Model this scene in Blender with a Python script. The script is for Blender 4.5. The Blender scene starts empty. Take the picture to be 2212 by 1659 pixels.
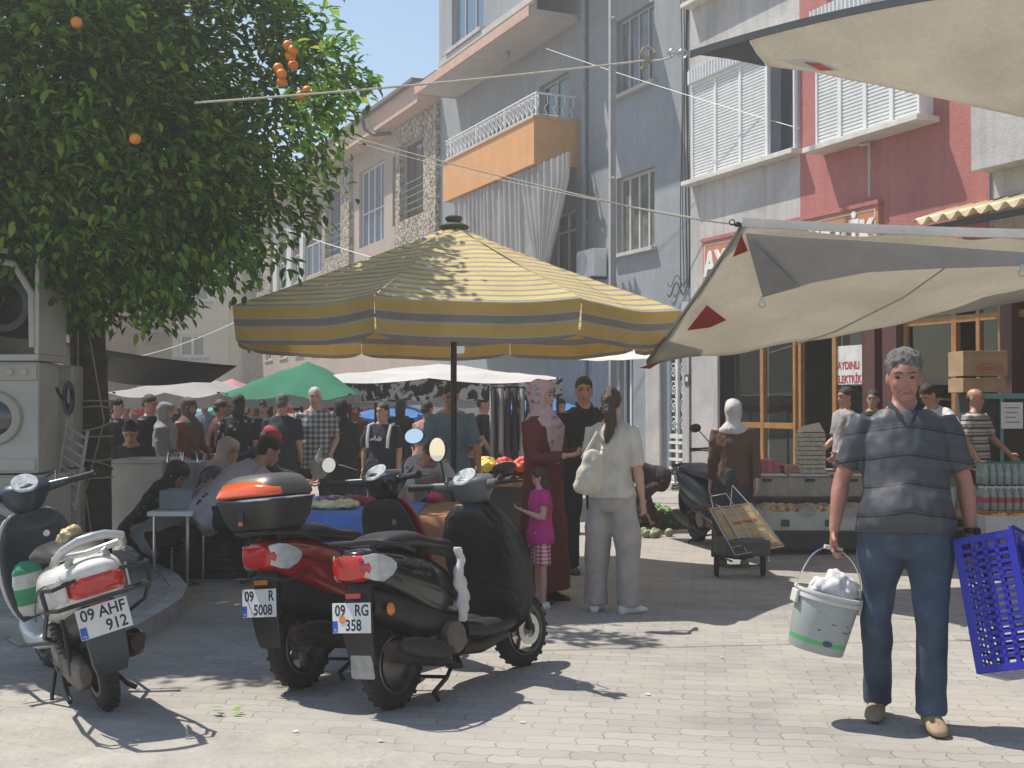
import bpy, bmesh, math, random
from mathutils import Vector as V, Matrix, noise
random.seed(7)
S = bpy.context.scene
C = S.collection
R = math.radians
# ---------------------------------------------------------------- camera, sky, sun, exposure
CAMH = 1.48; FPX = 2650.0; CX = 1106.0; CY = 829.5; PIT = math.atan((876-CY)/FPX)
cd = bpy.data.cameras.new("camera"); cam = bpy.data.objects.new("camera", cd); C.objects.link(cam)
cam.location = (0, 0, CAMH); cam.rotation_euler = (math.pi/2+PIT, 0, 0)
cd.sensor_width = 36; cd.lens = 36*FPX/2212; cd.clip_end = 2000; cd.clip_start = .05
S.camera = cam
SUN_EL, SUN_ROT = R(61.5), R(-64)
w = bpy.data.worlds.new("World"); S.world = w; w.use_nodes = True
wt = w.node_tree; bg = wt.nodes['Background']
sky = wt.nodes.new('ShaderNodeTexSky'); sky.sky_type = 'NISHITA'; sky.sun_disc = False
sky.sun_elevation = SUN_EL; sky.sun_rotation = SUN_ROT; sky.air_density = 1.3; sky.dust_density = .2; sky.ozone_density = 1.5
wt.links.new(sky.outputs[0], bg.inputs[0]); bg.inputs[1].default_value = .105
sl = bpy.data.lights.new("sun", 'SUN'); so = bpy.data.objects.new("sun", sl); C.objects.link(so)
sl.energy = 4.6; sl.angle = R(.55); sl.color = (1, .93, .82)
sdir = V((math.sin(SUN_ROT)*math.cos(SUN_EL), math.cos(SUN_ROT)*math.cos(SUN_EL), math.sin(SUN_EL)))
so.rotation_euler = sdir.to_track_quat('Z', 'Y').to_euler()
S.view_settings.view_transform = 'Standard'; S.view_settings.look = 'None'
S.view_settings.exposure = .50; S.view_settings.gamma = 1; S.view_settings.use_curve_mapping = False
S.cycles.max_bounces = 6; S.cycles.transparent_max_bounces = 12

# ---------------------------------------------------------------- measuring helpers (survey of the street)
def ray(px, py):
    xc = (px-CX)/FPX; zc = (CY-py)/FPX
    return V((xc, math.cos(PIT)-zc*math.sin(PIT), math.sin(PIT)+zc*math.cos(PIT)))
def at(px, py, Y):
    d = ray(px, py); return V((0, 0, CAMH))+d*(Y/d.y)
def gnd(px, py, z=0.0):
    d = ray(px, py); return V((0, 0, CAMH))+d*((z-CAMH)/d.z)
FA = math.atan(.444); FC, FS = math.cos(FA), math.sin(FA)
FU = V((-FS, FC, 0)); FN = V((-FC, -FS, 0)); FB = V((12.65, 0, 0))
def FP(s, o, z): return FB+FU*s+FN*o+V((0, 0, z))
def fac(px, py, o=0.0):
    d = ray(px, py); c = V((0, 0, CAMH)); t = ((FB-c).dot(FN)+o)/d.dot(FN); p = c+d*t
    return (p-FB).dot(FU), p.z

# ---------------------------------------------------------------- object helpers
def link(o, parent=None):
    C.objects.link(o)
    if parent: o.parent = parent
    return o
def tag(o, label=None, cat=None, group=None, kind=None):
    if label: o['label'] = label
    if cat: o['category'] = cat
    if group: o['group'] = group
    if kind: o['kind'] = kind
    return o
def thing(name, label, cat, loc=(0, 0, 0), rz=0, group=None, rx=0, ry=0):
    o = bpy.data.objects.new(name, None); C.objects.link(o)
    o.empty_display_size = .1; o.location = loc; o.rotation_euler = (rx, ry, rz)
    return tag(o, label, cat, group)
def rootinv(o):
    while o.parent: o = o.parent
    return (Matrix.Translation(o.location) @ o.rotation_euler.to_matrix().to_4x4()).inverted()
POST = []
class MB:
    def __init__(s): s.v = []; s.f = []; s.uv = []
    def add(s, vs, fs):
        n = len(s.v); s.v += [tuple(v) for v in vs]; s.f += [tuple(i+n for i in f) for f in fs]; return s
    def box(s, a, b):
        x0, y0, z0 = a; x1, y1, z1 = b
        return s.add([(x0,y0,z0),(x1,y0,z0),(x1,y1,z0),(x0,y1,z0),(x0,y0,z1),(x1,y0,z1),(x1,y1,z1),(x0,y1,z1)],
                     [(3,2,1,0),(4,5,6,7),(0,1,5,4),(1,2,6,5),(2,3,7,6),(3,0,4,7)])
    def obox(s, c, X, Y, Z):
        c, X, Y, Z = V(c), V(X), V(Y), V(Z)
        q = [c+X*a+Y*b+Z*d for d in (-1, 1) for a, b in ((-1,-1),(1,-1),(1,1),(-1,1))]
        return s.add(q, [(3,2,1,0),(4,5,6,7),(0,1,5,4),(1,2,6,5),(2,3,7,6),(3,0,4,7)])
    def fbox(s, s0, s1, o0, o1, z0, z1):
        q = [FP(a, b, z) for z in (z0, z1) for a, b in ((s0,o0),(s1,o0),(s1,o1),(s0,o1))]
        return s.add(q, [(3,2,1,0),(4,5,6,7),(0,1,5,4),(1,2,6,5),(2,3,7,6),(3,0,4,7)])
    def quad(s, a, b, c, d): return s.add([a, b, c, d], [(0,1,2,3)])
    def loft(s, rings, cap=True, closed=True):
        n = len(rings[0]); vs = [p for r in rings for p in r]; fs = []
        for i in range(len(rings)-1):
            for j in range(n if closed else n-1):
                k = (j+1) % n; fs.append((i*n+j, i*n+k, (i+1)*n+k, (i+1)*n+j))
        if cap: fs.append(tuple(range(n-1, -1, -1))); fs.append(tuple((len(rings)-1)*n+j for j in range(n)))
        return s.add(vs, fs)
    def tube(s, pts, r, seg=8, flat=None):
        pts = [V(p) for p in pts]; n = len(pts)
        rr = r if isinstance(r, (list, tuple)) else [r]*n
        t0 = (pts[1]-pts[0]).normalized(); a = V((0,0,1)) if abs(t0.z) < .9 else V((1,0,0))
        u = t0.cross(a).normalized(); rings = []
        for i, p in enumerate(pts):
            t = (pts[min(i+1, n-1)]-pts[max(i-1, 0)]).normalized()
            u = (u-t*u.dot(t)).normalized(); w_ = t.cross(u)
            rings.append([p+(u*math.cos(6.2832*k/seg)+w_*math.sin(6.2832*k/seg))*rr[i] for k in range(seg)])
        return s.loft(rings)
    def ell(s, c, r, X=(1,0,0), Y=(0,1,0), Z=(0,0,1), seg=12, n=8):
        c, X, Y, Z = V(c), V(X)*r[0], V(Y)*r[1], V(Z)*r[2]
        return s.loft([[c+Z*(-math.cos(math.pi*i/n))+(X*math.cos(6.2832*k/seg)+Y*math.sin(6.2832*k/seg))*max(math.sin(math.pi*i/n), .02)
                       for k in range(seg)] for i in range(n+1)])
    def lathe(s, c, axis, prof, seg=20, cap=True):
        c = V(c); ax = V(axis).normalized(); a = V((0,0,1)) if abs(ax.z) < .9 else V((1,0,0))
        u = ax.cross(a).normalized(); w_ = ax.cross(u)
        return s.loft([[c+ax*h+(u*math.cos(6.2832*k/seg)+w_*math.sin(6.2832*k/seg))*r for k in range(seg)] for r, h in prof], cap)
    def torus(s, c, axis, R0, r, seg=32, q=10, sy=1.0):
        c = V(c); ax = V(axis).normalized(); a = V((0,0,1)) if abs(ax.z) < .9 else V((1,0,0))
        u = ax.cross(a).normalized(); w_ = ax.cross(u); vs = []; fs = []
        for i in range(seg):
            d = u*math.cos(6.2832*i/seg)+w_*math.sin(6.2832*i/seg)
            for j in range(q):
                b = 6.2832*j/q; vs.append(c+d*(R0+r*math.cos(b))+ax*(r*sy*math.sin(b)))
        for i in range(seg):
            for j in range(q):
                fs.append((i*q+j, ((i+1) % seg)*q+j, ((i+1) % seg)*q+(j+1) % q, i*q+(j+1) % q))
        return s.add(vs, fs)
    def build(s, name, m=None, parent=None, smooth=False, world=False, bevel=0, vox=0, noise_=None, sub=0, solid=0, smit=4, ang=35):
        me = bpy.data.meshes.new(name)
        me.from_pydata([tuple(v) for v in s.v], [], s.f)
        if world and parent is not None: me.transform(rootinv(parent))
        if s.uv:
            l = me.uv_layers.new(name='UVMap')
            for i, lp in enumerate(me.loops): l.data[i].uv = s.uv[lp.vertex_index]
        if m: me.materials.append(m)
        if smooth or vox:
            for p in me.polygons: p.use_smooth = True
            if not vox: me.set_sharp_from_angle(angle=R(ang))
        o = link(bpy.data.objects.new(name, me), parent)
        if bevel:
            b = o.modifiers.new('bevel', 'BEVEL'); b.width = bevel; b.segments = 2; b.limit_method = 'ANGLE'; b.angle_limit = R(40)
        if solid:
            b = o.modifiers.new('solid', 'SOLIDIFY'); b.thickness = solid
        if sub:
            b = o.modifiers.new('sub', 'SUBSURF'); b.levels = sub; b.render_levels = sub
        if vox:
            b = o.modifiers.new('rm', 'REMESH'); b.mode = 'VOXEL'; b.voxel_size = vox; b.use_smooth_shade = True
            b = o.modifiers.new('sm', 'SMOOTH'); b.factor = .5; b.iterations = smit
            POST.append((o, noise_))
        return o
def finish():
    dg = bpy.context.evaluated_depsgraph_get(); dg.update()
    res = [(o, nz, bpy.data.meshes.new_from_object(o.evaluated_get(dg))) for o, nz in POST]
    for o, nz, me in res:
        m = o.data.materials[0] if len(o.data.materials) else None
        o.modifiers.clear(); me.name = o.name; o.data = me
        me.materials.clear(); me.materials.append(m)
        if nz:
            amp, fr = nz; ns = [v.normal.copy() for v in me.vertices]; off = V((random.random()*9, random.random()*9, 0))
            for v, n_ in zip(me.vertices, ns):
                c = v.co; q = V((c.x*fr, c.y*fr, c.z*fr*.75))+off
                a = noise.noise(q)+.5*noise.noise(q*2.3)
                v.co = c+n_*(amp*a)
        for p in me.polygons: p.use_smooth = True

def text(st, size, m, parent, mw, name='lettering', ext=.0015, off=0, align='CENTER', sx=1):
    cu = bpy.data.curves.new('t', 'FONT'); cu.body = st; cu.size = size; cu.extrude = ext; cu.offset = off; cu.align_x = align; cu.align_y = 'CENTER'; cu.resolution_u = 3
    t = bpy.data.objects.new('t', cu); C.objects.link(t)
    me = bpy.data.meshes.new_from_object(t.evaluated_get(bpy.context.evaluated_depsgraph_get()))
    bpy.data.objects.remove(t); me.transform(mw @ Matrix.Diagonal((sx, 1, 1, 1)))
    me.materials.clear(); me.materials.append(m)
    return link(bpy.data.objects.new(name, me), parent)
def frame(o, X, Y):     # matrix with local X, Y directions at o
    X = V(X).normalized(); Y = V(Y); Y = (Y-X*Y.dot(X)).normalized(); Z = X.cross(Y); m = Matrix.Identity(4)
    for i in range(3): m[i][0] = X[i]; m[i][1] = Y[i]; m[i][2] = Z[i]; m[i][3] = o[i]
    return m

# ---------------------------------------------------------------- materials
MC = {}
class NT:
    def __init__(s, m): s.t = m.node_tree; s.n = s.t.nodes; s.b = s.n['Principled BSDF']; s.out = s.n['Material Output']
    def new(s, ty, **k):
        n = s.n.new(ty)
        for a, b in k.items(): setattr(n, a, b)
        return n
    def lk(s, a, b): s.t.links.new(a, b)
    def math(s, op, a, b=None, c=None):
        n = s.new('ShaderNodeMath', operation=op)
        for i, q in enumerate((a, b, c)):
            if q is None: continue
            if isinstance(q, (int, float)): n.inputs[i].default_value = q
            else: s.lk(q, n.inputs[i])
        return n.outputs[0]
    def mix(s, f, a, b, mode='MIX'):
        n = s.new('ShaderNodeMix', data_type='RGBA', blend_type=mode)
        for i, q in ((0, f), (6, a), (7, b)):
            if isinstance(q, (int, float)): n.inputs[i].default_value = q
            elif isinstance(q, (tuple, list)): n.inputs[i].default_value = (*q[:3], 1)
            else: s.lk(q, n.inputs[i])
        return n.outputs[2]
    def noise(s, co, sc, det=4, ro=.55, dist=0):
        n = s.new('ShaderNodeTexNoise'); n.inputs['Scale'].default_value = sc; n.inputs['Detail'].default_value = det
        n.inputs['Roughness'].default_value = ro; n.inputs['Distortion'].default_value = dist; s.lk(co, n.inputs['Vector']); return n.outputs[0]
    def ramp(s, f, st):
        n = s.new('ShaderNodeValToRGB'); e = n.color_ramp.elements
        while len(e) < len(st): e.new(.5)
        for i, (p, c) in enumerate(st): e[i].position = p; e[i].color = (*c, 1) if isinstance(c, tuple) else (c, c, c, 1)
        s.lk(f, n.inputs[0]); return n.outputs[0]
    def step(s, f, a, b):
        n = s.new('ShaderNodeMapRange'); n.inputs[1].default_value = a; n.inputs[2].default_value = b; s.lk(f, n.inputs[0]); return n.outputs[0]
def mat(name, col=(.5,.5,.5), rough=.65, metal=0, var=.14, vs=5, bump=.12, bs=50, trans=0, coat=0, pat=None, spec=.5, co='Object', bd=.004, alpha=None, emis=0):
    if name in MC: return MC[name]
    m = bpy.data.materials.new(name); m.use_nodes = True; MC[name] = m; t = NT(m)
    tc = t.new('ShaderNodeTexCoord'); o = tc.outputs[co]
    b = t.b; b.inputs['Roughness'].default_value = rough; b.inputs['Metallic'].default_value = metal
    b.inputs['Specular IOR Level'].default_value = spec; b.inputs['Coat Weight'].default_value = coat
    base = pat(t, o) if pat else tuple(col)
    if var:
        f = t.noise(o, vs, 5, .6); k = t.ramp(f, [(.3, 1-var), (.7, 1+var)])
        base = t.mix(1.0, base if not isinstance(base, tuple) else base, k, 'MULTIPLY')
        rr = t.step(f, .2, .8); t.lk(t.math('MULTIPLY_ADD', rr, .16*rough, rough*.92), b.inputs['Roughness'])
    if isinstance(base, tuple): b.inputs['Base Color'].default_value = (*base, 1)
    else: t.lk(base, b.inputs['Base Color'])
    if bump:
        bn = t.new('ShaderNodeBump'); bn.inputs['Strength'].default_value = bump; bn.inputs['Distance'].default_value = bd
        t.lk(t.noise(o, bs, 4, .6), bn.inputs['Height']); t.lk(bn.outputs[0], b.inputs['Normal'])
    if emis: b.inputs['Emission Strength'].default_value = emis; b.inputs['Emission Color'].default_value = (*col, 1)
    if trans:
        tr = t.new('ShaderNodeBsdfTranslucent'); ms = t.new('ShaderNodeMixShader'); ms.inputs[0].default_value = trans
        if isinstance(base, tuple): tr.inputs[0].default_value = (*base, 1)
        else: t.lk(base, tr.inputs[0])
        t.lk(b.outputs[0], ms.inputs[1]); t.lk(tr.outputs[0], ms.inputs[2]); t.lk(ms.outputs[0], t.out.inputs[0])
    return m
def sepz(t, o, ax=2):
    s_ = t.new('ShaderNodeSeparateXYZ'); t.lk(o, s_.inputs[0]); return s_.outputs[ax]
def p_stripes(per, stops, ax=2):     # colour bands along an axis; stops: (fraction, colour)
    def f(t, o):
        z = sepz(t, o, ax); fr = t.math('FRACT', t.math('DIVIDE', z, per))
        n = t.new('ShaderNodeValToRGB'); n.color_ramp.interpolation = 'CONSTANT'; e = n.color_ramp.elements
        while len(e) < len(stops): e.new(.5)
        for i, (p, c) in enumerate(stops): e[i].position = p; e[i].color = (*c, 1)
        t.lk(fr, n.inputs[0]); return n.outputs[0]
    return f
def p_check(per, a, b, c, ax=(0, 2)):
    def f(t, o):
        u = t.math('GREATER_THAN', t.math('FRACT', t.math('DIVIDE', sepz(t, o, ax[0]), per)), .5)
        v = t.math('GREATER_THAN', t.math('FRACT', t.math('DIVIDE', sepz(t, o, ax[1]), per)), .5)
        return t.mix(v, t.mix(u, a, b), t.mix(u, b, c))
    return f
def p_floral(sc, base, cols, thr=.42):
    def f(t, o):
        n = t.new('ShaderNodeTexVoronoi'); n.inputs['Scale'].default_value = sc; n.inputs['Randomness'].default_value = 1; 
        d = t.noise(o, sc*.9, 3, .6, 1.2); ad = t.new('ShaderNodeVectorMath', operation='ADD'); t.lk(o, ad.inputs[0])
        cm = t.new('ShaderNodeCombineXYZ'); q = t.math('MULTIPLY', d, .12); t.lk(q, cm.inputs[0]); t.lk(q, cm.inputs[1]); t.lk(cm.outputs[0], ad.inputs[1])
        t.lk(ad.outputs[0], n.inputs['Vector'])
        sp = t.new('ShaderNodeSeparateColor'); t.lk(n.outputs['Color'], sp.inputs[0])
        st = [(i/len(cols), c) for i, c in enumerate(cols)]
        r = t.new('ShaderNodeValToRGB'); r.color_ramp.interpolation = 'CONSTANT'; e = r.color_ramp.elements
        while len(e) < len(st): e.new(.5)
        for i, (p, c) in enumerate(st): e[i].position = p; e[i].color = (*c, 1)
        t.lk(sp.outputs[0], r.inputs[0])
        return t.mix(t.math('LESS_THAN', n.outputs['Distance'], thr), base, r.outputs[0])
    return f
# ---------------------------------------------------------------- people
M_SKIN = mat('skin', (.42,.22,.15), .5, var=.12, vs=14, bump=.1, bs=120, bd=.002)
M_SKIN2 = mat('skin_light', (.52,.30,.22), .5, var=.1, vs=14, bump=.1, bs=120, bd=.002)
M_SKIN3 = mat('skin_ruddy', (.36,.165,.12), .5, var=.22, vs=9, bump=.2, bs=140, bd=.003)
M_HAIR = mat('hair_dark', (.022,.017,.014), .5, var=.5, vs=30, bump=1, bs=150, bd=.01)
M_HAIRG = mat('hair_grey', (.13,.125,.12), .6, var=.8, vs=26, bump=1, bs=110, bd=.015)
M_HAIRW = mat('hair_white', (.55,.53,.50), .6, var=.4, vs=26, bump=1, bs=110, bd=.01)
M_HAIRB = mat('hair_brown', (.06,.035,.022), .45, var=.5, vs=25, bump=1, bs=90, bd=.012)
M_EYE = mat('eye_dark', (.02,.015,.012), .25, var=0, bump=0)
M_LIP = mat('lip', (.28,.09,.08), .5, var=.1, bump=0)
M_SHOE = mat('shoe_black', (.02,.02,.022), .45)
M_SHOEW = mat('shoe_white', (.75,.75,.76), .5)
M_BROWS = mat('brow_hair', (.05,.04,.035), .7, bump=0)
TOR = [(-.14,.125,.095,0),(-.08,.16,.115,.005),(0,.168,.125,.005),(.08,.155,.115,0),(.16,.145,.105,0),(.26,.158,.115,0),(.36,.175,.122,.002),
       (.44,.185,.118,.004),(.50,.175,.10,.006),(.545,.125,.08,.008),(.575,.072,.066,.005),(.61,.058,.058,0),(.68,.055,.056,-.012)]
def lerp(a, b, f): return a+(b-a)*f
def tprof(h):
    for i in range(len(TOR)-1):
        if h <= TOR[i+1][0]:
            f = max(0, (h-TOR[i][0])/(TOR[i+1][0]-TOR[i][0])); return [lerp(TOR[i][k], TOR[i+1][k], f) for k in (1, 2, 3)]
    return list(TOR[-1][1:])
def person(loc, H, rz, label, group=None, lean=0, slean=0, twist=0, hip=None, armL=None, armR=None, legL=None, legR=None, feet=(0, 0),
           head=(0, 0), fat=1.0, belly=0.0, skin=None, hair='short', hm=None, top=None, sleeve=.8, hem=.12, bottom=None, kind='trousers', wide=1.0,
           shoes=None, scarf=None, coat=None, vox=.014, curl=(35, 35), cap=None, face=True, collar=None, nz=.012, belt=None, name='person', hemz=.1, footz=None):
    s = H/1.75; t_ = thing(name, label, 'person', loc, rz, group); skin = skin or M_SKIN; hm = hm or M_HAIR
    RT = Matrix.Rotation(R(twist), 3, 'Z') @ Matrix.Rotation(R(slean), 3, 'Y') @ Matrix.Rotation(R(lean), 3, 'X')
    X, Y, Z = RT @ V((1,0,0)), RT @ V((0,1,0)), RT @ V((0,0,1))
    hipz = (hip if hip is not None else .93)*(1 if hip is not None else s); hp = V((0, 0, hipz))
    def tp(h): return hp+Z*h*s
    def torso(mb, inf, h0, h1, bell=0, n=14, seg=20, flare=0):
        rings = []
        for i in range(n+1):
            h = lerp(h0, h1, i/n); rx, ry, of = tprof(h); k = fat if h < .36 else lerp(fat, 1, min(1, (h-.36)/.10))
            rx, ry = rx*k*s+inf, ry*(1+(k-1)*1.2)*s+inf; b = bell*math.exp(-((h-.10)/.15)**2)*s
            if flare and h < .2: rx += flare*(.2-h); ry += flare*(.2-h)
            c = tp(h)-Y*(of*s+b*.55)
            rings.append([c+X*(rx+b*.3)*math.copysign(abs(math.cos(a))**.9, math.cos(a))+Y*(ry+b*.6)*math.sin(a) for a in [6.28318*k_/seg for k_ in range(seg)]])
        mb.loft(rings)
    sh = {}; J = {}
    armL = armL or ((.16,0,-1), (.04,-.12,-1)); armR = armR or ((-.16,0,-1), (-.04,-.12,-1))
    legL = legL or ((.03,0,-1), (0,.02,-1)); legR = legR or ((-.03,0,-1), (0,.02,-1))
    sw = .168*(1+(fat-1)*.45)*s
    for sd, arm in ((1, armL), (-1, armR)):
        p0 = tp(.485)+X*sd*sw; u = V(arm[0]).normalized(); f = V(arm[1]).normalized()
        p1 = p0+u*.285*s; p2 = p1+f*.25*s; hd = V(arm[2]).normalized() if len(arm) > 2 else f
        J[sd] = (p0, p1, p2, u, f, hd)
    L = {}
    for sd, leg in ((1, legL), (-1, legR)):
        p0 = hp+X*sd*.088*fat*s-Z*.03*s; u = V(leg[0]).normalized(); f = V(leg[1]).normalized()
        p1 = p0+u*.42*s; p2 = p1+f*.41*s; L[sd] = (p0, p1, p2)
    # head frame
    RH = Matrix.Rotation(R(twist+head[0]), 3, 'Z') @ Matrix.Rotation(R(slean*.4), 3, 'Y') @ Matrix.Rotation(R(lean*.5+head[1]), 3, 'X')
    hx, hy, hz = RH @ V((1,0,0)), RH @ V((0,1,0)), RH @ V((0,0,1))
    hb = tp(.655)+Y*.008*s-hz*.055*s
    def hpnt(x, y, z): return hb+hx*x*s+hy*y*s+hz*z*s
    HD = [(0,.030,.028,-.055),(.02,.047,.052,-.036),(.05,.060,.072,-.018),(.09,.068,.086,-.006),(.125,.073,.094,0),(.16,.073,.096,.004),(.19,.064,.084,.008),(.212,.044,.058,.010),(.226,.015,.02,.010)]
    def ring(h, rx, ry, off, k=0, seg=18): return [hpnt((rx+k)*math.cos(a), off+(ry+k)*math.sin(a), h) for a in [6.28318*i/seg for i in range(seg)]]
    b = MB(); torso(b, -.012, -.14, .67, belly*.9)
    b.tube([tp(.53), tp(.60)+Y*.005*s, hpnt(0,.015,.05), hpnt(0,.015,.10)], [.058*s*(1+(fat-1)*.6), .052*s*(1+(fat-1)*.8), .052*s, .05*s], 12)
    b.loft([ring(*q) for q in HD])
    if face:
        b.loft([[hpnt(x*w_, y, z) for x, y in ((-1,-.055),(-.6,-.088-d),(0,-.091-d*1.6),(.6,-.088-d),(1,-.055),(0,-.04))] for z, w_, d in ((.052,.010,.002),(.066,.017,.018),(.085,.012,.014),(.11,.009,.006),(.122,.008,0))])
        b.ell(hpnt(0,-.078,.135), (.052*s,.022*s,.014*s), hx, hy, hz)
        for q in (-1, 1):
            b.ell(hpnt(q*.036,-.062,.083), (.022*s,.022*s,.02*s), hx, hy, hz)
            b.ell(hpnt(q*.076,.008,.10), (.010*s,.02*s,.032*s), hx, hy, hz)
        b.ell(hpnt(0,-.077,.040), (.028*s,.016*s,.012*s), hx, hy, hz); b.ell(hpnt(0,-.072,.012), (.024*s,.018*s,.016*s), hx, hy, hz)
    for sd in (1, -1):
        p0, p1, p2, u, f, hd = J[sd]
        b.tube([p0-u*.02*s+Z*.01*s, p0+u*.05*s, p0+u*.16*s, p1, p1+f*.06*s, p1+f*.16*s, p2], [.05*s,.052*s,.047*s,.039*s,.043*s,.034*s,.026*s], 12)
        # hand: palm, four fingers, thumb
        inn = V((-sd, -.15, 0)) if abs(hd.z) > .5 else V((0, .1, 1)); inn = (inn-hd*inn.dot(hd)).normalized()
        th = V((0,-1,0)) if abs(hd.z) > .5 else V((-sd*1.0,0,.2)); th = (th-hd*th.dot(hd)-inn*th.dot(inn)).normalized()
        hs = s*1.05; pc = p2+hd*.05*hs
        b.ell(pc, (.052*hs,.040*hs,.018*hs), hd, th, inn, 12, 8); b.ell(p2+hd*.005, (.034*s,.027*s,.021*s), hd, th, inn, 10, 6)
        cu = R(curl[0 if sd == 1 else 1])
        for k, (off, ln) in enumerate(((.031,.072),(.011,.080),(-.010,.075),(-.029,.060))):
            q = pc+hd*.04*hs+th*off*hs; pts = [q]; ang = cu*.35
            for m_ in range(3):
                d_ = hd*math.cos(ang)+inn*math.sin(ang); q = q+d_*ln*hs*(.45,.31,.26)[m_]; pts.append(q); ang += cu*1.05
            b.tube(pts, [.0105*hs,.0098*hs,.009*hs,.0075*hs], 8); b.ell(pts[-1], (.0078*hs,)*3, seg=8, n=6)
        q0 = pc-hd*.025*hs+th*.03*hs; b.tube([q0, q0+(th*.8+hd*.6+inn*.3).normalized()*.035*hs, q0+(th*.55+hd+inn*.5).normalized()*.068*hs], [.014*hs,.012*hs,.009*hs], 8)
    for sd in (1, -1):
        p0, p1, p2 = L[sd]
        b.tube([p0, lerp(p0,p1,.5), p1, lerp(p1,p2,.3), lerp(p1,p2,.75), p2], [.082*s,.068*s,.052*s,.052*s,.036*s,.034*s], 12)
        fy = Matrix.Rotation(R(feet[0 if sd == 1 else 1]), 3, 'Z') @ V((0,-1,0))
        b.ell(p2+fy*.06*s-V((0,0,.045*s)), (.035*s,.105*s,.03*s), fy.cross(V((0,0,1))), fy, (0,0,1))
    o = b.build('body', skin, t_, vox=vox if vox < .012 else vox*.9, smit=3 if vox < .01 else 2)
    if face:
        for q in (-1, 1): e = MB(); e.ell(hpnt(q*.031,-.083,.116), (.014*s,.008*s,.0065*s), hx, hy, hz, 10, 6); e.build('eye', M_EYE, t_, smooth=True)
        for q in (-1, 1): e = MB(); e.tube([hpnt(q*.012,-.1,.137), hpnt(q*.03,-.099,.143), hpnt(q*.05,-.083,.137)], [.004*s,.0055*s,.003*s], 6); e.build('eyebrow', M_BROWS if hm is not M_HAIRW else M_HAIRG, t_, smooth=True)
        e = MB(); e.tube([hpnt(-.024,-.084,.038), hpnt(-.01,-.093,.041), hpnt(.01,-.093,.041), hpnt(.024,-.084,.038)], [.003*s,.0055*s,.0055*s,.003*s], 6)
        e.build('mouth', M_LIP, t_, smooth=True)
        if vox < .009:
            for q in (-1, 1): e = MB(); e.tube([hpnt(q*.018,-.094,.062), hpnt(q*.030,-.089,.050), hpnt(q*.036,-.083,.034)], [.001*s,.0022*s,.001*s], 5); e.build('face_crease_shade', mat('crease_shade_skin', (.17,.07,.055), .6, var=0, bump=0), t_, smooth=True)  # thin dark lines paint the shade in the cheek creases
    # hair
    if hair and not scarf:
        h_ = MB()
        if hair == 'short': h_.ell(hpnt(0,.011,.156), (.080*s,.098*s,.088*s), hx, hy, hz, 20, 14); h_.ell(hpnt(0,.045,.105), (.074*s,.066*s,.06*s), hx, hy, hz, 16, 10)
        if hair == 'bald': h_.ell(hpnt(0,.035,.115), (.078*s,.078*s,.05*s), hx, hy, hz, 18, 10)
        if hair == 'curly':
            h_.ell(hpnt(0,.018,.160), (.086*s,.097*s,.084*s), hx, hy, hz, 20, 14); h_.ell(hpnt(0,.045,.105), (.078*s,.066*s,.06*s), hx, hy, hz, 16, 10)
            rr = random.Random(3)
            for k in range(190):
                a = rr.uniform(0, 6.28); e_ = rr.uniform(.15, 1.45); r_ = (.083*s,.095*s,.085*s)
                p = hpnt(0,.018,.16)+hx*r_[0]*math.cos(a)*math.cos(e_)+hy*r_[1]*math.sin(a)*math.cos(e_)+hz*r_[2]*math.sin(e_)
                h_.ell(p, (rr.uniform(.008,.016)*s,)*3, seg=8, n=6)
        if hair == 'pony':
            h_.ell(hpnt(0,.016,.14), (.082*s,.096*s,.095*s), hx, hy, hz, 20, 14); h_.ell(hpnt(0,.085,.20), (.05*s,.05*s,.045*s), hx, hy, hz)
            h_.tube([hpnt(0,.10,.20), hpnt(.01,.15,.15), hpnt(.0,.16,.05), hpnt(-.01,.14,-.05), hpnt(.015,.13,-.14), hpnt(.03,.12,-.21)], [.03*s,.045*s,.052*s,.048*s,.036*s,.012*s], 12)
            h_.tube([hpnt(.075,-.02,.14), hpnt(.08,0,.05), hpnt(.075,.0,-.03)], [.014*s,.012*s,.005*s], 8)
        if hair == 'long':
            h_.ell(hpnt(0,.010,.152), (.086*s,.103*s,.09*s), hx, hy, hz, 20, 14)
            h_.loft([[hpnt((w_)*math.cos(a), .03+(w_*.8)*math.sin(a), z) for a in [6.28318*i/16 for i in range(16)]] for z, w_ in ((.14,.086),(.06,.088),(0,.085),(-.06,.07),(-.1,.03))])
        if hair == 'tied':
            h_.ell(hpnt(0,.016,.145), (.086*s,.1*s,.092*s), hx, hy, hz, 20, 14); h_.ell(hpnt(0,.11,.14), (.06*s,.05*s,.06*s), hx, hy, hz)
        h_.build('hair', hm, t_, vox=min(vox,.009), noise_=(.006, 45) if hair == 'curly' else (.004, 60), smit=1)
    if cap:
        c_ = MB(); c_.ell(hpnt(0,.012,.165), (.088*s,.104*s,.072*s), hx, hy, hz, 18, 12)
        c_.loft([[hpnt(.06*x*k, -.075-y*.075, .165+z-.02*y) for x, y in ((-1,0),(-.8,.7),(0,1),(.8,.7),(1,0))] for k, z in ((1,0),(1,.008))])
        c_.build('cap', cap, t_, vox=.008, smit=2)
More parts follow.
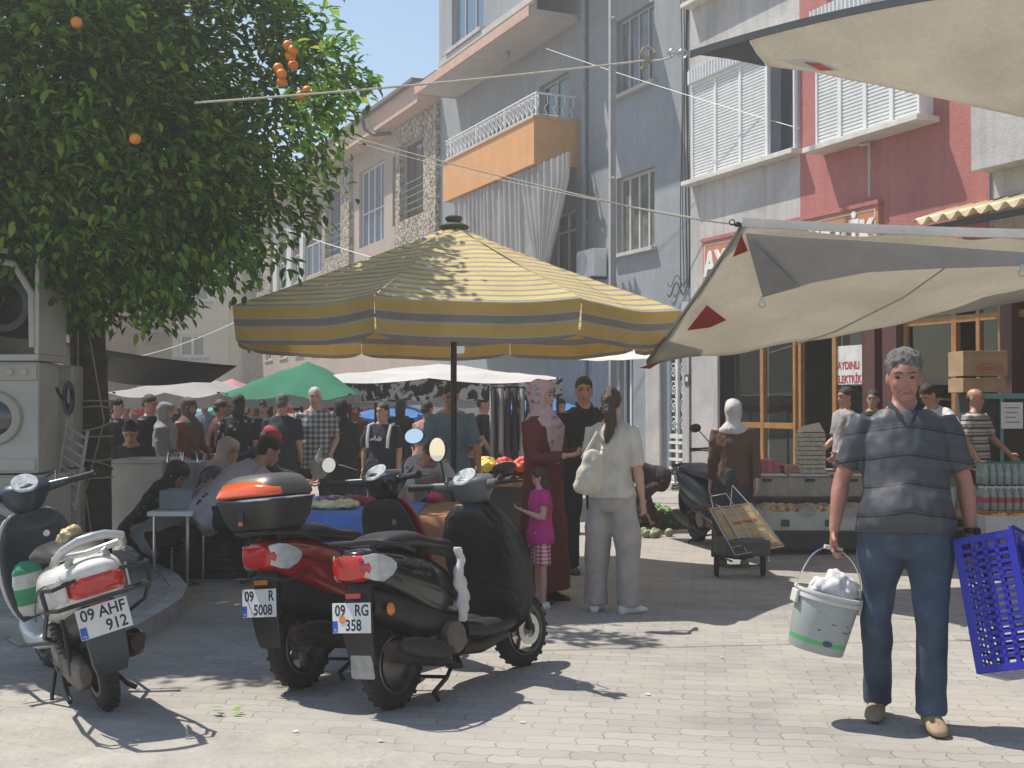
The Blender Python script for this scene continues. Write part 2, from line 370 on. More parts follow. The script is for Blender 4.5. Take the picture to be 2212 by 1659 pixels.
    if scarf:
        c_ = MB(); c_.ell(hpnt(0,.030,.128), (.092*s,.100*s,.115*s), hx, hy, hz, 20, 14); c_.ell(hpnt(0,.004,.178), (.088*s,.108*s,.062*s), hx, hy, hz, 18, 10)
        for q in (-1, 1): c_.tube([hpnt(q*.06,-.062,.155), hpnt(q*.078,-.045,.10), hpnt(q*.066,-.048,.04), hpnt(q*.03,-.062,-.012), hpnt(0,-.066,-.03)], [.016*s,.018*s,.02*s,.022*s,.024*s], 8)
        c_.loft([[lerp(hpnt(0,.028,.10), tp(.50)-Y*.01*s, f)+(X*a_*math.cos(a)+Y*b_*math.sin(a))*s for a in [6.28318*i/18 for i in range(18)]]
                 for f, a_, b_ in ((0,.092,.088),(.3,.083,.095),(.55,.08,.098),(.75,.12,.12),(.92,.165,.14),(1.12,.175,.15),(1.2,.16,.14))])
        if scarf[1]: c_.loft([[tp(.47-.3*f)-Y*(.125+.01*f)*s+(X*a_*math.cos(a)+Y*.018*math.sin(a))*s for a in [6.28318*i/12 for i in range(12)]] for f, a_ in ((0,.14),(.4,.12),(.8,.07),(1,.02))])
        c_.build('headscarf', scarf[0], t_, vox=.008, noise_=(.006, 16), smit=3)
    # clothes
    if coat:
        c_ = MB(); torso(c_, .012, -.1, .545, belly)
        n = 10; rings = []
        zc = tp(-.05); low = V((0, 0, hemz)); 
        for i in range(n+1):
            f = i/n; c0 = lerp(tp(.06), low, f); rx = lerp(.17*fat, coat[1], f**.8)*s; ry = lerp(.135*fat, coat[1]*.85, f**.8)*s
            rings.append([c0+V((rx*math.cos(a)*(1+.05*f*math.sin(7*a+1)), ry*math.sin(a)*(1+.05*f*math.sin(5*a)), 0)) for a in [6.28318*k/28 for k in range(28)]])
        c_.loft(rings)
        for sd in (1, -1):
            p0, p1, p2, u, f, hd = J[sd]; c_.tube([p0-u*.02*s, p0+u*.12*s, p1, p1+f*.12*s, p2-f*.01], [.068*s,.068*s,.058*s,.055*s,.05*s], 14)
        c_.build('coat', coat[0], t_, vox=max(vox,.011), noise_=(nz, 7), smit=3)
    if top:
        c_ = MB(); torso(c_, .010, -hem, .556, belly, flare=.06)
        for sd in (1, -1):
            p0, p1, p2, u, f, hd = J[sd]
            if sleeve <= 1: e_ = p0+u*.285*s*sleeve; c_.tube([p0-u*.03*s+Z*.005, p0+u*.08*s, e_], [.060*s*fat**.6,.066*s*fat**.6,.062*s*fat**.6], 14)
            else: c_.tube([p0-u*.02*s, p0+u*.12*s, p1, p1+f*.12*s, p2-f*.02], [.064*s,.063*s,.053*s,.05*s,.042*s], 14)
        c_.build('shirt' if sleeve <= 1 else 'long_sleeved_top', top, t_, vox=max(vox*.85,.008), noise_=(nz, 11), smit=6)
        if collar:
            c_ = MB()
            for q in (-1, 1):
                c_.tube([tp(.60)+Y*.055*s+X*q*.01, tp(.59)+X*q*.062*s+Y*.02*s, tp(.565)+X*q*.062*s-Y*.045*s, tp(.52)+X*q*.028*s-Y*.098*s, tp(.47)+X*q*.003*s-Y*.122*s], [.016*s,.018*s,.018*s,.015*s,.006*s], 8)
            c_.build('collar', collar, t_, smooth=True)
    if bottom:
        c_ = MB()
        if kind == 'trousers':
            torso(c_, .012, -.14, .085, belly*.6)
            for sd in (1, -1):
                p0, p1, p2 = L[sd]; e_ = lerp(p1, p2, 1.03)
                c_.tube([p0+Z*.02, lerp(p0,p1,.25), lerp(p0,p1,.6), p1, lerp(p1,p2,.5), lerp(p1,p2,.92), e_], [.1*s*fat,.098*s*fat,.083*s*wide,.070*s*wide,.064*s*wide*1.02,.062*s*wide*1.05,.062*s*wide*1.08], 16)
        elif kind == 'shorts':
            torso(c_, .014, -.14, .06, 0)
            for sd in (1, -1):
                p0, p1, p2 = L[sd]; c_.tube([p0+Z*.02, lerp(p0,p1,.4), lerp(p0,p1,.85)], [.1*s,.098*s,.10*s], 14)
        elif kind in ('skirt', 'skirt_only'):
            k1, k2 = lerp(L[1][1], L[-1][1], .5), lerp(L[1][2], L[-1][2], .5)
            c_.loft([[c0+X*rx*s*math.cos(a)+(Y if f < .3 else V((0,1,0)))*ry*s*math.sin(a) for a in [6.28318*k/24 for k in range(24)]]
                     for c0, rx, ry, f in ((tp(.1),.165*fat,.13*fat,0),(tp(-.02),.19*fat,.15*fat,0),(lerp(hp,k1,.5),.2*fat,.17*fat,.5),(k1,.21*fat,.18*fat,1),(lerp(k1,k2,.95),.23,.2,1))])
        c_.build({'trousers':'trousers','shorts':'shorts'}.get(kind,'skirt'), bottom, t_, vox=max(vox,.010), noise_=(nz*1.1, 8), smit=2)
    if belt:
        c_ = MB(); rr = []
        for h in (.035, .068): 
            rx, ry, of = tprof(h); bb = belly*.6*s*math.exp(-((h-.10)/.15)**2); rr.append([tp(h)-Y*(of*s+bb*.55)+X*(rx*fat*s+.026+bb*.3)*math.cos(a)+Y*(ry*(1+(fat-1)*1.2)*s+.026+bb*.6)*math.sin(a) for a in [6.28318*k/28 for k in range(28)]])
        c_.loft(rr); c_.build('belt', belt, t_, smooth=True)
    if shoes:
        for sd in (1, -1):
            p2 = L[sd][2]; fy = Matrix.Rotation(R(feet[0 if sd == 1 else 1]), 3, 'Z') @ V((0,-1,0)); fx = fy.cross(V((0,0,1)))
            c_ = MB(); zb = p2.z-.078*s
            def fr(d, w_, z0, z1): return [V((p2.x, p2.y, 0))+fy*d*s+fx*w_*s*math.copysign(abs(math.cos(a))**.7, math.cos(a))+V((0,0,zb+lerp(z0,z1,.5+.5*math.sin(a))*s)) for a in [6.28318*k/14 for k in range(14)]]
            c_.loft([fr(-.085,.02,.01,.05), fr(-.075,.034,0,.09), fr(-.03,.040,0,.105), fr(.04,.042,0,.085), fr(.09,.048,0,.062), fr(.14,.046,0,.050), fr(.175,.032,.004,.036), fr(.185,.012,.01,.024)])
            c_.build('shoe', shoes, t_, smooth=True, ang=80)
    t_['J'] = 0; del t_['J']
    return t_, J, tp
# ---------------------------------------------------------------- the setting
def p_pave(t, o):
    mp = t.new('ShaderNodeMapping'); mp.inputs['Rotation'].default_value = (0, 0, R(9)); t.lk(o, mp.inputs[0]); c = mp.outputs[0]
    x, y = sepz(t, c, 0), sepz(t, c, 1)
    # interlocking zig-zag pavers: rows pushed by triangle waves
    ty = t.math('PINGPONG', t.math('ADD', x, .0), .05); tx = t.math('PINGPONG', t.math('ADD', y, .0), .056)
    cm = t.new('ShaderNodeCombineXYZ'); t.lk(t.math('ADD', x, t.math('MULTIPLY', tx, .30)), cm.inputs[0]); t.lk(t.math('ADD', y, t.math('MULTIPLY', ty, .38)), cm.inputs[1])
    br = t.new('ShaderNodeTexBrick'); br.inputs['Scale'].default_value = 1; br.inputs['Brick Width'].default_value = .225; br.inputs['Row Height'].default_value = .112
    br.inputs['Mortar Size'].default_value = .004; br.inputs['Mortar Smooth'].default_value = .25; br.inputs['Bias'].default_value = -.1
    br.inputs['Color1'].default_value = (.37,.35,.32,1); br.inputs['Color2'].default_value = (.295,.28,.26,1); br.inputs['Mortar'].default_value = (.215,.20,.175,1)
    t.lk(cm.outputs[0], br.inputs['Vector'])
    big = t.ramp(t.noise(o, .55, 5, .6, .4), [(.3, .72), (.52, .98), (.75, 1.12)])
    k = t.mix(1, br.outputs[0], big, 'MULTIPLY'); fine = t.ramp(t.noise(o, 130, 3, .8), [(.3, .82), (.7, 1.13)]); k = t.mix(1, k, fine, 'MULTIPLY')
    # sand and dust filling the joints in patches, oil spots
    du = t.ramp(t.noise(o, 1.7, 6, .65), [(.46, 0.0), (.62, .75)]); k = t.mix(du, k, (.35,.325,.285))
    sp = t.ramp(t.noise(o, 2.6, 3, .5), [(.70, 0.0), (.78, .45)]); k = t.mix(sp, k, (.12,.115,.11))
    bm = t.new('ShaderNodeBump'); bm.inputs['Strength'].default_value = .5; bm.inputs['Distance'].default_value = .006
    hh = t.math('ADD', t.math('MULTIPLY', br.outputs['Fac'], -1), t.math('MULTIPLY', t.noise(o, 90, 3, .7), .5)); t.lk(hh, bm.inputs['Height']); t.lk(bm.outputs[0], t.b.inputs['Normal'])
    return k
m_pave = mat('interlocking_pavers', rough=.85, var=0, bump=0, pat=p_pave)
g = MB(); N = 24
g.add([(-60+i*5, -12+j*5, 0) for j in range(26) for i in range(25)], [(j*25+i, j*25+i+1, (j+1)*25+i+1, (j+1)*25+i) for j in range(25) for i in range(24)])
tag(g.build('ground', m_pave), kind='structure')
far = MB(); far.add([(-900,-900,-.03),(900,-900,-.03),(900,900,-.03),(-900,900,-.03)], [(0,1,2,3)])
tag(far.build('far_ground', mat('dusty_ground', (.30,.27,.23), .95)), kind='structure')
# worn concrete apron in the near left corner
def p_conc(t, o):
    a = t.ramp(t.noise(o, 3, 8, .7), [(.3, (.28,.26,.23)), (.6, (.37,.345,.305)), (.8, (.42,.39,.345))])
    cr = t.ramp(t.noise(o, 1.4, 6, .6, 1.5), [(.494, 1.0), (.499, .75), (.501, .75), (.506, 1.0)])
    return t.mix(1, a, cr, 'MULTIPLY')
m_conc = mat('worn_concrete', rough=.9, var=.1, vs=40, bump=.5, bs=60, bd=.008, pat=p_conc)
cp = [gnd(-60,1535,.004), gnd(140,1545,.004), gnd(310,1562,.004), gnd(520,1580,.004), gnd(760,1600,.004), gnd(1060,1672,.004), gnd(1100,1900,.004), gnd(-400,1900,.004)]
c_ = MB(); c_.add(cp, [tuple(range(len(cp)))][::-1]); tag(c_.build('concrete_apron', m_conc), kind='structure')
# raised planting kerb and pavement round the tree
kp = [gnd(-120,1330,.13), gnd(60,1345,.13), gnd(200,1352,.13), gnd(295,1350,.13), gnd(352,1318,.13), gnd(392,1292,.13), gnd(405,1265,.13), gnd(385,1240,.13), gnd(340,1215,.13), gnd(300,1196,.13), gnd(262,1180,.13), gnd(240,1150,.13), gnd(-200,1150,.13)]
ctr = V((-3.6, 9.2, .13)); kin = [ctr+(p-ctr)*(1-.13/max((p-ctr).length, .5)) for p in kp]
k_ = MB(); n = len(kp)
for i in range(n-2):
    a, b, c, d = kp[i], kp[i+1], kin[i+1], kin[i]; dz = V((0,0,.135))
    k_.add([a, b, c, d, a-dz, b-dz], [(0,1,2,3),(4,5,1,0)])
tag(k_.build('kerb', mat('kerb_stone', (.33,.32,.30), .85, var=.25, bump=.4, bs=40, bd=.006), smooth=False), kind='structure')
def p_slab(t, o):
    br = t.new('ShaderNodeTexBrick'); br.inputs['Scale'].default_value = 1; br.inputs['Brick Width'].default_value = .2; br.inputs['Row Height'].default_value = .1; br.inputs['Mortar Size'].default_value = .004
    br.inputs['Color1'].default_value = (.30,.29,.28,1); br.inputs['Color2'].default_value = (.25,.245,.235,1); br.inputs['Mortar'].default_value = (.12,.11,.10,1); t.lk(o, br.inputs['Vector']); return br.outputs[0]
sl_ = MB(); sl_.add([p-V((0,0,.006)) for p in kin], [tuple(range(n))]); tag(sl_.build('pavement', mat('pavement_blocks', rough=.85, var=.2, pat=p_slab)), kind='structure')

# ---------------------------------------------------------------- buildings
def plaster(name, col, sc=2.0, stain=.3, groove=0):
    def f(t, o):
        n1 = t.ramp(t.noise(o, sc*.3, 6, .65, .6), [(.3, tuple(c*(1-stain) for c in col)), (.6, col), (.8, tuple(min(1, c*1.12) for c in col))])
        mp = t.new('ShaderNodeMapping'); mp.inputs['Scale'].default_value = (5, 5, .35); t.lk(o, mp.inputs[0]); k_ = t.ramp(t.noise(mp.outputs[0], 1.2, 4, .6), [(.36, 1-stain*.5), (.52, 1.0), (.75, 1.03)])
        return t.mix(1, n1, k_, 'MULTIPLY')
    return mat(name, col, .85, var=.08, vs=14, bump=.35+groove, bs=38, bd=.012, pat=f)
M_BLUE = plaster('blue_grey_plaster', (.285,.305,.33), 2, .18)
M_PINK = plaster('tan_pink_plaster', (.44,.36,.31), 2, .14)
M_CREAM = plaster('cream_plaster', (.74,.66,.50), 1.2, .12)
M_WHITEP = plaster('worn_white_plaster', (.50,.48,.465), 2.5, .28, .2)
M_RED = plaster('dusty_red_plaster', (.44,.155,.145), 2.5, .22, .4)
M_OR = mat('orange_parapet_paint', (.62,.31,.12), .75, var=.1, vs=3)
M_SALM = mat('salmon_edge_paint', (.52,.34,.26), .8, var=.14, vs=5)
M_SOFF = mat('pale_soffit', (.46,.44,.42), .85, var=.12, vs=2)
M_PVC = mat('white_pvc', (.70,.71,.71), .4, var=.06, bump=0)
M_PVCG = mat('grey_painted_frame', (.33,.34,.34), .5, var=.1)
M_GL = mat('dark_window_glass', (.035,.045,.055), .06, var=0, bump=0, spec=1)
M_GLB = mat('sky_blue_window_glass', (.06,.12,.20), .05, var=0, bump=0, spec=1)
M_CURT = mat('net_curtain', (.42,.42,.42), .9, var=.1, bump=.3, bs=9)
M_MET = mat('galvanised_metal', (.45,.46,.47), .35, .8, var=.15)
M_DKM = mat('dark_metal', (.04,.04,.045), .45, .6, var=.2)
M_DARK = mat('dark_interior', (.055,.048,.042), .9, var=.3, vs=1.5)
def p_stone(t, o):
    n_ = t.new('ShaderNodeTexVoronoi'); n_.inputs['Scale'].default_value = 11; t.lk(o, n_.inputs['Vector']); sp = t.new('ShaderNodeSeparateColor'); t.lk(n_.outputs['Color'], sp.inputs[0])
    c = t.ramp(sp.outputs[0], [(0, (.20,.16,.12)), (.5, (.42,.36,.29)), (1, (.60,.53,.44))]); e = t.ramp(n_.outputs['Distance'], [(.0, 1.0), (.55, .85), (.75, .35)])
    bm = t.new('ShaderNodeBump'); bm.inputs['Strength'].default_value = 1; bm.inputs['Distance'].default_value = .03; bm.invert = True; t.lk(n_.outputs['Distance'], bm.inputs['Height']); t.lk(bm.outputs[0], t.b.inputs['Normal'])
    return t.mix(1, c, e, 'MULTIPLY')
M_STONE = mat('rubble_stone_cladding', rough=.9, var=.1, bump=0, pat=p_stone)
def sx(px, py=600, o=0): return fac(px, py, o)[0]
def zy(px, py, o=0): return fac(px, py, o)[1]
def fwall(mb, s0, s1, z0, z1, holes, o=0, th=.18):
    """front skin of a facade with real openings and their reveals"""
    ss = sorted({s0, s1, *[h[0] for h in holes], *[h[1] for h in holes]}); zz = sorted({z0, z1, *[h[2] for h in holes], *[h[3] for h in holes]})
    ss = [q for q in ss if s0 <= q <= s1]; zz = [q for q in zz if z0 <= q <= z1]
    for a, b in zip(ss, ss[1:]):
        for c, d in zip(zz, zz[1:]):
            m1, m2 = (a+b)/2, (c+d)/2
            if any(h[0] < m1 < h[1] and h[2] < m2 < h[3] for h in holes): continue
            mb.quad(FP(b,o,c), FP(a,o,c), FP(a,o,d), FP(b,o,d))
    for a, b, c, d in [h[:4] for h in holes]:
        i = o-th
        mb.quad(FP(a,o,c), FP(b,o,c), FP(b,i,c), FP(a,i,c)); mb.quad(FP(b,o,d), FP(a,o,d), FP(a,i,d), FP(b,i,d))
        mb.quad(FP(a,o,d), FP(a,o,c), FP(a,i,c), FP(a,i,d)); mb.quad(FP(b,o,c), FP(b,o,d), FP(b,i,d), FP(b,i,c))
def window(parent, s0, s1, z0, z1, o=-.1, mul=2, frm=None, gl=None, fw=.06, rail=None, cur=0, sill=None, tr=None, name='window', lab=None, sillm=None):
    frm = frm or M_PVC; gl = gl or M_GL; m = MB(); e = .002
    m.fbox(s0+e, s1-e, o-.05, o, z0+e, z0+fw); m.fbox(s0+e, s1-e, o-.05, o, z1-fw, z1-e); m.fbox(s0+e, s0+fw, o-.05, o, z0+fw, z1-fw); m.fbox(s1-fw, s1-e, o-.05, o, z0+fw, z1-fw)
    for k in range(1, mul):
        c = lerp(s0, s1, k/mul); m.fbox(c-fw*.5, c+fw*.5, o-.048, o+.002, z0+fw, z1-fw)
    if tr: zt = lerp(z0, z1, tr); m.fbox(s0+fw, s1-fw, o-.046, o+.004, zt-fw*.4, zt+fw*.4)
    w_ = m.build(name, frm, parent, world=True); 
    if lab: w_['label'] = lab
    p = MB(); p.fbox(s0+fw*.5, s1-fw*.5, o-.035, o-.025, z0+fw*.5, z1-fw*.5); p.build('pane', gl, w_, world=True)
    if cur:
        c_ = MB(); n = 40; c_.add([FP(lerp(s0+fw, s0+(s1-s0)*cur, i/n), o-.09+.02*math.sin(i*1.3), z) for z in (z0+fw, z1-fw) for i in range(n+1)], [(i, i+1, n+2+i, n+1+i) for i in range(n)])
    if sill:
        q = MB(); q.fbox(s0-.08, s1+.08, 0.003, sill, z0-.07, z0-.002); q.build('sill', sillm or M_SOFF, w_, world=True)
    if rail:
        q = MB(); 
        for k in range(rail[0]): q.tube([FP(s0-.03, o+.14, z0+rail[1]*(k+1)/rail[0]), FP(s1+.03, o+.14, z0+rail[1]*(k+1)/rail[0])], .018, 6)
        q.build('railing', M_MET, w_, world=True, smooth=True)
    return w_

# --- blue-grey apartment building
sA, sB = sx(1497), sx(948)
bl = thing('apartment_building', 'blue grey apartment building with an orange balcony and a long grey curtain', 'building', FP(sA, 0, 0))
w1 = (sx(1414,500), sx(1332,500), zy(1375,541), zy(1375,372)); w2 = (w1[0], w1[1], w1[2]+3.08, w1[3]+3.08); w3 = (w1[0], w1[1], w1[2]+6.16, w1[3]+6.16)
sb0 = sx(1250); fr_ = 1.02
dU = (sx(1228,300), sx(1165,300), 6.45, 8.55); wU = (sx(1112,300), sx(1060,300), 7.2, 8.5); dL = (sx(1245,500), sx(1195,500), 3.5, 5.6)
dG = (sx(1478,900), sx(1434,900), .14, 2.75); wG = (sx(1368,850), sx(1338,850), .9, 2.5); wL = (sx(1085,500), sx(1010,500), 4.2, 5.6)
m = MB(); fwall(m, sA, sB, 0, 13.5, [w1, w2, w3, dU, wU, dL, dG, wG, wL]); m.quad(FP(sA,0,0), FP(sA,-9,0), FP(sA,-9,13.5), FP(sA,0,13.5)); m.quad(FP(sB,-9,0), FP(sB,0,0), FP(sB,0,13.5), FP(sB,-9,13.5)); m.quad(FP(sA,0,13.5), FP(sB,0,13.5), FP(sB,-9,13.5), FP(sA,-9,13.5))
m.build('wall', M_BLUE, bl, world=True)
for q in (w1, w2, w3): window(bl, *q, mul=4, frm=M_PVCG if q is w2 else mat('cream_frame', (.52,.50,.44), .5), sill=.12, gl=mat('curtained_glass', (.13,.135,.13), .12, var=.5, vs=3, bump=0), fw=.055)
window(bl, *dU, mul=2, frm=M_PVCG, sill=None); window(bl, *wU, mul=2, frm=M_PVCG, sill=.06); window(bl, *dL, mul=2, frm=M_PVC, tr=.8, sill=None); window(bl, *wL, mul=3, frm=M_PVC, sill=.06)
window(bl, *wG, mul=2, frm=M_PVC, sill=.06)
# white wrought iron double door
d = MB(); a0, a1, z0, z1 = dG
for q in (a0, (a0+a1)/2-.03, a1-.07): d.fbox(q+.002, q+.07, -.12, -.06, z0, z1-.003)
for z in (z0+.004, z0+.75, z1-.09): d.fbox(a0+.07, a1-.07, -.12, -.065, z, z+.08)
for z in (z0+.2, z0+.35, z0+.5, z0+.65): d.fbox(a0+.07, a1-.07, -.11, -.055, z, z+.05)
dd = d.build('double_door', M_PVC, bl, world=True); dd['label'] = 'white door with scrolled ironwork over glass'
p = MB(); p.fbox(a0+.03, a1-.03, -.16, -.13, z0, z1-.01); p.build('pane', mat('reeded_glass', (.10,.11,.11), .2, var=.4), dd, world=True)
p = MB(); rr = random.Random(5)
for l_ in (0, 1):
    c0 = lerp(a0, a1, .27+.46*l_); hw = (a1-a0)*.17
    for k in range(5):
        zc = z0+1.0+k*.32
        for sgn in (-1, 1):
            pts = [FP(c0+sgn*hw*(.9-.8*t_/8)*math.cos(t_*.9), -.10, zc+.13*(1-t_/9)*math.sin(t_*.9)+.04*sgn) for t_ in range(9)]
            p.tube(pts, .012, 5)
p.build('scrollwork', M_PVC, dd, world=True, smooth=True)
p = MB(); p.tube([FP((a0+a1)/2-.02, -.06, 1.15), FP((a0+a1)/2-.02, -.02, 1.15), FP((a0+a1)/2+.1, -.02, 1.15)], .015, 6); p.build('handle', M_MET, dd, world=True)
p = MB(); p.fbox(a0-.15, a1+.15, .002, .35, 0, .13); p.build('door_step', M_SOFF, bl, world=True, bevel=.01)
p = MB(); p.fbox(a1+.05, a1+.55, .003, .06, 0, 3.3); p.build('pilaster', M_WHITEP, bl, world=True)
p = MB(); p.fbox(sA+.02, a0-.06, .003, .08, 0, 3.3); p.build('pilaster', M_WHITEP, bl, world=True)
p = MB(); p.fbox(sA+2.1, sb0, .003, 1.7, 10.3, 10.5); p.build('upper_canopy_slab', M_SOFF, bl, world=True)
# house number plate
hs = sx(1484,828,.09); p = MB(); p.fbox(hs-.07, hs+.07, .084, .094, 1.83, 2.02); np_ = p.build('house_number_plate', mat('plate_navy', (.05,.06,.10), .4), bl, world=True)
tm = MB(); tm.fbox(hs-.035, hs+.035, .0945, .097, 1.90, 1.98); tm.build('white_mark', M_PVC, np_, world=True)
# orange balcony
s0, s1, z0, z1 = sb0, sx(958,400,fr_), 6.42, 7.36
b = MB(); b.fbox(s0, s1, fr_-.12, fr_, z0, z1); b.fbox(s0, s0+.12, .003, fr_-.12, z0, z1); b.fbox(s1-.12, s1, .003, fr_-.12, z0, z1)
bo = b.build('balcony', M_OR, bl, world=True); bo['label'] = 'balcony with an orange parapet and white ironwork rail'
b = MB(); b.fbox(s0+.12, s1-.12, .004, fr_-.122, z0+.02, z0+.16); b.build('balcony_floor', M_SOFF, bo, world=True)
b = MB(); b.fbox(s0-.02, s1+.02, fr_-.15, fr_+.03, z1+.001, z1+.05); b.fbox(s0-.02, s0+.14, .003, fr_-.15, z1+.001, z1+.05); b.build('coping', M_SALM, bo, world=True)
b = MB(); zr = z1+.05
for oo, aa, bb_ in ((fr_-.06, s0, s1),):
    b.tube([FP(aa, oo, zr+.48), FP(bb_, oo, zr+.48)], .022, 6); b.tube([FP(aa, oo, zr+.42), FP(bb_, oo, zr+.42)], .012, 6); b.tube([FP(aa, oo, zr+.05), FP(bb_, oo, zr+.05)], .012, 6)
b.tube([FP(s0+.05, .01, zr+.48), FP(s0+.05, fr_-.06, zr+.48)], .022, 6); b.tube([FP(s0+.05, .01, zr+.05), FP(s0+.05, fr_-.06, zr+.05)], .012, 6)
k = s0
while k < s1:
    b.tube([FP(k, fr_-.06, zr), FP(k, fr_-.06, zr+.48)], .014 if round((k-s0)/.23) % 7 else .03, 5)
    for sg in (-1, 1): b.tube([FP(k+sg*.0, fr_-.06, zr+.05), FP(k+sg*.05, fr_-.06, zr+.15), FP(k+sg*.10, fr_-.06, zr+.2), FP(k+sg*.06, fr_-.06, zr+.27), FP(k+sg*.09, fr_-.06, zr+.36), FP(k+sg*.03, fr_-.06, zr+.42)], .011, 5)
    k += .23
for k in range(5): oo = .1+k*.2; b.tube([FP(s0+.05, oo, zr+.05), FP(s0+.05, oo+.06, zr+.2), FP(s0+.05, oo-.02, zr+.3), FP(s0+.05, oo, zr+.48)], .011, 5)
b.build('railing', M_PVC, bo, world=True)
# long grey curtain below it, gathered to the right
n, mz = 170, 16; vs = []; cs0, cs1 = sx(1222,450,fr_), sx(972,520,fr_)
for j in range(mz+1):
    f = j/mz; z = lerp(z0-.02, 3.7, f)
    for i in range(n+1):
        u = i/n; ss = lerp(cs0, cs1, u); tie = sx(1158,540,fr_)
        if u < .36:
            g_ = max(0, 1-abs(f-.78)/.62)**1.1; ss = lerp(ss, tie+(u-.18)*.5, g_*.85)
        amp = .05*(1-.3*f)+.012*math.sin(u*40+1)
        vs.append(FP(ss, fr_-.10+amp*math.sin(u*150+2*math.sin(u*17)+f*1.5)-.03*f, z+(.02*math.sin(u*60) if j == mz else 0)))
cu_ = MB(); cu_.add(vs, [(j*(n+1)+i, j*(n+1)+i+1, (j+1)*(n+1)+i+1, (j+1)*(n+1)+i) for j in range(mz) for i in range(n)])
c_ = cu_.build('balcony_curtain', mat('grey_curtain_cloth', (.40,.39,.375), .9, var=.16, vs=1.5, trans=.15), bl, world=True, smooth=True, ang=90)
b = MB(); b.fbox(s0, s1, fr_-.12, fr_, 3.3, 4.05); b.fbox(s0, s0+.12, .003, fr_-.12, 3.3, 4.05); b.fbox(s0+.12, s1, .003, fr_-.12, 3.2, 3.34); b.build('lower_balcony', M_BLUE, bl, world=True)
# upper slab, bay above it
u0, u1 = s0, sx(906,200,fr_); b = MB(); b.fbox(u0, u1, .003, fr_+.08, 9.47, 9.60); sla = b.build('upper_balcony_slab', M_SOFF, bl, world=True)
b = MB(); b.fbox(u0, u1, fr_+.081, fr_+.12, 9.45, 9.66); b.fbox(u1+.001, u1+.04, .003, fr_+.12, 9.45, 9.66); b.build('slab_edge', M_SALM, sla, world=True)
q0 = sx(1135,100,.6); q1 = sx(958,100,.95); bw = (sx(1045,60,.95), sx(976,60,.95), zy(1000,92,.95), 12.6)
b = MB(); fwall(b, u0, q1, 9.602, 13.5, [bw], o=.95, th=.14); b.quad(FP(q1,0,9.602), FP(q1,.95,9.602), FP(q1,.95,13.5), FP(q1,0,13.5)); b.build('upper_bay', M_BLUE, bl, world=True)
wn = window(bl, *bw, o=.86, mul=3, frm=M_PVCG, gl=M_GLB); b = MB(); b.fbox(bw[0]-.1, bw[1]+.1, .953, 1.1, bw[2]-.1, bw[2]-.01); b.build('sill', M_WHITEP, wn, world=True)
zl = zy(970,132,.95); b = MB(); b.fbox(u0, q1+.08, .953, 1.06, zl-.06, zl+.08); b.build('ledge_moulding', M_SOFF, bl, world=True)
# lamp under slab, drain pipe, aircon, cables, clothes bracket
b = MB(); p_ = FP(sx(1095,118,.5), .5, 9.36); b.lathe(p_, (0,0,1), [(.03,-.06),(.07,-.03),(.07,.04),(.04,.11)], 12); b.build('ceiling_lamp', M_PVCG, bl, world=True, smooth=True)
b = MB(); ds = sx(1259,300,.1); b.tube([FP(ds, .07, .1), FP(ds, .07, 13)], .055, 10)
for z in (2.5, 5.2, 8.0, 10.5): b.fbox(ds-.07, ds+.07, .003, .13, z, z+.05)
b.build('drain_pipe', mat('pipe_grey', (.24,.28,.32), .6), bl, world=True, smooth=True)
ac = thing('air_conditioner', 'white air conditioning unit on the blue wall above the umbrella', 'air conditioner', FP(sx(1272,580,.2), .2, zy(1272,600)))
az = zy(1272,606); as_ = sx(1288,580,.3); b = MB(); b.fbox(as_, as_+.75, .06, .36, az, az+.55); b.build('casing', M_PVC, ac, world=True, bevel=.02)
b = MB(); cc = FP(as_+.48, .362, az+.28)
for r_ in (.06,.11,.16,.21): b.torus(cc, FN, r_, .007, 24, 5)
b.build('fan_grille', M_PVCG, ac, world=True); b = MB(); b.fbox(as_+.1, as_+.14, .003, .36, az-.05, az-.002); b.build('bracket', M_DKM, ac, world=True); b = MB(); b.fbox(as_+.6, as_+.64, .003, .36, az-.05, az-.002); b.build('bracket', M_DKM, ac, world=True)
b = MB()
for k in range(4):
    o_ = .02+.015*k; pts = [FP(sA+.12+.05*k+.04*math.sin(z*1.1+k), o_, z) for z in [3.55+.5*i for i in range(18)]]
    b.tube(pts, .009 if k else .014, 5)
b.tube([FP(sA+.12+.06*t_, .05, 3.55-.12*math.sin(t_*.8)) for t_ in range(12)], .012, 5); b.tube([FP(sA+.1+.05*t_, .06, 3.7-.1*math.sin(t_*.7)) for t_ in range(14)], .008, 5)
tag(b.build('wall_cables', M_DKM, None), 'bundle of black cables running down the corner of the blue wall', 'cables')
# --- tan building with stone cladding
ta = thing('row_building', 'long tan pink building with stone clad bays and a salmon cornice', 'building', FP(sB, 0, 0)); sC = sx(551)
T0 = 6.62
def trow(xl, xr, top, bot): return (sx(xr,(top+bot)/2), sx(xl,(top+bot)/2), zy(xl,bot), zy(xl,top))
tw = {'A': trow(874,923,318,477), 'n': trow(848,864,340,490), 'big': trow(776,829,374,537), 'B': trow(711,743,423,557), 'r1': trow(659,700,451,600), 'r2': trow(633,653,481,612), 'r3': trow(602,623,500,627), 'C': trow(556,575,533,634)}
zb = sum(v[2] for v in tw.values())/len(tw); 
print('tan windows', {k: [round(x, 2) for x in v] for k, v in tw.items()})
low = [(s_, s_+1.2, 3.4, 4.9) for s_ in [sB+1.5+2.6*i for i in range(9)] if s_+1.3 < sC]
m = MB(); fwall(m, sB+.01, sC, 0, 9.6, list(tw.values())+low, th=.35); m.quad(FP(sC,-8,0), FP(sC,0,0), FP(sC,0,9.6), FP(sC,-8,9.6)); m.build('wall', M_PINK, ta, world=True)
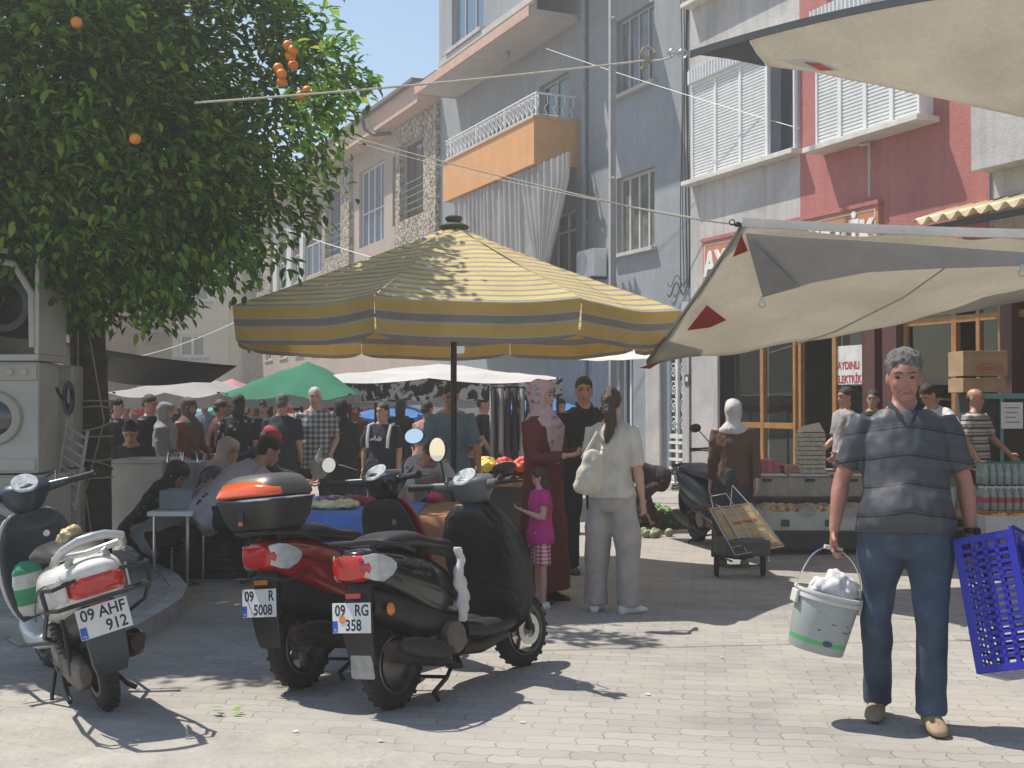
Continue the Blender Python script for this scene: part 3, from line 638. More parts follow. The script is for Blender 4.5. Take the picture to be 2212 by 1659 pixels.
for k, q in tw.items():
    if k in 'ABC': window(ta, *q, o=-.08, mul=3 if k == 'A' else 2, frm=mat('brown_frame', (.06,.045,.04), .5), rail=(5, 1.0), gl=M_GLB if k != 'A' else M_GL)
    elif k == 'n': window(ta, *q, o=-.08, mul=1, frm=mat('brown_frame'))
    elif k == 'big': window(ta, *q, o=-.12, mul=4, frm=M_PVC, gl=M_GLB, tr=.44, fw=.05)
    else:
        zz = lerp(q[2], q[3], .45); window(ta, q[0], q[1], q[2], zz, o=-.06, mul=3, frm=M_PVC, gl=M_GLB, fw=.045)
        b = MB(); b.fbox(q[0]+.01, q[1]-.01, -1.2, -.8, q[2], q[3]); b.build('recess_back', M_PINK, ta, world=True)
for q in low: window(ta, *q, mul=2, frm=M_PVC, sill=.05)
for a_, b__ in ((700,708),(652,659),(623,633),(594,602)): b = MB(); b.fbox(sx(b__), sx(a_), .003, .09, 6.0, 9.4); b.build('pilaster', M_PVC, ta, world=True)
for xl, xr, k in ((863,951,'A'),(703,762,'B'),(551,590,'C')):
    q = tw[k]; a0, a1 = sx(xr), sx(xl); b = MB(); fwall(b, a0, a1, 6.0-.9, 9.58, [(q[0]-.04, q[1]+.04, q[2]-.04, q[3]+.04)], o=.14, th=.13)
    b.quad(FP(a0,.14,5.1), FP(a0,0,5.1), FP(a0,0,9.58), FP(a0,.14,9.58)); b.quad(FP(a1,0,5.1), FP(a1,.14,5.1), FP(a1,.14,9.58), FP(a1,0,9.58))
    b.build('stone_bay', M_STONE, ta, world=True)
b = MB(); b.fbox(sB+.02, sC+.2, -8, .62, 9.6, 10.15); b.build('cornice', M_SALM, ta, world=True)
b = MB(); b.fbox(sB+.02, sC+.3, -8, .78, 10.151, 10.25); b.fbox(sB+5.5, sB+6.8, -1.5, .2, 10.25, 10.6); b.fbox(sB+.02, sC-6, -6, .1, 10.252, 10.52); b.build('roof', mat('roof_felt', (.13,.11,.11), .9), ta, world=True)
b = MB(); c0 = sx(795,290,.7); b.tube([FP(c0, .8, 10.3), FP(c0+.1, .84, 10.0), FP(c0-.05, .82, 9.7), FP(c0-.3, .6, 9.5), FP(c0-.9, .3, 9.45)], .06, 8); b.build('gutter_pipe', M_DKM, ta, world=True, smooth=True)
# --- white and red building with roller shutters
rd = thing('shop_building', 'white and dusty red building with white roller shutters over glazed shops', 'building', FP(sx(1735), 0, 0))
sR, sW = sx(1735), sx(2098,450,.35); sE = -2.0
W1 = (sx(1732,400), sx(1508,400), zy(1508,393), zy(1508,185)); W2 = (sx(2024,400), sx(1797,400), zy(1797,322), zy(1797,322)+1.75); W3 = (sx(1960,20), sx(1770,20), W2[2]+3.1, W2[3]+3.1); W4 = (W1[0], W1[1], W1[2]+3.1, W1[3]+3.1)
gz = 3.12; G1 = (sx(2040,800), sx(1556,900), .13, gz-.02)
m = MB(); fwall(m, sR, sA-.004, gz, 13, [W1, W4], o=.05); m.quad(FP(sA-.004,.05,gz), FP(sA-.004,-.2,gz), FP(sA-.004,-.2,13), FP(sA-.004,.05,13)); a = m.build('wall', M_WHITEP, rd, world=True); a['label'] = 'peeling white plaster wall'
m = MB(); fwall(m, sW, sR-.004, gz, 13, [W2, W3], o=.052); a = m.build('wall', M_RED, rd, world=True); a['label'] = 'dusty red plaster wall'
m = MB(); fwall(m, sE, sW-.004, 4.35, 13, [], o=.35); m.quad(FP(sW-.004,.35,4.35), FP(sW-.004,0,4.35), FP(sW-.004,0,13), FP(sW-.004,.35,13)); m.quad(FP(sW,0,4.35), FP(sW,.35,4.35), FP(sE,.35,4.35), FP(sE,0,4.35)); m.fbox(sE, sW-.006, -.3, .02, gz, 4.349); a = m.build('wall', M_WHITEP, rd, world=True); a['label'] = 'white plaster bay at the right'
def shutter(q, o, n, open_=None, box=.25, hz=None):
    s0, s1, z0, z1 = q; fr = MB(); fr.fbox(s0, s1, o-.05, o, z0, z0+.05); fr.fbox(s0, s1, o-.05, o, z1-.05, z1)
    for k in range(n+1):
        c = lerp(s0, s1, k/n); fr.fbox(max(s0, c-.035), min(s1, c+.035), o-.05, o+.012, z0+.05, z1-.05)
    w_ = fr.build('window', M_PVC, rd, world=True); w_['label'] = 'window with white roller shutters'
    for k in range(n):
        if open_ is not None and k in open_:
            g_ = MB(); g_.fbox(lerp(s0,s1,k/n)+.035, lerp(s0,s1,(k+1)/n)-.035, o-.3, o-.25, z0+.05, z1-.05); g_.build('pane', M_GL, w_, world=True); continue
        a, b = lerp(s0,s1,k/n)+.035, lerp(s0,s1,(k+1)/n)-.035; st = MB(); z = z0+.05; h = .052; vs = []; 
        while z < z1-.05: vs += [(z, -.03), (z+h*.25, -.006), (z+h*.7, -.006), (z+h*.97, -.03)]; z += h
        st.add([FP(s_, o+oo, zz) for zz, oo in vs for s_ in (a, b)], [(2*i+1, 2*i, 2*i+2, 2*i+3) for i in range(len(vs)-1)]); st.build('roller_shutter', M_PVC, w_, world=True)
    si = MB(); si.fbox(s0-.12, s1+.12, .054, o+.16, z0-.08, z0-.003); si.build('sill', mat('marble_sill', (.62,.60,.54), .5), w_, world=True, bevel=.008)
    # ribbed header box
    hb = MB(); k = s0-.05; i_ = 0; vs = []
    while k < s1+.05: vs.append((k, .02 if i_ % 4 in (0, 1) else 0)); k += .022; i_ += 1
    hb.add([FP(k_, o+.06+oo+(0 if zz == 0 else .0), z1+.002+zz) for k_, oo in vs for zz in (0, .24)], [(2*i+2, 2*i, 2*i+1, 2*i+3) for i in range(len(vs)-1)]); hb.fbox(s0-.05, s1+.05, .054, o+.06, z1+.003, z1+.235); hb.build('ribbed_header', M_PVC, w_, world=True)
    return w_
shutter(W1, .12, 4, open_=(0,)); shutter(W4, .12, 4); shutter(W2, .28, 4); shutter(W3, .28, 3)
for q, o in ((W2,.28),(W3,.28)):
    b = MB(); b.fbox(q[0]-.002, q[0]+.04, .054, o-.052, q[2], q[3]); b.fbox(q[1]-.04, q[1]+.002, .054, o-.052, q[2], q[3]); b.build('window_cheek', M_PVC, rd, world=True)
# ground floor: glazed shop front, amber frames, dark rooms with shelves
M_AMB = mat('amber_timber', (.36,.17,.05), .45, var=.2, vs=9)
M_MAR = mat('maroon_panel', (.10,.035,.03), .5, var=.15)
m = MB(); m.fbox(sE, sA-.01, -.25, .02, gz-.24, gz-.002); m.fbox(sA-.45, sA-.012, -.3, .06, 0, gz-.241); m.build('shop_header', M_MAR, rd, world=True)
m = MB(); m.fbox(sx(1550,850,.1), sx(1494,850,.1), .003, .1, 0, gz-.25); a = m.build('pilaster', M_WHITEP, rd, world=True)
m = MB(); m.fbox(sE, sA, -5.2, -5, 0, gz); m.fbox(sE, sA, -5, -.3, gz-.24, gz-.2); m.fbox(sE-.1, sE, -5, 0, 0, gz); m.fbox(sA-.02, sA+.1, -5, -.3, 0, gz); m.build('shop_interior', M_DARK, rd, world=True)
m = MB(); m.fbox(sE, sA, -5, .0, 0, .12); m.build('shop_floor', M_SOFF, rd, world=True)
def mull(px, w_=.07, z1=gz-.245): c = sx(px, 850); return (c-w_/2, c+w_/2, -.16, -.08, .12, z1)
m = MB()
for px in (1636,1706,1718,1792,1945,2050,2102,2150,2260,2400): m.fbox(*mull(px, .085 if px in (1636,1792,2050) else .06))
for a, b, z in ((1636,1706,1.12),(1945,2260,2.55),(1570,1636,1.12),(1792,1870,2.55)): m.fbox(sx(b,850)+.03, sx(a,850)-.03, -.155, -.085, z, z+.09)
m.build('amber_frame', M_AMB, rd, world=True)
for a_, b_ in ((1866,1893),(1910,1940),(2165,2190)): m = MB(); m.fbox(sx(b_,850), sx(a_,850), -.2, .03, .12, gz-.245); m.build('maroon_pier', M_MAR, rd, world=True)
M_SHG = mat('shop_glass', (.05,.055,.06), .04, var=0, bump=0, spec=1)
gm = bpy.data.materials.new('clear_glass'); gm.use_nodes = True; t = NT(gm); gg = t.new('ShaderNodeBsdfGlossy'); gg.inputs['Roughness'].default_value = .02; tt = t.new('ShaderNodeBsdfTransparent'); tt.inputs[0].default_value = (.8,.85,.84,1); ms = t.new('ShaderNodeMixShader'); fz = t.new('ShaderNodeFresnel'); fz.inputs[0].default_value = 1.5
t.lk(t.math('ADD', fz.outputs[0], .04), ms.inputs[0]); t.lk(tt.outputs[0], ms.inputs[1]); t.lk(gg.outputs[0], ms.inputs[2]); t.lk(ms.outputs[0], t.out.inputs[0])
for a, b in ((1572,1632),(1642,1703),(1800,1866),(1948,2048),(2106,2148)):
    p = MB(); p.fbox(sx(b,850)+.03, sx(a,850)-.03, -.125, -.117, .15, gz-.25); p.build('shop_pane', gm, rd, world=True)
rr = random.Random(11)
sh = MB()
for zz in (.6,1.0,1.4,1.8,2.2): sh.fbox(sE+.3, sA-.5, -4.98, -4.6, zz, zz+.03)
sh.build('shop_shelf', mat('shelf_grey', (.2,.2,.2), .6), rd, world=True)
for cname, col in (('red', (.35,.05,.04)), ('white', (.5,.5,.48)), ('blue', (.06,.12,.3)), ('yellow', (.5,.35,.06))):
    b = MB()
    for k in range(60):
        s_ = rr.uniform(sE+.4, sA-1); z = rr.choice((.63,1.03,1.43,1.83,2.23)); b.fbox(s_, s_+rr.uniform(.08,.25), -4.9, -4.65, z, z+rr.uniform(.1,.3))
    tag(b.build('shelf_goods', mat('goods_'+cname, col, .6), rd, world=True), 'packed '+cname+' goods on the shop shelves', kind='stuff')
# lettering sheet on the glass
q0, q1 = sx(1862,800,-.1), sx(1803,800,-.1); z0, z1 = zy(1830,830), zy(1830,768)
po = thing('shop_window_notice', 'white notice with red capital letters on the shop glass', 'sign', FP(q0, -.1, z0)); b = MB(); b.fbox(q0, q1, -.114, -.108, z0, z1+.15); b.build('sheet', mat('notice_white', (.66,.66,.64), .6), po, world=True)
for st, z in (('AYDINLI', z0+.27), ('ELEKTRİK', z0+.07)):
    tx = text(st, .155, mat('letter_red', (.45,.04,.04), .5), po, frame(FP((q0+q1)/2, -.105, z), -FU, (0,0,1)), ext=.001, off=.004, sx=.82); tx.data.transform(rootinv(po))
# orange shop sign board
g0, g1 = sx(1897,500,.12), sx(1518,560,.12); z0, z1 = zy(1520,626,.12), zy(1520,524,.12)
sg = thing('shop_sign', 'terracotta sign board with large white capital letters on the white and red wall', 'sign', FP(g1, .1, z0)); b = MB(); b.fbox(g0, g1, .056, .12, z0, z1); b.build('board', mat('terracotta_board', (.50,.19,.10), .6, var=.15, vs=3), sg, world=True)
b = MB(); e = .05
for a, b_, c, d in ((g0+e, g1-e, z0+e, z0+e+.02), (g0+e, g1-e, z1-e-.02, z1-e), (g0+e, g0+e+.02, z0+e+.02, z1-e-.02), (g1-e-.02, g1-e, z0+e+.02, z1-e-.02)): b.fbox(a, b_, .121, .126, c, d)
b.build('border', mat('cream_paint', (.72,.66,.52), .6), sg, world=True); b = MB(); b.fbox(g0-.03, g1+.03, .056, .15, z1+.001, z1+.06); b.build('edge_trim', M_RED, sg, world=True)
tx = text('AYDINLI ELEKTRİK', .56, mat('letter_white', (.78,.77,.74), .5), sg, frame(FP((g0+g1)/2, .128, (z0+z1)/2), -FU, (0,0,1)), ext=.008, off=.02, sx=.90); tx.data.transform(rootinv(sg))
w_ = max(v.co.length for v in tx.data.vertices); print('sign', round(g1-g0, 2), 'z', round(z1-z0, 2))
# corrugated canopy at the right, bracket pole on the red wall
cg = thing('corrugated_canopy', 'small cream corrugated canopy on the red wall at the far right', 'canopy', FP(sx(1990,480,.5), 0, zy(1965,485,.6)))
z_ = zy(1968,482,.75); c0 = sx(1968,480,.75); b = MB(); vs = []; n = 90
for i in range(n+1):
    s_ = c0-i*.035
    for oo, dz in ((.03,.22),(.75,0)): vs += [FP(s_, oo, z_+dz+.045*math.sin(i*.9))]
b.add(vs, [(2*i, 2*i+1, 2*i+3, 2*i+2) for i in range(n)]); b.build('corrugated_sheet', mat('cream_fibreglass', (.66,.57,.36), .5, var=.15, trans=.3), cg, world=True, smooth=True, solid=.006)
b = MB(); b.fbox(c0-3.1, c0-.05, .6, .68, z_-.12, z_-.055); b.build('canopy_beam', M_DKM, cg, world=True)
pb = MB(); c0 = sx(1872,400,.2); z0, z1 = zy(1878,422,.2), zy(1866,316,.2); pb.tube([FP(c0,.15,z0), FP(c0,.15,z1), FP(c0,.15,z1+.03), FP(c0+.2,.15,z1+.05)], .022, 6); tag(pb.build('wall_bracket', M_WHITEP), 'thin rusty pole bracket on the red wall above the sign', 'bracket')
# --- cream buildings closing the street
def fbuild(name, lab, m_, px0, px1, Y, top, wins, dep=9, mul=2):
    a, b = at(px0, 800, Y), at(px1, 800, Y); r_ = thing(name, lab, 'building', (a.x, Y, 0)); w_ = MB(); hs = []
    for x0, x1, y0, y1 in wins: p0, p1 = at(x0, y1, Y), at(x1, y0, Y); hs.append((p0.x, p1.x, p0.z, p1.z))
    xs = sorted({a.x, b.x, *[h[0] for h in hs], *[h[1] for h in hs]}); zs = sorted({0, top, *[h[2] for h in hs], *[h[3] for h in hs]})
    for x0, x1 in zip(xs, xs[1:]):
        for z0, z1 in zip(zs, zs[1:]):
            if any(h[0] < (x0+x1)/2 < h[1] and h[2] < (z0+z1)/2 < h[3] for h in hs): continue
            w_.quad((x0,Y,z0),(x1,Y,z0),(x1,Y,z1),(x0,Y,z1))
    for h in hs: w_.add([(h[0],Y,h[2]),(h[1],Y,h[2]),(h[1],Y,h[3]),(h[0],Y,h[3]),(h[0],Y+.3,h[2]),(h[1],Y+.3,h[2]),(h[1],Y+.3,h[3]),(h[0],Y+.3,h[3])], [(0,1,5,4),(1,2,6,5),(2,3,7,6),(3,0,4,7)])
    w_.add([(a.x,Y,0),(a.x,Y+dep,0),(a.x,Y+dep,top),(a.x,Y,top),(b.x,Y,0),(b.x,Y+dep,0),(b.x,Y+dep,top),(b.x,Y,top)], [(0,3,2,1),(4,5,6,7),(3,7,6,2)])
    w_.build('wall', m_, r_, world=True)
    for h in hs:
        f = MB(); e = .12
        for q in ((h[0],h[1],h[2],h[2]+e),(h[0],h[1],h[3]-e,h[3]),(h[0],h[0]+e,h[2]+e,h[3]-e),(h[1]-e,h[1],h[2]+e,h[3]-e),((h[0]+h[1])/2-e/2,(h[0]+h[1])/2+e/2,h[2]+e,h[3]-e)): f.box((q[0],Y+.12,q[2]),(q[1],Y+.2,q[3]))
        w__ = f.build('window', M_PVC, r_, world=True); p = MB(); p.box((h[0]+.05,Y+.22,h[2]+.05),(h[1]-.05,Y+.24,h[3]-.05)); p.build('pane', M_GL, w__, world=True)
        p = MB(); p.box((h[0]-.15,Y-.12,h[2]-.12),(h[1]+.15,Y-.003,h[2]-.01)); p.build('sill', M_WHITEP, w__, world=True)
    return r_
fbuild('corner_building', 'cream building with white framed windows behind the market, beside the tan row', M_CREAM, 372, 492, 54, 9.5, [(386,444,722,772),(384,452,612,651)])
fbuild('end_building', 'pale grey building between the cream corner building and the tan row', M_WHITEP, 493, 575, 57, 9.3, [(520,545,655,668)])
r_ = fbuild('balcony_building', 'cream building with columned balconies seen right of the tree trunk', M_CREAM, 150, 372, 60, 10.5, [(318,336,722,740),(250,275,640,690),(300,330,640,690)])
b = MB(); a = at(218, 720, 59); c = at(372, 720, 59); b.box((a.x, 58.4, a.z), (c.x, 59.98, a.z+.35)); b.build('balcony', M_WHITEP, r_, world=True); b = MB(); b.box((a.x, 58.4, a.z+3.2), (c.x, 59.98, a.z+3.5)); b.build('balcony_roof', M_WHITEP, r_, world=True)
for px in (236, 266, 312, 352): p = at(px, 720, 58.6); b = MB(); b.box((p.x-.2, 58.42, a.z+.351), (p.x+.2, 58.8, a.z+3.19)); b.build('balcony_column', M_SALM, r_, world=True)
fbuild('terracotta_building', 'tall terracotta beige building half hidden behind the orange tree', plaster('terracotta_plaster', (.46,.30,.21), 2, .2), -420, 150, 50, 13.5, [(20,60,330,400),(-80,-40,330,400),(96,130,330,400),(20,60,480,550),(96,130,480,550),(96,130,640,700),(20,60,640,700)])
fbuild('apartment_block', 'pale apartment block glimpsed through the left of the tree crown', M_CREAM, -1500, -430, 40, 12, [(-700,-640,400,480)])
# building on the near side left of the camera's street, outside the frame, shades nothing: left out
# utility pole in front of the blue facade
pu = thing('utility_pole', 'tall grey utility pole with a thin conduit before the blue facade', 'pole', at(1326, 1100, 19)*1)
pu.location.z = 0; b = MB(); x, y = pu.location.x, pu.location.y; b.tube([(x,y,0),(x,y,11)], [.045,.035], 10); b.build('shaft', mat('pole_steel', (.30,.30,.29), .6, .3), pu, world=True, smooth=True)
b = MB(); b.tube([(x-.06,y-.03,0),(x-.05,y-.03,11)], .022, 6)
for z in (2.5,5.0,7.5): b.box((x-.08,y-.055,z),(x+.02,y-.03,z+.03))
b.build('conduit', M_PVC, pu, world=True)
# ---------------------------------------------------------------- orange tree
M_BARK = mat('dark_bark', (.075,.065,.055), .9, var=.4, vs=12, bump=1, bs=45, bd=.03)
def p_leaf(t, o):
    oi = t.new('ShaderNodeNewGeometry'); r_ = oi.outputs['Random Per Island']
    return t.ramp(r_, [(0, (.030,.090,.014)), (.40, (.065,.175,.022)), (.72, (.15,.31,.035)), (.92, (.27,.42,.05)), (1, (.42,.45,.06))])
M_LEAF = mat('citrus_leaf', rough=.42, spec=.3, var=0, bump=0, pat=p_leaf, trans=.48)
tb = gnd(196, 1222, .12); TX, TY = tb.x, tb.y
tr = thing('orange_tree', 'orange tree with a dense glossy crown, ropes tied round its dark trunk', 'tree', (TX, TY, .12))
p = MB(); tk = [V((TX-.03,TY,.1)), V((TX,TY,.35)), V((TX+.01,TY,1.0)), V((TX-.02,TY,1.7)), V((TX-.05,TY,2.2)), V((TX-.02,TY-.05,2.7))]
p.tube(tk, [.23,.17,.165,.15,.15,.14], 16)
for e_, r0 in (((-1.0,-.5,4.1),.085),((.9,-.9,4.0),.085),((.3,.8,4.4),.08),((-.5,-1.3,3.9),.07),((1.6,-.2,3.6),.06),((-1.7,.3,3.8),.06),((.1,-.4,5.2),.08)):
    a = V((TX-.03, TY-.03, 2.35)); b_ = V((TX, TY, 0))+V(e_); mid = lerp(a, b_, .5)+V((random.uniform(-.15,.15), random.uniform(-.15,.15), .15)); p.tube([a, lerp(a,mid,.5)+V((0,0,.03)), mid, lerp(mid,b_,.6), b_], [r0,r0*.85,r0*.7,r0*.45,.02], 8)
p.build('trunk', M_BARK, tr, world=True, smooth=True, ang=80, sub=1)
# crown: leaf rosettes on an uneven shell plus inner filling
rr = random.Random(21); CC = V((TX-.80, TY-.45, 4.05))
def rad(d):
    az = math.atan2(d.y, d.x); q = 1+.10*math.sin(3*az+1)+.08*math.sin(5*az+2*d.z)+.13*noise.noise(d*2.1+V((3,1,7)))+.20*noise.noise(d*4.6+V((1,9,4)))
    return V((d.x*2.34*q, d.y*2.3*q, d.z*(1.75 if d.z > 0 else 1.8)*q))
vs = []; fs = []
def leaf(p, d, up, L, w):
    sd = d.cross(up); sd = sd.normalized() if sd.length > .01 else V((1,0,0)); up = sd.cross(d).normalized(); n = len(vs); k = .25*w
    for f_, ww in ((0,.0),(.3,.85),(.62,.9),(1,0)):
        c = p+d*L*f_-up*(.10*L*f_*f_)
        if ww: vs.append(c+sd*w*ww*.5+up*k); vs.append(c); vs.append(c-sd*w*ww*.5+up*k)
        else: vs.append(c)
    fs.extend([(n,n+1,n+2),(n,n+2,n+3),(n+1,n+4,n+5,n+2),(n+2,n+5,n+6,n+3),(n+4,n+7,n+5),(n+5,n+7,n+6)])
def rosette(p, out, nl, sp=.09, sz=1.0):
    for k in range(nl):
        d = V((rr.gauss(0,1), rr.gauss(0,1), rr.gauss(0,.7))).normalized()*.75+out*.65+V((0,0,-.18)); d.normalize()
        q = p+V((rr.gauss(0,sp), rr.gauss(0,sp), rr.gauss(0,sp)))
        leaf(q, d, V((rr.gauss(0,.35), rr.gauss(0,.35), 1)), rr.uniform(.075,.125)*sz, rr.uniform(.036,.058)*sz)
cnt = 0
while cnt < 6600:
    d = V((rr.gauss(0,1), rr.gauss(0,1), rr.gauss(0,1))).normalized(); e_ = rad(d); f_ = rr.uniform(.86, 1.05) if cnt < 4700 else rr.uniform(.45,.86)
    p = CC+e_*f_
    if p.z < 2.12+.25*noise.noise(V((p.x*2, p.y*2, 0))): continue
    if noise.noise(p*.95+V((5,5,5))) < -.42 and f_ > .8: cnt += .5; continue
    rosette(p, d, 17 if f_ > .85 else 11, .10); cnt += 1
# hanging and reaching sprays on the rim seen in the picture
for px, py, Y, dx, dz, n_ in ((790,175,8.7,.5,-.1,7),(745,240,8.8,.4,-.2,6),(740,300,8.8,.3,-.5,6),(690,380,8.9,.2,-.6,6),(600,560,9.0,.4,-.3,7),(560,600,9.0,.5,-.4,6),(370,660,8.9,.1,-1,7),(335,690,9,-.1,-1,6),(285,650,9.2,0,-1,6),(470,620,8.9,.3,-.8,6),(540,640,9,.4,-.6,4),(720,200,8.7,.5,.2,8),(740,100,8.7,.5,.3,7),(120,560,9.3,-.3,-.8,6),(60,570,9.3,-.3,-.6,8),(10,560,9.3,-.3,-.6,8),(230,620,9.2,0,-1,6),(100,590,9.2,-.3,-.8,6)):
    a = at(px, py, Y); dd = V((dx, 0, dz)).normalized()
    for k in range(n_): rosette(a-dd*(.30-.06*k)+V((rr.gauss(0,.05),rr.gauss(0,.08),rr.gauss(0,.05))), dd, 7, .05)
cr = MB(); cr.v = [tuple(v) for v in vs]; cr.f = fs; cr.build('crown', M_LEAF, tr, world=True, smooth=True, ang=180)
m_or = mat('orange_peel', (.72,.22,.02), .45, var=.15, vs=20, bump=.3, bs=90, bd=.002)
for px, py, Y in ((622,98,8.6),(634,108,8.55),(628,121,8.62),(608,160,8.6),(601,147,8.66),(633,141,8.7),(609,178,8.64),(165,48,7.9),(664,196,8.75),(292,300,7.95),(650,206,8.7)):
    a = at(px, py, Y); o_ = MB(); o_.ell(a, (.038,.038,.036), seg=14, n=10); o_.build('orange', m_or, tr, world=True, smooth=True)
# ropes round the trunk
m_rope = mat('pale_rope', (.34,.30,.24), .9, var=.2, vs=40, bump=.6, bs=200, bd=.003)
p = MB()
for k in range(7):
    z0 = 1.52-.10*k+(.0 if k < 4 else -.05); t0 = .25*math.sin(k*2.1)
    p.tube([V((TX+.172*math.cos(a_), TY+.172*math.sin(a_), z0+t0*.25*math.cos(a_+k))) for a_ in [6.2832*i/20 for i in range(21)]], .008, 5)
tag(p.build('rope_coil', m_rope), 'pale rope wound several times round the orange tree trunk', 'rope')
def rope(nm, pts, r_, lab, m_=m_rope, sag=0, n=16, cat='rope', world=None):
    q = []
    for a, b_ in zip(pts, pts[1:]):
        for i in range(n): f = i/n; q.append(lerp(a, b_, f)-V((0,0,4*sag*f*(1-f))))
    q.append(pts[-1]); m = MB(); m.tube(q, r_, 6); return tag(m.build(nm, m_, smooth=True), lab, cat)
rope('rope', [V((TX-.06,TY-.17,2.25)), V((TX-.05,TY-.19,1.2)), V((TX+.13,TY-.25,.14))], .007, 'slack rope running straight down the left side of the tree trunk')
rope('rope', [V((TX+.02,TY-.17,2.15)), V((TX+.17,TY-.19,1.35)), V((TX-.13,TY-.25,.14))], .007, 'slack rope slanting across the tree trunk to its lower left')
p = MB(); p.tube([at(150,860,9.1)+V((.03*math.cos(t_*.3), -.02, .11*math.sin(t_*.3))) for t_ in range(24)], .018, 7); p.tube([at(150,880,9.1), at(128,852,9.05), at(122,838,9.0)], .012, 6); tag(p.build('carabiner_hook', M_DKM, smooth=True), 'dark looped hook hanging between the washing machines and the trunk', 'hook')
# ---------------------------------------------------------------- market umbrella
UX, UY = at(980, 800, 10.7).x, 10.7; UR = 1.98; UE = 2.27; UA = 3.06
um = thing('market_umbrella', 'large yellow and grey striped market umbrella on a dark pole', 'umbrella', (UX, UY, 0))
def p_umb(t, o):
    v = sepz(t, o, 1); n_ = t.new('ShaderNodeValToRGB'); n_.color_ramp.interpolation = 'CONSTANT'; e = n_.color_ramp.elements
    st = [(0,(.93,.70,.22)),(.52,(.78,.74,.62)),(.58,(.42,.41,.40)),(.66,(.42,.41,.40)),(.86,(.45,.44,.42)),(.92,(.78,.74,.62))]
    while len(e) < len(st): e.new(.5)
    for i, (p_, c) in enumerate(st): e[i].position = p_; e[i].color = (*c, 1)
    t.lk(t.math('FRACT', t.math('DIVIDE', v, .165)), n_.inputs[0])
    gn = t.new('ShaderNodeTexCoord'); st_ = t.ramp(t.noise(gn.outputs['Object'], 1.5, 5, .6), [(.35, .86), (.6, 1.05)])
    return t.mix(1, n_.outputs[0], st_, 'MULTIPLY')
m_umb = mat('striped_umbrella_cloth', rough=.8, var=.06, vs=3, bump=.35, bs=6, co='UV', pat=p_umb, trans=.42, bd=.03)
m_umv = mat('striped_valance_shaded', rough=.85, var=.06, vs=3, bump=.35, bs=6, co='UV', pat=lambda t, o: t.mix(1, p_umb(t, o), (.55,.50,.47), 'MULTIPLY'), trans=.18, bd=.03)  # canopy cloth again, its colour darkened to paint the valance's unlit side
A0 = R(-90-14); vang = [A0+i*math.pi/4 for i in range(8)]
def uvtx(i, f, drop=0, r=1.0):
    a = vang[i % 8]; return V((UX+UR*f*math.cos(a)*r, UY+UR*f*math.sin(a)*r, lerp(UA, UE, f**.93)-drop))
cp_ = MB(); NR, NS = 14, 12
for i in range(8):
    base = len(cp_.v)
    for j in range(NR+1):
        f = .045+.955*j/NR
        for k in range(NS+1):
            u = k/NS; q = lerp(uvtx(i, f), uvtx(i+1, f), u); sag = .035*f*math.sin(math.pi*u)*(.4+.6*f); q.z -= sag-.006*math.sin(9*u+4*f+i)
            c2 = V((UX, UY, q.z)); q = q-(q-c2)*.03*math.sin(math.pi*u)*f
            cp_.v.append(tuple(q)); cp_.uv.append((u*1.5+i*2, f*2.8))
    for j in range(NR):
        for k in range(NS):
            a = base+j*(NS+1)+k; cp_.f.append((a, a+NS+1, a+NS+2, a+1))
can = cp_.build('canopy', m_umb, um, world=True, smooth=True, ang=50)
for i in range(8):
    va = MB(); NV = 8; NK = 20
    for j in range(NV+1):
        for k in range(NK+1):
            u = k/NK; q = lerp(uvtx(i,1), uvtx(i+1,1), u); q.z -= .035*math.sin(math.pi*u)-.006*math.sin(9*u+4+i)
            c2 = V((UX, UY, q.z)); q = q-(q-c2)*.03*math.sin(math.pi*u)
            edge = min(u, 1-u)*NK/2; hgt = .30*(1-.10*max(0, 1-edge*1.1)**2); out = (q-V((UX, UY, q.z))).normalized()
            dn = j/NV; q = q-V((0,0,hgt*dn))+out*(.010*math.sin(17*u+i)*dn-.03*dn+.004)+(lerp(uvtx(i,1), uvtx(i+1,1), .5)-q)*(.03*dn*dn if 0 < k < NK else .012*dn)
            va.v.append(tuple(q)); va.uv.append((u*1.5+i*2, 2.8+hgt*dn))
    for j in range(NV):
        for k in range(NK):
            if i in (2, 4) and (j, k) in (((4,6),(4,7),(5,6),(5,7)) if i == 4 else ((5,9),(5,10))): continue
            a = j*(NK+1)+k; va.f.append((a, a+NK+1, a+NK+2, a+1))
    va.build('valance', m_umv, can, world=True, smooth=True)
    r_ = MB(); r_.tube([uvtx(i,.06)-V((0,0,.03)), uvtx(i,.995)-V((0,0,.03))], .011, 6); r_.build('rib', M_DKM, um, world=True, smooth=True)
    r_ = MB(); r_.tube([V((UX,UY,2.12)), uvtx(i,.5)-V((0,0,.035))], .009, 6); r_.build('strut', M_DKM, um, world=True, smooth=True)
p = MB(); p.tube([V((UX,UY,.04)), V((UX,UY,UA+.02))], .027, 12); p.build('pole', M_DKM, um, world=True, smooth=True)
p = MB(); p.lathe((UX,UY,0), (0,0,1), [(.30,.002),(.30,.05),(.1,.08),(.05,.3)], 20); p.build('base', mat('cast_base', (.07,.07,.07), .8), um, world=True, smooth=True)
p = MB(); p.lathe((UX,UY,2.10), (0,0,1), [(.045,-.05),(.05,-.04),(.05,.05),(.035,.07)], 12); p.build('runner', M_DKM, um, world=True, smooth=True)
p = MB(); p.lathe((UX,UY,UA-.03), (0,0,1), [(.15,-.02),(.145,.025),(.06,.045),(.055,.06),(.08,.07),(.085,.10),(.04,.115),(.01,.12)], 14); p.build('top_cap', mat('umbrella_cap', (.06,.065,.05), .8, bump=.5), um, world=True, smooth=True, sub=1)
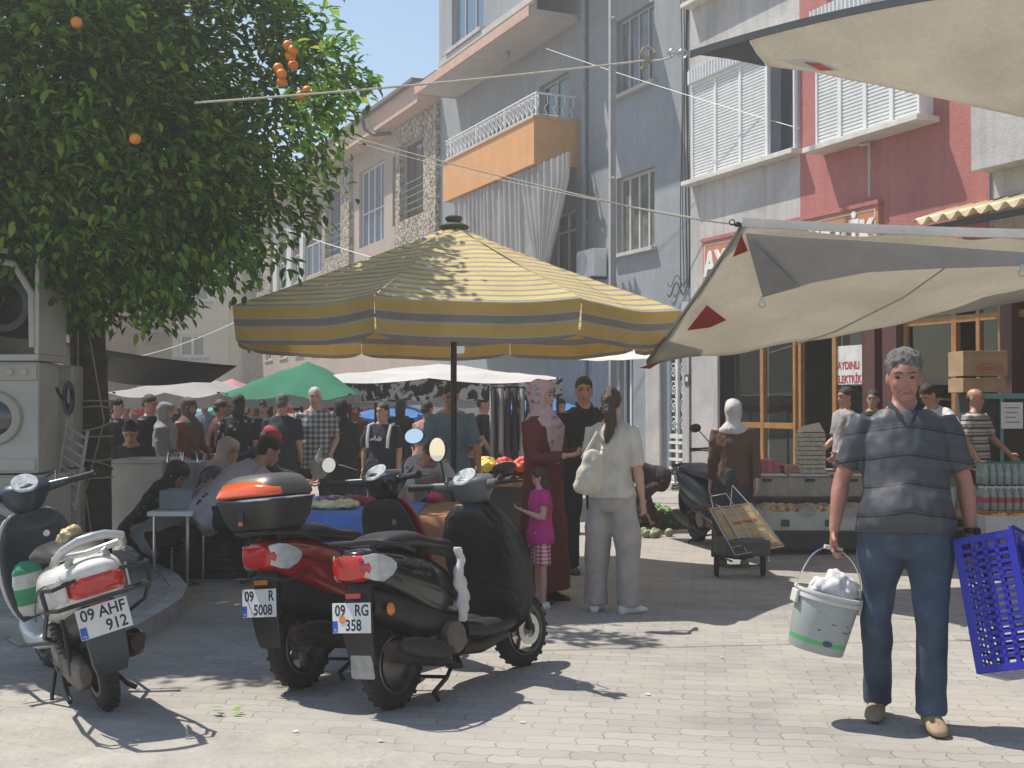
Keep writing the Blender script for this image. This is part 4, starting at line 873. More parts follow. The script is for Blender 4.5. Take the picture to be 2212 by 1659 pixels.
# ---------------------------------------------------------------- awning sheets and their ropes
def p_canv(col):
    def f(t, o):
        a = t.ramp(t.noise(o, .9, 6, .6, .3), [(.3, tuple(c*.86 for c in col)), (.55, col), (.75, tuple(min(1, c*1.08) for c in col))])
        sp_ = t.ramp(t.noise(o, 5, 3, .7), [(.70, 1.0), (.78, .72)]); return t.mix(1, a, sp_, 'MULTIPLY')
    return f
M_CANV = mat('sunlit_cream_canvas', rough=.85, var=.05, vs=30, bump=.5, bs=7, pat=p_canv((.67,.635,.56)), trans=.5, bd=.03)
M_CANW = mat('white_tarpaulin', rough=.7, var=.05, vs=20, bump=.4, bs=7, pat=p_canv((.76,.74,.72)), trans=.35, bd=.03)
M_GREYC = mat('grey_edging_tape', (.13,.14,.15), .8, var=.1, bump=.2, bs=30, trans=.1)
M_REDC = mat('red_corner_patch', (.42,.03,.04), .8, trans=.3)
def sheet(name, m_, parent, P, nx=28, ny=16, sag=0, wr=.01, thick=.003):
    """P = four corners (a, b along the near edge; d, c along the far edge)"""
    b_ = MB(); a, b2, c, d = P
    for j in range(ny+1):
        for i in range(nx+1):
            u, v = i/nx, j/ny; q = lerp(lerp(a, b2, u), lerp(d, c, u), v); q = q-V((0,0,sag*4*(u*(1-u)*.6+v*(1-v)*.4)*.8)); q.z += wr*noise.noise(V((u*9, v*7, a.x)))
            b_.v.append(tuple(q))
    b_.f = [(j*(nx+1)+i, j*(nx+1)+i+1, (j+1)*(nx+1)+i+1, (j+1)*(nx+1)+i) for j in range(ny) for i in range(nx)]
    return b_.build(name, m_, parent, world=True, smooth=True, ang=180, solid=thick)
T1 = at(1602,489,9.0); L1 = at(1395,786,10.1); R1 = at(2420,500,8.9)+V((.3,0,-.06)); Q1 = at(2420,612,11.3)
aw = thing('canvas_awning', 'cream canvas awning stretched low over the stalls with a folded grey corner', 'awning', T1)
sheet('canvas', M_CANV, aw, (T1, R1, Q1, L1), 36, 22, sag=.07, wr=.04)
b = MB(); n_ = V((0,-.012,.012)); b.loft([[q+n_*0+V((0,-.02,0)), q+V((.0,-.02,.03)), q+V((.02,.01,.03)), q+V((.02,.01,0))] for q in [lerp(T1, L1, i/10)-V((0,0,.03*4*(i/10)*(1-i/10))) for i in range(11)]]); b.build('edging', M_GREYC, aw, world=True)
b = MB(); b.loft([[q+V((0,-.014,-.004)), q+V((0,-.014,.06)), q+V((0,.012,.06)), q+V((0,.012,-.004))] for q in [lerp(T1, R1, i/16)-V((0,0,.02*4*(i/16)*(1-i/16)))-V((0,.01,0)) for i in range(17)]]); b.build('hem', M_CANW, aw, world=True)
def onaw(px, py, dpt):
    # point of the awning plane under a surveyed direction, pushed dpt towards the viewer's side
    nn = (R1-T1).cross(L1-T1).normalized(); d_ = ray(px, py); c_ = V((0,0,CAMH)); return c_+d_*((T1-c_).dot(nn)/d_.dot(nn))+V((0,-dpt,-dpt*.5))
def patch(name, m_, pts, parent, dpt=.05, th=.004, sub_=0):
    q = [onaw(x, y, dpt) for x, y in pts]; b_ = MB(); b_.add(q, [tuple(range(len(q)))]); return b_.build(name, m_, parent, world=True, solid=th)
# folded-down flap (grey reinforced corner and hanging strip)
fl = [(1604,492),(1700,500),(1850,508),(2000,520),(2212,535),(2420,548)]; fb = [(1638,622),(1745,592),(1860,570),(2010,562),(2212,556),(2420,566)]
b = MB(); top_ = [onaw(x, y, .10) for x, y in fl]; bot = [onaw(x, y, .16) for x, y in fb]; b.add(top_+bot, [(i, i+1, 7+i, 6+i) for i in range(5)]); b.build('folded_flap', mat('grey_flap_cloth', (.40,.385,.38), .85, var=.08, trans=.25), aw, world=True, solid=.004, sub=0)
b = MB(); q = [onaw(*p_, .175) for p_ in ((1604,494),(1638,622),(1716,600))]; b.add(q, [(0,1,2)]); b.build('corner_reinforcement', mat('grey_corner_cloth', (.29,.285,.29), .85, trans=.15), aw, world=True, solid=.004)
patch('corner_patch', M_REDC, [(1598,500),(1612,535),(1580,548)], aw, .06); patch('corner_patch', M_REDC, [(1524,652),(1566,684),(1530,700),(1482,706)], aw, .06); patch('corner_patch', M_REDC, [(1432,772),(1402,790),(1380,788)], aw, .05)
for x, y in ((1636,628),(2186,560)):
    b = MB(); c_ = onaw(x, y, .18); b.torus(c_-V((0,0,.03)), (0,1,0), .024, .0045, 18, 6); b.box((c_.x-.014, c_.y-.004, c_.z-.012), (c_.x+.014, c_.y+.004, c_.z+.03)); b.build('ring', M_MET, aw, world=True, smooth=True)
b = MB(); b.tube([onaw(2060,562,.02), onaw(1950,640,.02), onaw(1800,715,.02), onaw(1660,760,.02)], [.006,.008,.008,.004], 5); b.build('seam', mat('seam_tape', (.38,.33,.27), .9), aw, world=True)  # brown strip along the canvas seam
# upper awning, seen from below, tip tied to a rope
T2 = at(1490,116,8.6); A2 = at(2330,-52,7.3); B2 = at(2500,332,8.3)
a2 = thing('upper_awning', 'high cream awning at the top right, tapering to a grey tip tied to a rope', 'awning', T2)
def tri_sheet(name, m_, u0, u1, nx, ny, parent, dz=0):
    b_ = MB()
    for i in range(nx+1):
        u = lerp(u0, u1, i/nx); p0 = lerp(T2, A2, u)+V((0,0,.18*4*u*(1-u)*.4)); p1 = lerp(T2, B2, u)-V((0,0,-.12*4*u*(1-u)*.5))
        for j in range(ny+1):
            v = j/ny; q = lerp(p0, p1, v); q.z += dz-.10*u*math.sin(math.pi*v)+.012*noise.noise(V((u*9, v*6, 2))); b_.v.append(tuple(q))
    b_.f = [(i*(ny+1)+j, i*(ny+1)+j+1, (i+1)*(ny+1)+j+1, (i+1)*(ny+1)+j) for i in range(nx) for j in range(ny)]
    return b_.build(name, m_, parent, world=True, smooth=True, ang=180, solid=.003)
tri_sheet('canvas', M_CANV, .17, 1, 24, 14, a2); tri_sheet('tip', mat('dark_grey_tip_cloth', (.11,.12,.13), .8, trans=.1), .0, .168, 8, 10, a2)
def onup(px, py):
    nn = (A2-T2).cross(B2-T2).normalized(); d_ = ray(px, py); c_ = V((0,0,CAMH)); return c_+d_*((T2-c_).dot(nn)/d_.dot(nn))
for nm_, m_, pts in (('white_print', M_CANW, ((1688,88),(1740,86),(1790,98),(1812,110),(1770,112),(1720,102))),('red_print', mat('worn_red_print', (.50,.10,.10), .8), ((1735,90),(1768,93),(1798,107),(1770,108)))):
    b = MB(); q = [onup(*p_)+V((0,-.02,-.135 if nm_ == 'white_print' else -.145)) for p_ in pts]; b.add(q, [tuple(range(len(q)))]); b.build(nm_, m_, a2, world=True, solid=.003)
b = MB(); q = [lerp(T2, A2, i/14)+V((0,0,.18*4*(i/14)*(1-i/14)*.4)) for i in range(15)]; b.loft([[p_+V((0,-.01,-.03)), p_+V((0,-.01,.02)), p_+V((0,.012,.02)), p_+V((0,.012,-.03))] for p_ in q]); b.build('edging', M_GREYC, a2, world=True)
# rope, knot and hook at the tip; rope to the tree
kn = at(1400,130,8.7); tree_end = at(420,222,8.2)
rope('rope', [T2+V((-.09,0,0)), kn, tree_end], .008, 'pale rope from the upper awning tip into the orange tree', mat('light_rope', (.50,.46,.38), .9, var=.2, vs=60), sag=.02)
p = MB(); p.torus(T2+V((-.05,0,.0)), (0,1,.3), .03, .006, 16, 6); p.torus(T2+V((-.12,0,.005)), (0,1,.2), .026, .006, 16, 6, 1); p.tube([T2+V((-.16,0,0)), T2+V((-.06,0,.0))], .006, 6); tag(p.build('snap_hook', M_MET, smooth=True), 'metal snap hook linking the rope and the upper awning tip', 'hook')
p = MB(); rr = random.Random(4)
p.tube([kn+V((.07*math.cos(t_*.8)*.7, .02*math.sin(t_), .05+.05*math.sin(t_*.8))) for t_ in range(9)], .011, 7); p.tube([kn+V((.03,0,.0)), kn+V((-.02,0,-.03)), kn+V((-.04,0,-.07))], [.012,.012,.02], 7); p.ell(kn, (.03,.022,.026))
tag(p.build('rope_knot', mat('frayed_rope', (.32,.28,.22), .9, var=.3, vs=40, bump=.8), smooth=True), 'frayed knot and loop in the rope near the upper awning tip', 'knot')
rope('rope', [T1+V((0,0,.01)), at(1290,430,9.6), at(705,280,14)], .007, 'thin rope from the folded awning corner up to the tan building', sag=.02)
p = MB(); p.ell(T1+V((-.03,0,.015)), (.03,.02,.02)); p.torus(T1+V((-.07,0,.03)), (0,1,0), .02, .005, 12, 5); tag(p.build('rope_clip', M_DKM, smooth=True), 'dark clip on the folded corner of the lower cream awning', 'clip')
rope('overhead_wire', [at(1870,318,17.8), at(1180,105,23.5)], .006, 'thin white wire crossing before the blue and red buildings', M_PVC, sag=.05, cat='wire')
rope('overhead_wire', [at(1500,470,21), at(690,282,30)], .007, 'grey wire rising from the blue wall to the tan cornice', M_PVCG, sag=.15, cat='wire')
rope('overhead_wire', [at(590,485,40), at(870,575,26)], .012, 'pale wire descending behind the umbrella past the stone bays', M_PVC, sag=.05, cat='wire')
rope('overhead_wire', [at(480,600,45), at(760,640,28)], .010, 'dark wire low across the tan building left of the umbrella', M_DKM, sag=.2, cat='wire')
rope('overhead_wire', [at(300,770,40), at(520,690,34)], .012, 'pale wire slanting across the cream corner building', M_PVC, sag=.1, cat='wire')
# second awning beyond (only its bright left end shows), shading the stalls
a3 = thing('far_awning', 'bright white awning end showing under the right side of the striped umbrella', 'awning', at(1255,778,13.3))
sheet('canvas', M_CANW, a3, (at(1430,770,11.6), V((4.6,10.2,2.85)), V((6.3,13.2,3.1)), at(1250,777,14.2)), 16, 12, sag=.06)
# ---------------------------------------------------------------- scooters (local frame: x forward from the rear axle, y left, z up)
M_TYRE = mat('tyre_rubber', (.022,.021,.020), .85, var=.25, vs=10, bump=.5, bs=90, bd=.004)
M_RIM = mat('dull_alloy_rim', (.16,.155,.15), .45, .6, var=.3, vs=12)
M_ENG = mat('dirty_engine_metal', (.16,.14,.125), .65, .4, var=.4, vs=9, bump=.5, bs=30, bd=.01)
M_BPL = mat('matt_black_plastic', (.018,.018,.019), .5, var=.3, vs=8, bump=.1)
M_BGL = mat('glossy_black_paint', (.012,.012,.014), .22, var=.1, bump=.02, coat=.6)
M_GPL = mat('grey_plastic', (.10,.105,.11), .42, var=.15, vs=6)
M_VINYL = mat('black_vinyl_seat', (.02,.02,.022), .38, var=.15, bump=.25, bs=120, bd=.002)
M_REDP = mat('red_scooter_paint', (.33,.012,.015), .28, var=.1, bump=.02, coat=.6)
M_WHP = mat('white_scooter_paint', (.66,.65,.63), .28, var=.08, vs=4, bump=.02, coat=.5)
M_RLENS = mat('red_tail_lens', (.55,.015,.012), .15, var=.15, vs=20, bump=.05, coat=.8)
M_CLENS = mat('clear_signal_lens', (.50,.50,.49), .15, var=.2, vs=25, bump=.1, coat=.6)
M_OLENS = mat('orange_signal_lens', (.65,.20,.02), .2, var=.1, coat=.5)
M_CHR = mat('chrome', (.62,.62,.63), .14, 1, var=.1, bump=0)
M_MIR = mat('mirror_glass', (.85,.87,.9), .02, 1, var=0, bump=0)
M_PLW = mat('plate_white', (.70,.71,.72), .35, var=.06, vs=10, bump=0)
M_PLB = mat('plate_blue', (.02,.10,.50), .4, var=0, bump=0)
M_INK = mat('plate_black', (.015,.015,.017), .5, var=0, bump=0)
M_TEAL = mat('dark_teal_plastic', (.020,.035,.048), .35, var=.2, coat=.3)
def sup(x, z0, z1, hw, n=18, e=.75, yo=0, tilt=0):
    """superellipse cross-section in the y-z plane at x"""
    zc, hz = (z0+z1)/2, (z1-z0)/2
    return [V((x+tilt*math.sin(a)*hz, yo+hw*math.copysign(abs(math.cos(a))**e, math.cos(a)), zc+hz*math.copysign(abs(math.sin(a))**e, math.sin(a)))) for a in [6.28318*k/n for k in range(n)]]
def plate(root, c, X, Y, l1, w_=.238, h_=.142, l1dx=0, small=None):
    X = V(X).normalized(); Y = V(Y).normalized(); N_ = X.cross(Y); c = V(c)
    b = MB(); b.obox(c, X*w_/2, Y*h_/2, N_*.0018); pl = b.build('licence_plate', M_PLW, root, bevel=.0012)
    b = MB(); b.obox(c-X*(w_*.5-.017)-Y*(h_*.5-.030)+N_*.0028, X*.0155, Y*.027, N_*.0006); b.build('blue_band', M_PLB, pl)
    text('TR', .016, M_PLW, pl, frame(c-X*(w_*.5-.017)-Y*(h_*.5-.013)+N_*.0036, X, Y), 'country_code', ext=.0002)
    for st, dx, dy in l1: text(st, .074, M_INK, pl, frame(c+X*dx*1.25+Y*dy*1.22+N_*.0026, X, Y), 'plate_characters', ext=.0003, off=.0014, sx=.9)
    return pl
def wheel(root, c, r=.215, tw=.048, spoke=0, st=0, front=False):
    ax = V((-math.sin(st), math.cos(st), 0)); c = V(c); b = MB(); b.torus(c, ax, r-tw, tw, 40, 12, .95)
    for k in range(44): # tread blocks
        a = 6.2832*k/44; d = V((math.cos(a)*math.cos(st), math.cos(a)*math.sin(st), math.sin(a))); t_ = V((-math.sin(a)*math.cos(st), -math.sin(a)*math.sin(st), math.cos(a)))
        b.obox(c+d*(r-.0055)+ax*(.016 if k % 2 else -.016), d*.005, t_*.009, ax*.015)
    wh = b.build('wheel', M_TYRE, root, smooth=True); ri = r-tw*1.75; b = MB()
    b.lathe(c-ax*.045, ax, [(ri+.004,0),(ri+.012,.004),(ri-.008,.02),(ri-.010,.07),(ri+.012,.086),(ri+.004,.09),(ri-.014,.085),(ri-.018,.02),(ri-.012,.0)], 36, False)
    if spoke == 0:
        b.lathe(c-ax*.03, ax, [(.01,-.005),(.05,-.005),(.085,.005),(.09,.01),(ri-.012,.018),(ri-.012,.042),(.09,.05),(.05,.065),(.01,.065)], 30)
    else:
        b.lathe(c-ax*.05, ax, [(.01,-.002),(.03,0),(.034,.02),(.034,.08),(.03,.1),(.01,.102)], 16)
        for k in range(spoke):
            for dd in (-.14, .14):
                a = 6.2832*k/spoke+dd; d = V((math.cos(a)*math.cos(st), math.cos(a)*math.sin(st), math.sin(a))); t_ = V((-math.sin(a)*math.cos(st), -math.sin(a)*math.sin(st), math.cos(a)))
                b.obox(c+d*(ri*.5+.01), d*(ri*.5-.012), t_*.007, ax*.014)
    b.build('rim', M_RIM, wh, smooth=True)
    if front: b = MB(); b.lathe(c-ax*.068, ax, [(.05,0),(.088,0),(.088,.004),(.05,.004),(.05,0)], 26, False); b.build('brake_disc', M_CHR, wh, smooth=True)
    return wh
def mirror(root, base, tip, nrm, rx=.062, rz=.04, lab=None):
    base, tip, nrm = V(base), V(tip), V(nrm).normalized(); b = MB(); mid = lerp(base, tip, .55)+V((0,0,.03)); up = V((0,0,1)); sd = nrm.cross(up).normalized(); up = sd.cross(nrm)
    b.tube([base, base+V((0,0,.04)), mid, tip-nrm*.02], [.008,.006,.0055,.006], 8)
    b.loft([[tip+nrm*d+(sd*rx*k*math.cos(a)+up*rz*k*math.sin(a)) for a in [6.2832*i/24 for i in range(24)]] for d, k in ((-.035,.3),(-.03,.6),(-.015,.92),(.0,1.05),(.004,1.04),(.005,.95))])
    m = b.build('mirror', M_BPL, root, smooth=True)
    b = MB(); b.lathe(tip, nrm, [(.001,.0052),(.001,.0058)], 3) if 0 else b.loft([[tip+nrm*d+(sd*rx*.96*math.cos(a)+up*rz*.96*math.sin(a)) for a in [6.2832*i/24 for i in range(24)]] for d in (.0052,.0075)]); b.build('mirror_glass', M_MIR, m); return m
def all_kids(o):
    for c in o.children: yield c; yield from all_kids(c)
def scooter(name, lab, loc, head, lean, kind, group=None, st=0):
    # head = degrees clockwise from straight ahead; lean = degrees to its own left
    t_ = thing(name, lab, 'scooter', loc, R(90-head), group, rx=0); t_.rotation_mode = 'XYZ'
    # lean about own long axis through the tyre contact
    t_.rotation_euler = (R(-lean), 0, R(90-head))
    body = {'black': M_BGL, 'red': M_REDP, 'white': M_WHP}[kind]; inner = M_BPL if kind != 'white' else M_TEAL; FX = 1.17; FXs = R(st)
    wheel(t_, (0,0,.215), spoke=0 if kind == 'black' else 5); wheel(t_, (FX,0,.21), r=.21, tw=.042, spoke=3 if kind == 'black' else 5, st=FXs, front=True)
    # swing unit and engine on the left, muffler on the right
    b = MB(); b.loft([sup(x, z0, z1, hw, yo=yo) for x, z0, z1, hw, yo in ((-.09,.17,.27,.03,.085),(-.03,.13,.31,.045,.09),(.10,.14,.30,.05,.09),(.25,.15,.33,.055,.085),(.38,.16,.36,.06,.07),(.46,.2,.33,.05,.06))])
    b.loft([sup(x, z0, z1, hw) for x, z0, z1, hw in ((.24,.22,.36,.06),(.32,.18,.40,.10),(.44,.17,.40,.11),(.54,.19,.36,.09),(.60,.22,.32,.05))])
    b.lathe((.36,-.10,.29), (0,-1,0), [(.085,0),(.088,.02),(.08,.05),(.03,.055)], 18); b.build('engine', M_ENG, t_, smooth=True, bevel=.004)
    b = MB()
    for k in range(7): b.box((.50+k*.014, -.085, .20), (.506+k*.014, .085, .33))
    b.tube([(.42,.02,.34),(.34,.03,.42),(.2,.05,.44)], .03, 8); b.tube([(.03,.12,.30),(.1,.12,.42),(.16,.13,.55)], .022, 8)
    for k in range(9): z = .33+.022*k; b.torus((.045+.012*k,.13,z), (.3,0,1), .03, .006, 14, 5)
    b.build('engine_fins', M_DKM, t_, smooth=True)
    b = MB(); b.tube([(.44,-.06,.20),(.40,-.12,.14),(.30,-.14,.16),(.22,-.15,.21)], [.018,.018,.02,.03], 10)
    b.loft([sup(x, zc-h, zc+h, hw, yo=-.155, e=.9) for x, zc, h, hw in ((.24,.215,.03,.03),(.20,.225,.055,.045),(.0,.27,.062,.048),(-.16,.305,.055,.045),(-.20,.315,.035,.03))]); mu = b.build('muffler', mat('rusty_exhaust', (.05,.035,.03), .6, .5, var=.5, vs=14, bump=.4), t_, smooth=True)
    b = MB(); b.loft([sup(x, zc-h, zc+h, .02, yo=-.195, e=.8) for x, zc, h in ((.24,.245,.02),(.16,.255,.05),(-.02,.30,.055),(-.13,.325,.04),(-.16,.33,.02))]); b.build('heat_shield', M_BPL, mu, smooth=True)
    b = MB(); b.tube([(.42,.10,.22),(.35,.18,.06),(.30,.20,.012)], .011, 6); b.tube([(.30,.20,.014),(.25,.19,.012)], .014, 6); b.build('side_stand', M_DKM, t_, smooth=True)
    b = MB(); b.tube([(.40,.09,.17),(.28,.12,.10),(.14,.14,.055)], .012, 6); b.tube([(.40,-.09,.17),(.28,-.12,.10),(.14,-.14,.055)], .012, 6); b.tube([(.30,-.11,.10),(.30,.11,.10)], .01, 6); b.tube([(.14,-.14,.055),(.12,-.18,.02)], .013, 6); b.build('centre_stand', M_DKM, t_, smooth=True)
    # rear shock
    b = MB(); b.tube([(-.02,.13,.22),(-.06,.12,.5)], .012, 6); b.build('shock', M_DKM, t_, smooth=True)
    # tail bodywork
    if kind == 'white': tail = [(-.44,.70,.765,.05),(-.42,.64,.785,.11),(-.34,.58,.80,.15),(-.2,.52,.80,.175),(0,.46,.78,.185),(.15,.42,.75,.175),(.30,.38,.70,.155),(.44,.36,.60,.125),(.54,.34,.50,.09)]
    else: tail = [(-.40,.72,.775,.03),(-.38,.66,.79,.075),(-.30,.62,.80,.115),(-.16,.56,.795,.145),(0,.50,.78,.155),(.15,.44,.755,.15),(.30,.39,.71,.14),(.44,.36,.62,.125),(.54,.34,.50,.09)]
    b = MB(); b.loft([sup(*q, n=24, e=.7) for q in tail]); sp = b.build('rear_bodywork', body, t_, smooth=True, sub=1, ang=90)
    for s_ in (1, -1):
        b = MB(); hw = lambda x: lerp(.150, .118, max(0, (x-.1)/.4)) if x > -.1 else lerp(.09, .150, (x+.36)/.26)
        b.tube([(x, s_*(hw(x)+(.006 if kind != 'white' else .03)), z) for x, z in ((-.28,.70),(-.12,.69),(.05,.65),(.22,.58),(.38,.50),(.48,.42))], .0035, 5); b.build('panel_seam', M_INK, t_)
    b = MB(); b.tube([(.86,.16,1.05),(.93,.20,1.10),(.98,.12,1.08),(.97,.06,.98)], .006, 6); b.build('brake_cable', M_INK, t_, smooth=True); b = MB(); b.tube([(.86,-.16,1.05),(.93,-.19,1.11),(.99,-.11,1.07),(.97,-.05,.98)], .006, 6); b.build('brake_cable', M_INK, t_, smooth=True)
    b = MB(); b.tube([(.45,.12,.22),(.2,.15,.20),(.02,.11,.26)], .007, 6); b.build('hose', M_INK, t_, smooth=True); b = MB(); b.tube([(.5,.08,.3),(.3,.13,.36),(.1,.1,.40)], .006, 6); b.build('hose', M_INK, t_, smooth=True)
    b = MB(); b.loft([sup(*q, n=20) for q in ((-.3,.47,.62,.09),(-.15,.40,.6,.115),(.05,.34,.56,.12),(.25,.30,.5,.115),(.45,.28,.42,.1))]); b.build('under_cover', M_BPL, t_, smooth=True)
    # seat
    sw = .145 if kind != 'white' else .155
    b = MB(); b.loft([sup(x, z0, z1, hw*sw/.13, n=20, e=.65) for x, z0, z1, hw in ((-.26,.785,.80,.05),(-.24,.78,.825,.09),(-.12,.77,.855,.12),(.05,.765,.865,.13),(.14,.755,.855,.132),(.20,.75,.825,.13),(.30,.735,.80,.125),(.42,.72,.795,.10),(.52,.69,.77,.065),(.56,.67,.73,.03))]); b.build('seat', M_VINYL, t_, smooth=True, sub=1, ang=90)
    # footboard, floor tunnel, belly
    b = MB(); b.loft([sup(x, z0, z1, hw, n=20, e=.55) for x, z0, z1, hw in ((.48,.26,.36,.14),(.60,.24,.335,.17),(.80,.24,.335,.175),(.93,.26,.36,.165),(.98,.30,.42,.14))]); b.build('footboard', M_BPL if kind != 'white' else M_WHP, t_, smooth=True)
    b = MB(); b.loft([sup(x, z0, z1, .09, n=16) for x, z0, z1 in ((.5,.17,.25),(.7,.15,.25),(.92,.18,.28))]); b.build('belly_pan', M_BPL, t_, smooth=True)
    # leg shield: sections stacked up the steering column
    def lsec(z, x, hw, dp, n=22): return [V((x+dp*math.sin(a)-.03*math.cos(a)**2*0+.045*(math.cos(a)**2)*(-1), hw*math.cos(a), z)) for a in [6.2832*k/n for k in range(n)]]
    LS = [(.30,.985,.12,.05),(.38,1.0,.175,.055),(.50,1.0,.205,.055),(.64,.985,.215,.055),(.78,.955,.205,.05),(.88,.93,.17,.05),(.95,.915,.11,.045)]
    b = MB(); b.loft([lsec(z, x+.035, hw, dp*.8) for z, x, hw, dp in LS]); lf = b.build('front_shield', body, t_, smooth=True, ang=90, sub=1)
    b = MB(); b.loft([lsec(z, x-.035, hw*.96, dp*.75) for z, x, hw, dp in LS]); b.build('leg_shield', inner, t_, smooth=True, ang=90, sub=1)
    b = MB(); b.tube([(.885,-.06,.80),(.868,-.06,.80)], .018, 12); b.build('ignition_lock', M_CHR, t_, smooth=True)
    if kind == 'black':  # fabric apron over the leg shield
        b = MB(); b.loft([[V((x+.03*math.sin(3*a+z*9), hw*math.cos(a), z))+V((dp*math.sin(a), 0, 0)) for a in [6.2832*k/26 for k in range(26)]] for z, x, hw, dp in ((.23,.93,.13,.05),(.29,.95,.20,.07),(.42,.965,.245,.08),(.60,.95,.262,.085),(.76,.915,.25,.08),(.88,.885,.205,.07),(.95,.87,.13,.05))])
        b.build('leg_apron', mat('black_apron_vinyl', (.012,.013,.016), .42, var=.3, vs=4, bump=.8, bs=5, bd=.03), t_, smooth=True, ang=180)
    # steering head cover, grips, levers
    g = M_GPL if kind == 'black' else (M_BGL if kind == 'red' else M_TEAL)
    b = MB(); b.loft([[V((x+dx*math.cos(a), dy*math.sin(a), z)) for a in [6.2832*k/22 for k in range(22)]] for z, x, dx, dy in ((.93,.90,.055,.075),(.98,.89,.075,.10),(1.03,.885,.10,.135),(1.065,.885,.115,.15),(1.095,.90,.10,.125),(1.11,.915,.06,.08))]); hd = b.build('handlebar_cover', g, t_, smooth=True, sub=1, ang=90)
    for s_ in (1, -1): b = MB(); b.loft([[V((.87-.05*f, s_*(.12+.10*f), 1.045+.01*f))+V((.032*(1-f*.35)*math.cos(a), 0, .030*(1-f*.35)*math.sin(a))) for a in [6.2832*k/14 for k in range(14)]] for f in (0,.5,1)]); b.build('switch_housing', g, hd, smooth=True)
    b = MB(); b.loft([[V((.82+dx*math.cos(a), dy*math.sin(a), z+.04*math.cos(a)*1.0)) for a in [6.2832*k/20 for k in range(20)]] for z, dx, dy in ((1.093,.05,.07),(1.103,.048,.068))]); b.build('instrument_glass', mat('instrument_face', (.45,.46,.48), .1, var=.4, vs=30, coat=1), hd, smooth=True)
    for s_ in (1, -1):
        b = MB(); b.tube([(.82,s_*.21,1.055),(.775,s_*.34,1.06)], [.017,.019], 12); b.tube([(.775,s_*.34,1.06),(.772,s_*.35,1.06)], .022, 12); b.build('grip', mat('grip_rubber', (.02,.02,.02), .7, bump=.6, bs=120), t_, smooth=True)
        b = MB(); b.tube([(.885,s_*.20,1.05),(.87,s_*.25,1.055),(.835,s_*.37,1.05)], [.007,.008,.007], 7); b.build('brake_lever', M_CHR, t_, smooth=True)
    b = MB(); b.ell((.985,0,1.03), (.03,.07,.055)); b.build('headlight', M_CLENS, t_, smooth=True)
    if kind != 'white':
        mirror(t_, (.86,.17,1.08), (.83,.17,1.26) if kind == 'black' else (.80,.33,1.17), (-1,.12,.04), .062,.068 if kind == 'black' else .046)
        mirror(t_, (.86,-.17,1.08), (.83,-.30,1.28) if kind == 'red' else (.83,-.26,1.13), (-1,-.1,.12) if kind == 'red' else (.3,.4,.9), .064,.044)
    # front fork, fender
    b = MB()
    for s_ in (1, -1): b.tube([(FX,s_*.07,.21),(FX-.04,s_*.065,.42),(.985,s_*.04,.6)], [.02,.018,.018], 8)
    b.build('fork', M_DKM, t_, smooth=True)
    b = MB(); prof = []
    for k in range(13):
        a = R(20+125*k/12); c = V((FX+.245*math.cos(a), 0, .215+.245*math.sin(a))); n_ = V((math.cos(a),0,math.sin(a))); w_ = .06
        q = [c+V((0,y,0))-n_*(abs(y)/w_)**2.2*.05 for y in (-w_,-w_*.6,0,w_*.6,w_)]; q2 = [p_-n_*.008 for p_ in q[::-1]]; prof.append(q+q2)
    b.loft(prof); fd = b.build('front_fender', body, t_, smooth=True)
    # rear fender with plate
    tx = -.40; b = MB(); b.loft([[V((x-.02, hw, z)), V((x-.02, -hw, z)), V((x+.02, -hw, z-.0)), V((x+.02, hw, z))] for x, z, hw in ((-.28,.64,.07),(-.31,.58,.075),(-.345,.50,.085),(-.35,.40,.09),(-.33,.30,.085),(-.315,.24,.07))]); b.build('rear_fender', M_BPL if kind != 'white' else M_TEAL, t_, smooth=True, bevel=.006)
    if kind == 'black': pc = (-.385,.015,.475); l = (('09',-.055,.027),('RG',.052,.027),('358',.010,-.030))
    elif kind == 'red': pc = (-.385,.015,.475); l = (('09',-.055,.027),('R',.068,.027),('5008',.022,-.030))
    else: pc = (-.40,0,.515); l = (('09',-.055,.027),('AHF',.035,.027),('912',.040,-.030))
    plt = plate(t_, pc, (0,-1,0), (.12,0,1), l)
    if kind == 'black':
        c = V(pc)+V((-.0045,0,0)); b = MB(); b.lathe(V(pc)+V((-.005-.0,.056,-.006)), (-1,0,.12), [(.02,0),(.02,.0008)], 16); b.build('sticker', mat('peeling_sticker', (.65,.25,.08), .5, var=.5, vs=40), plt)
        b = MB(); b.loft([[V((x-.006, hw, z)), V((x-.006, -hw, z)), V((x+.006, -hw, z)), V((x+.006, hw, z))] for x, z, hw in ((-.342,.345,.055),(-.345,.33,.062),(-.335,.19,.072),(-.33,.18,.06))]); b.build('mud_flap', mat('scuffed_pale_plastic', (.36,.35,.34), .6, var=.3, vs=12), t_, bevel=.004)
    b = MB(); b.box((-.385,-.045,.565), (-.365,.045,.59)); b.build('rear_reflector', M_RLENS if kind != 'red' else M_OLENS, t_, bevel=.004)
    # tail light, signals
    if kind != 'white':
        b = MB(); b.loft([sup(x, z0, z1, hw, n=20, e=.6) for x, z0, z1, hw in ((-.425,.675,.755,.055),(-.42,.655,.77,.085),(-.37,.64,.772,.112),(-.31,.645,.765,.128))]); tl = b.build('tail_light', M_RLENS, t_, smooth=True)
        for s_ in (1, -1):
            b = MB(); b.loft([[V((x, s_*(y-.0), z0)), V((x, s_*(y+.012), z0)), V((x, s_*(y+.012), z1)), V((x, s_*y, z1))] for x, y, z0, z1 in ((-.395,.085,.665,.765),(-.34,.112,.645,.772),(-.28,.128,.635,.765),(-.2,.14,.66,.74),(-.16,.145,.69,.715))]); b.build('signal_light', M_CLENS, tl, smooth=True, bevel=.003)
    else:
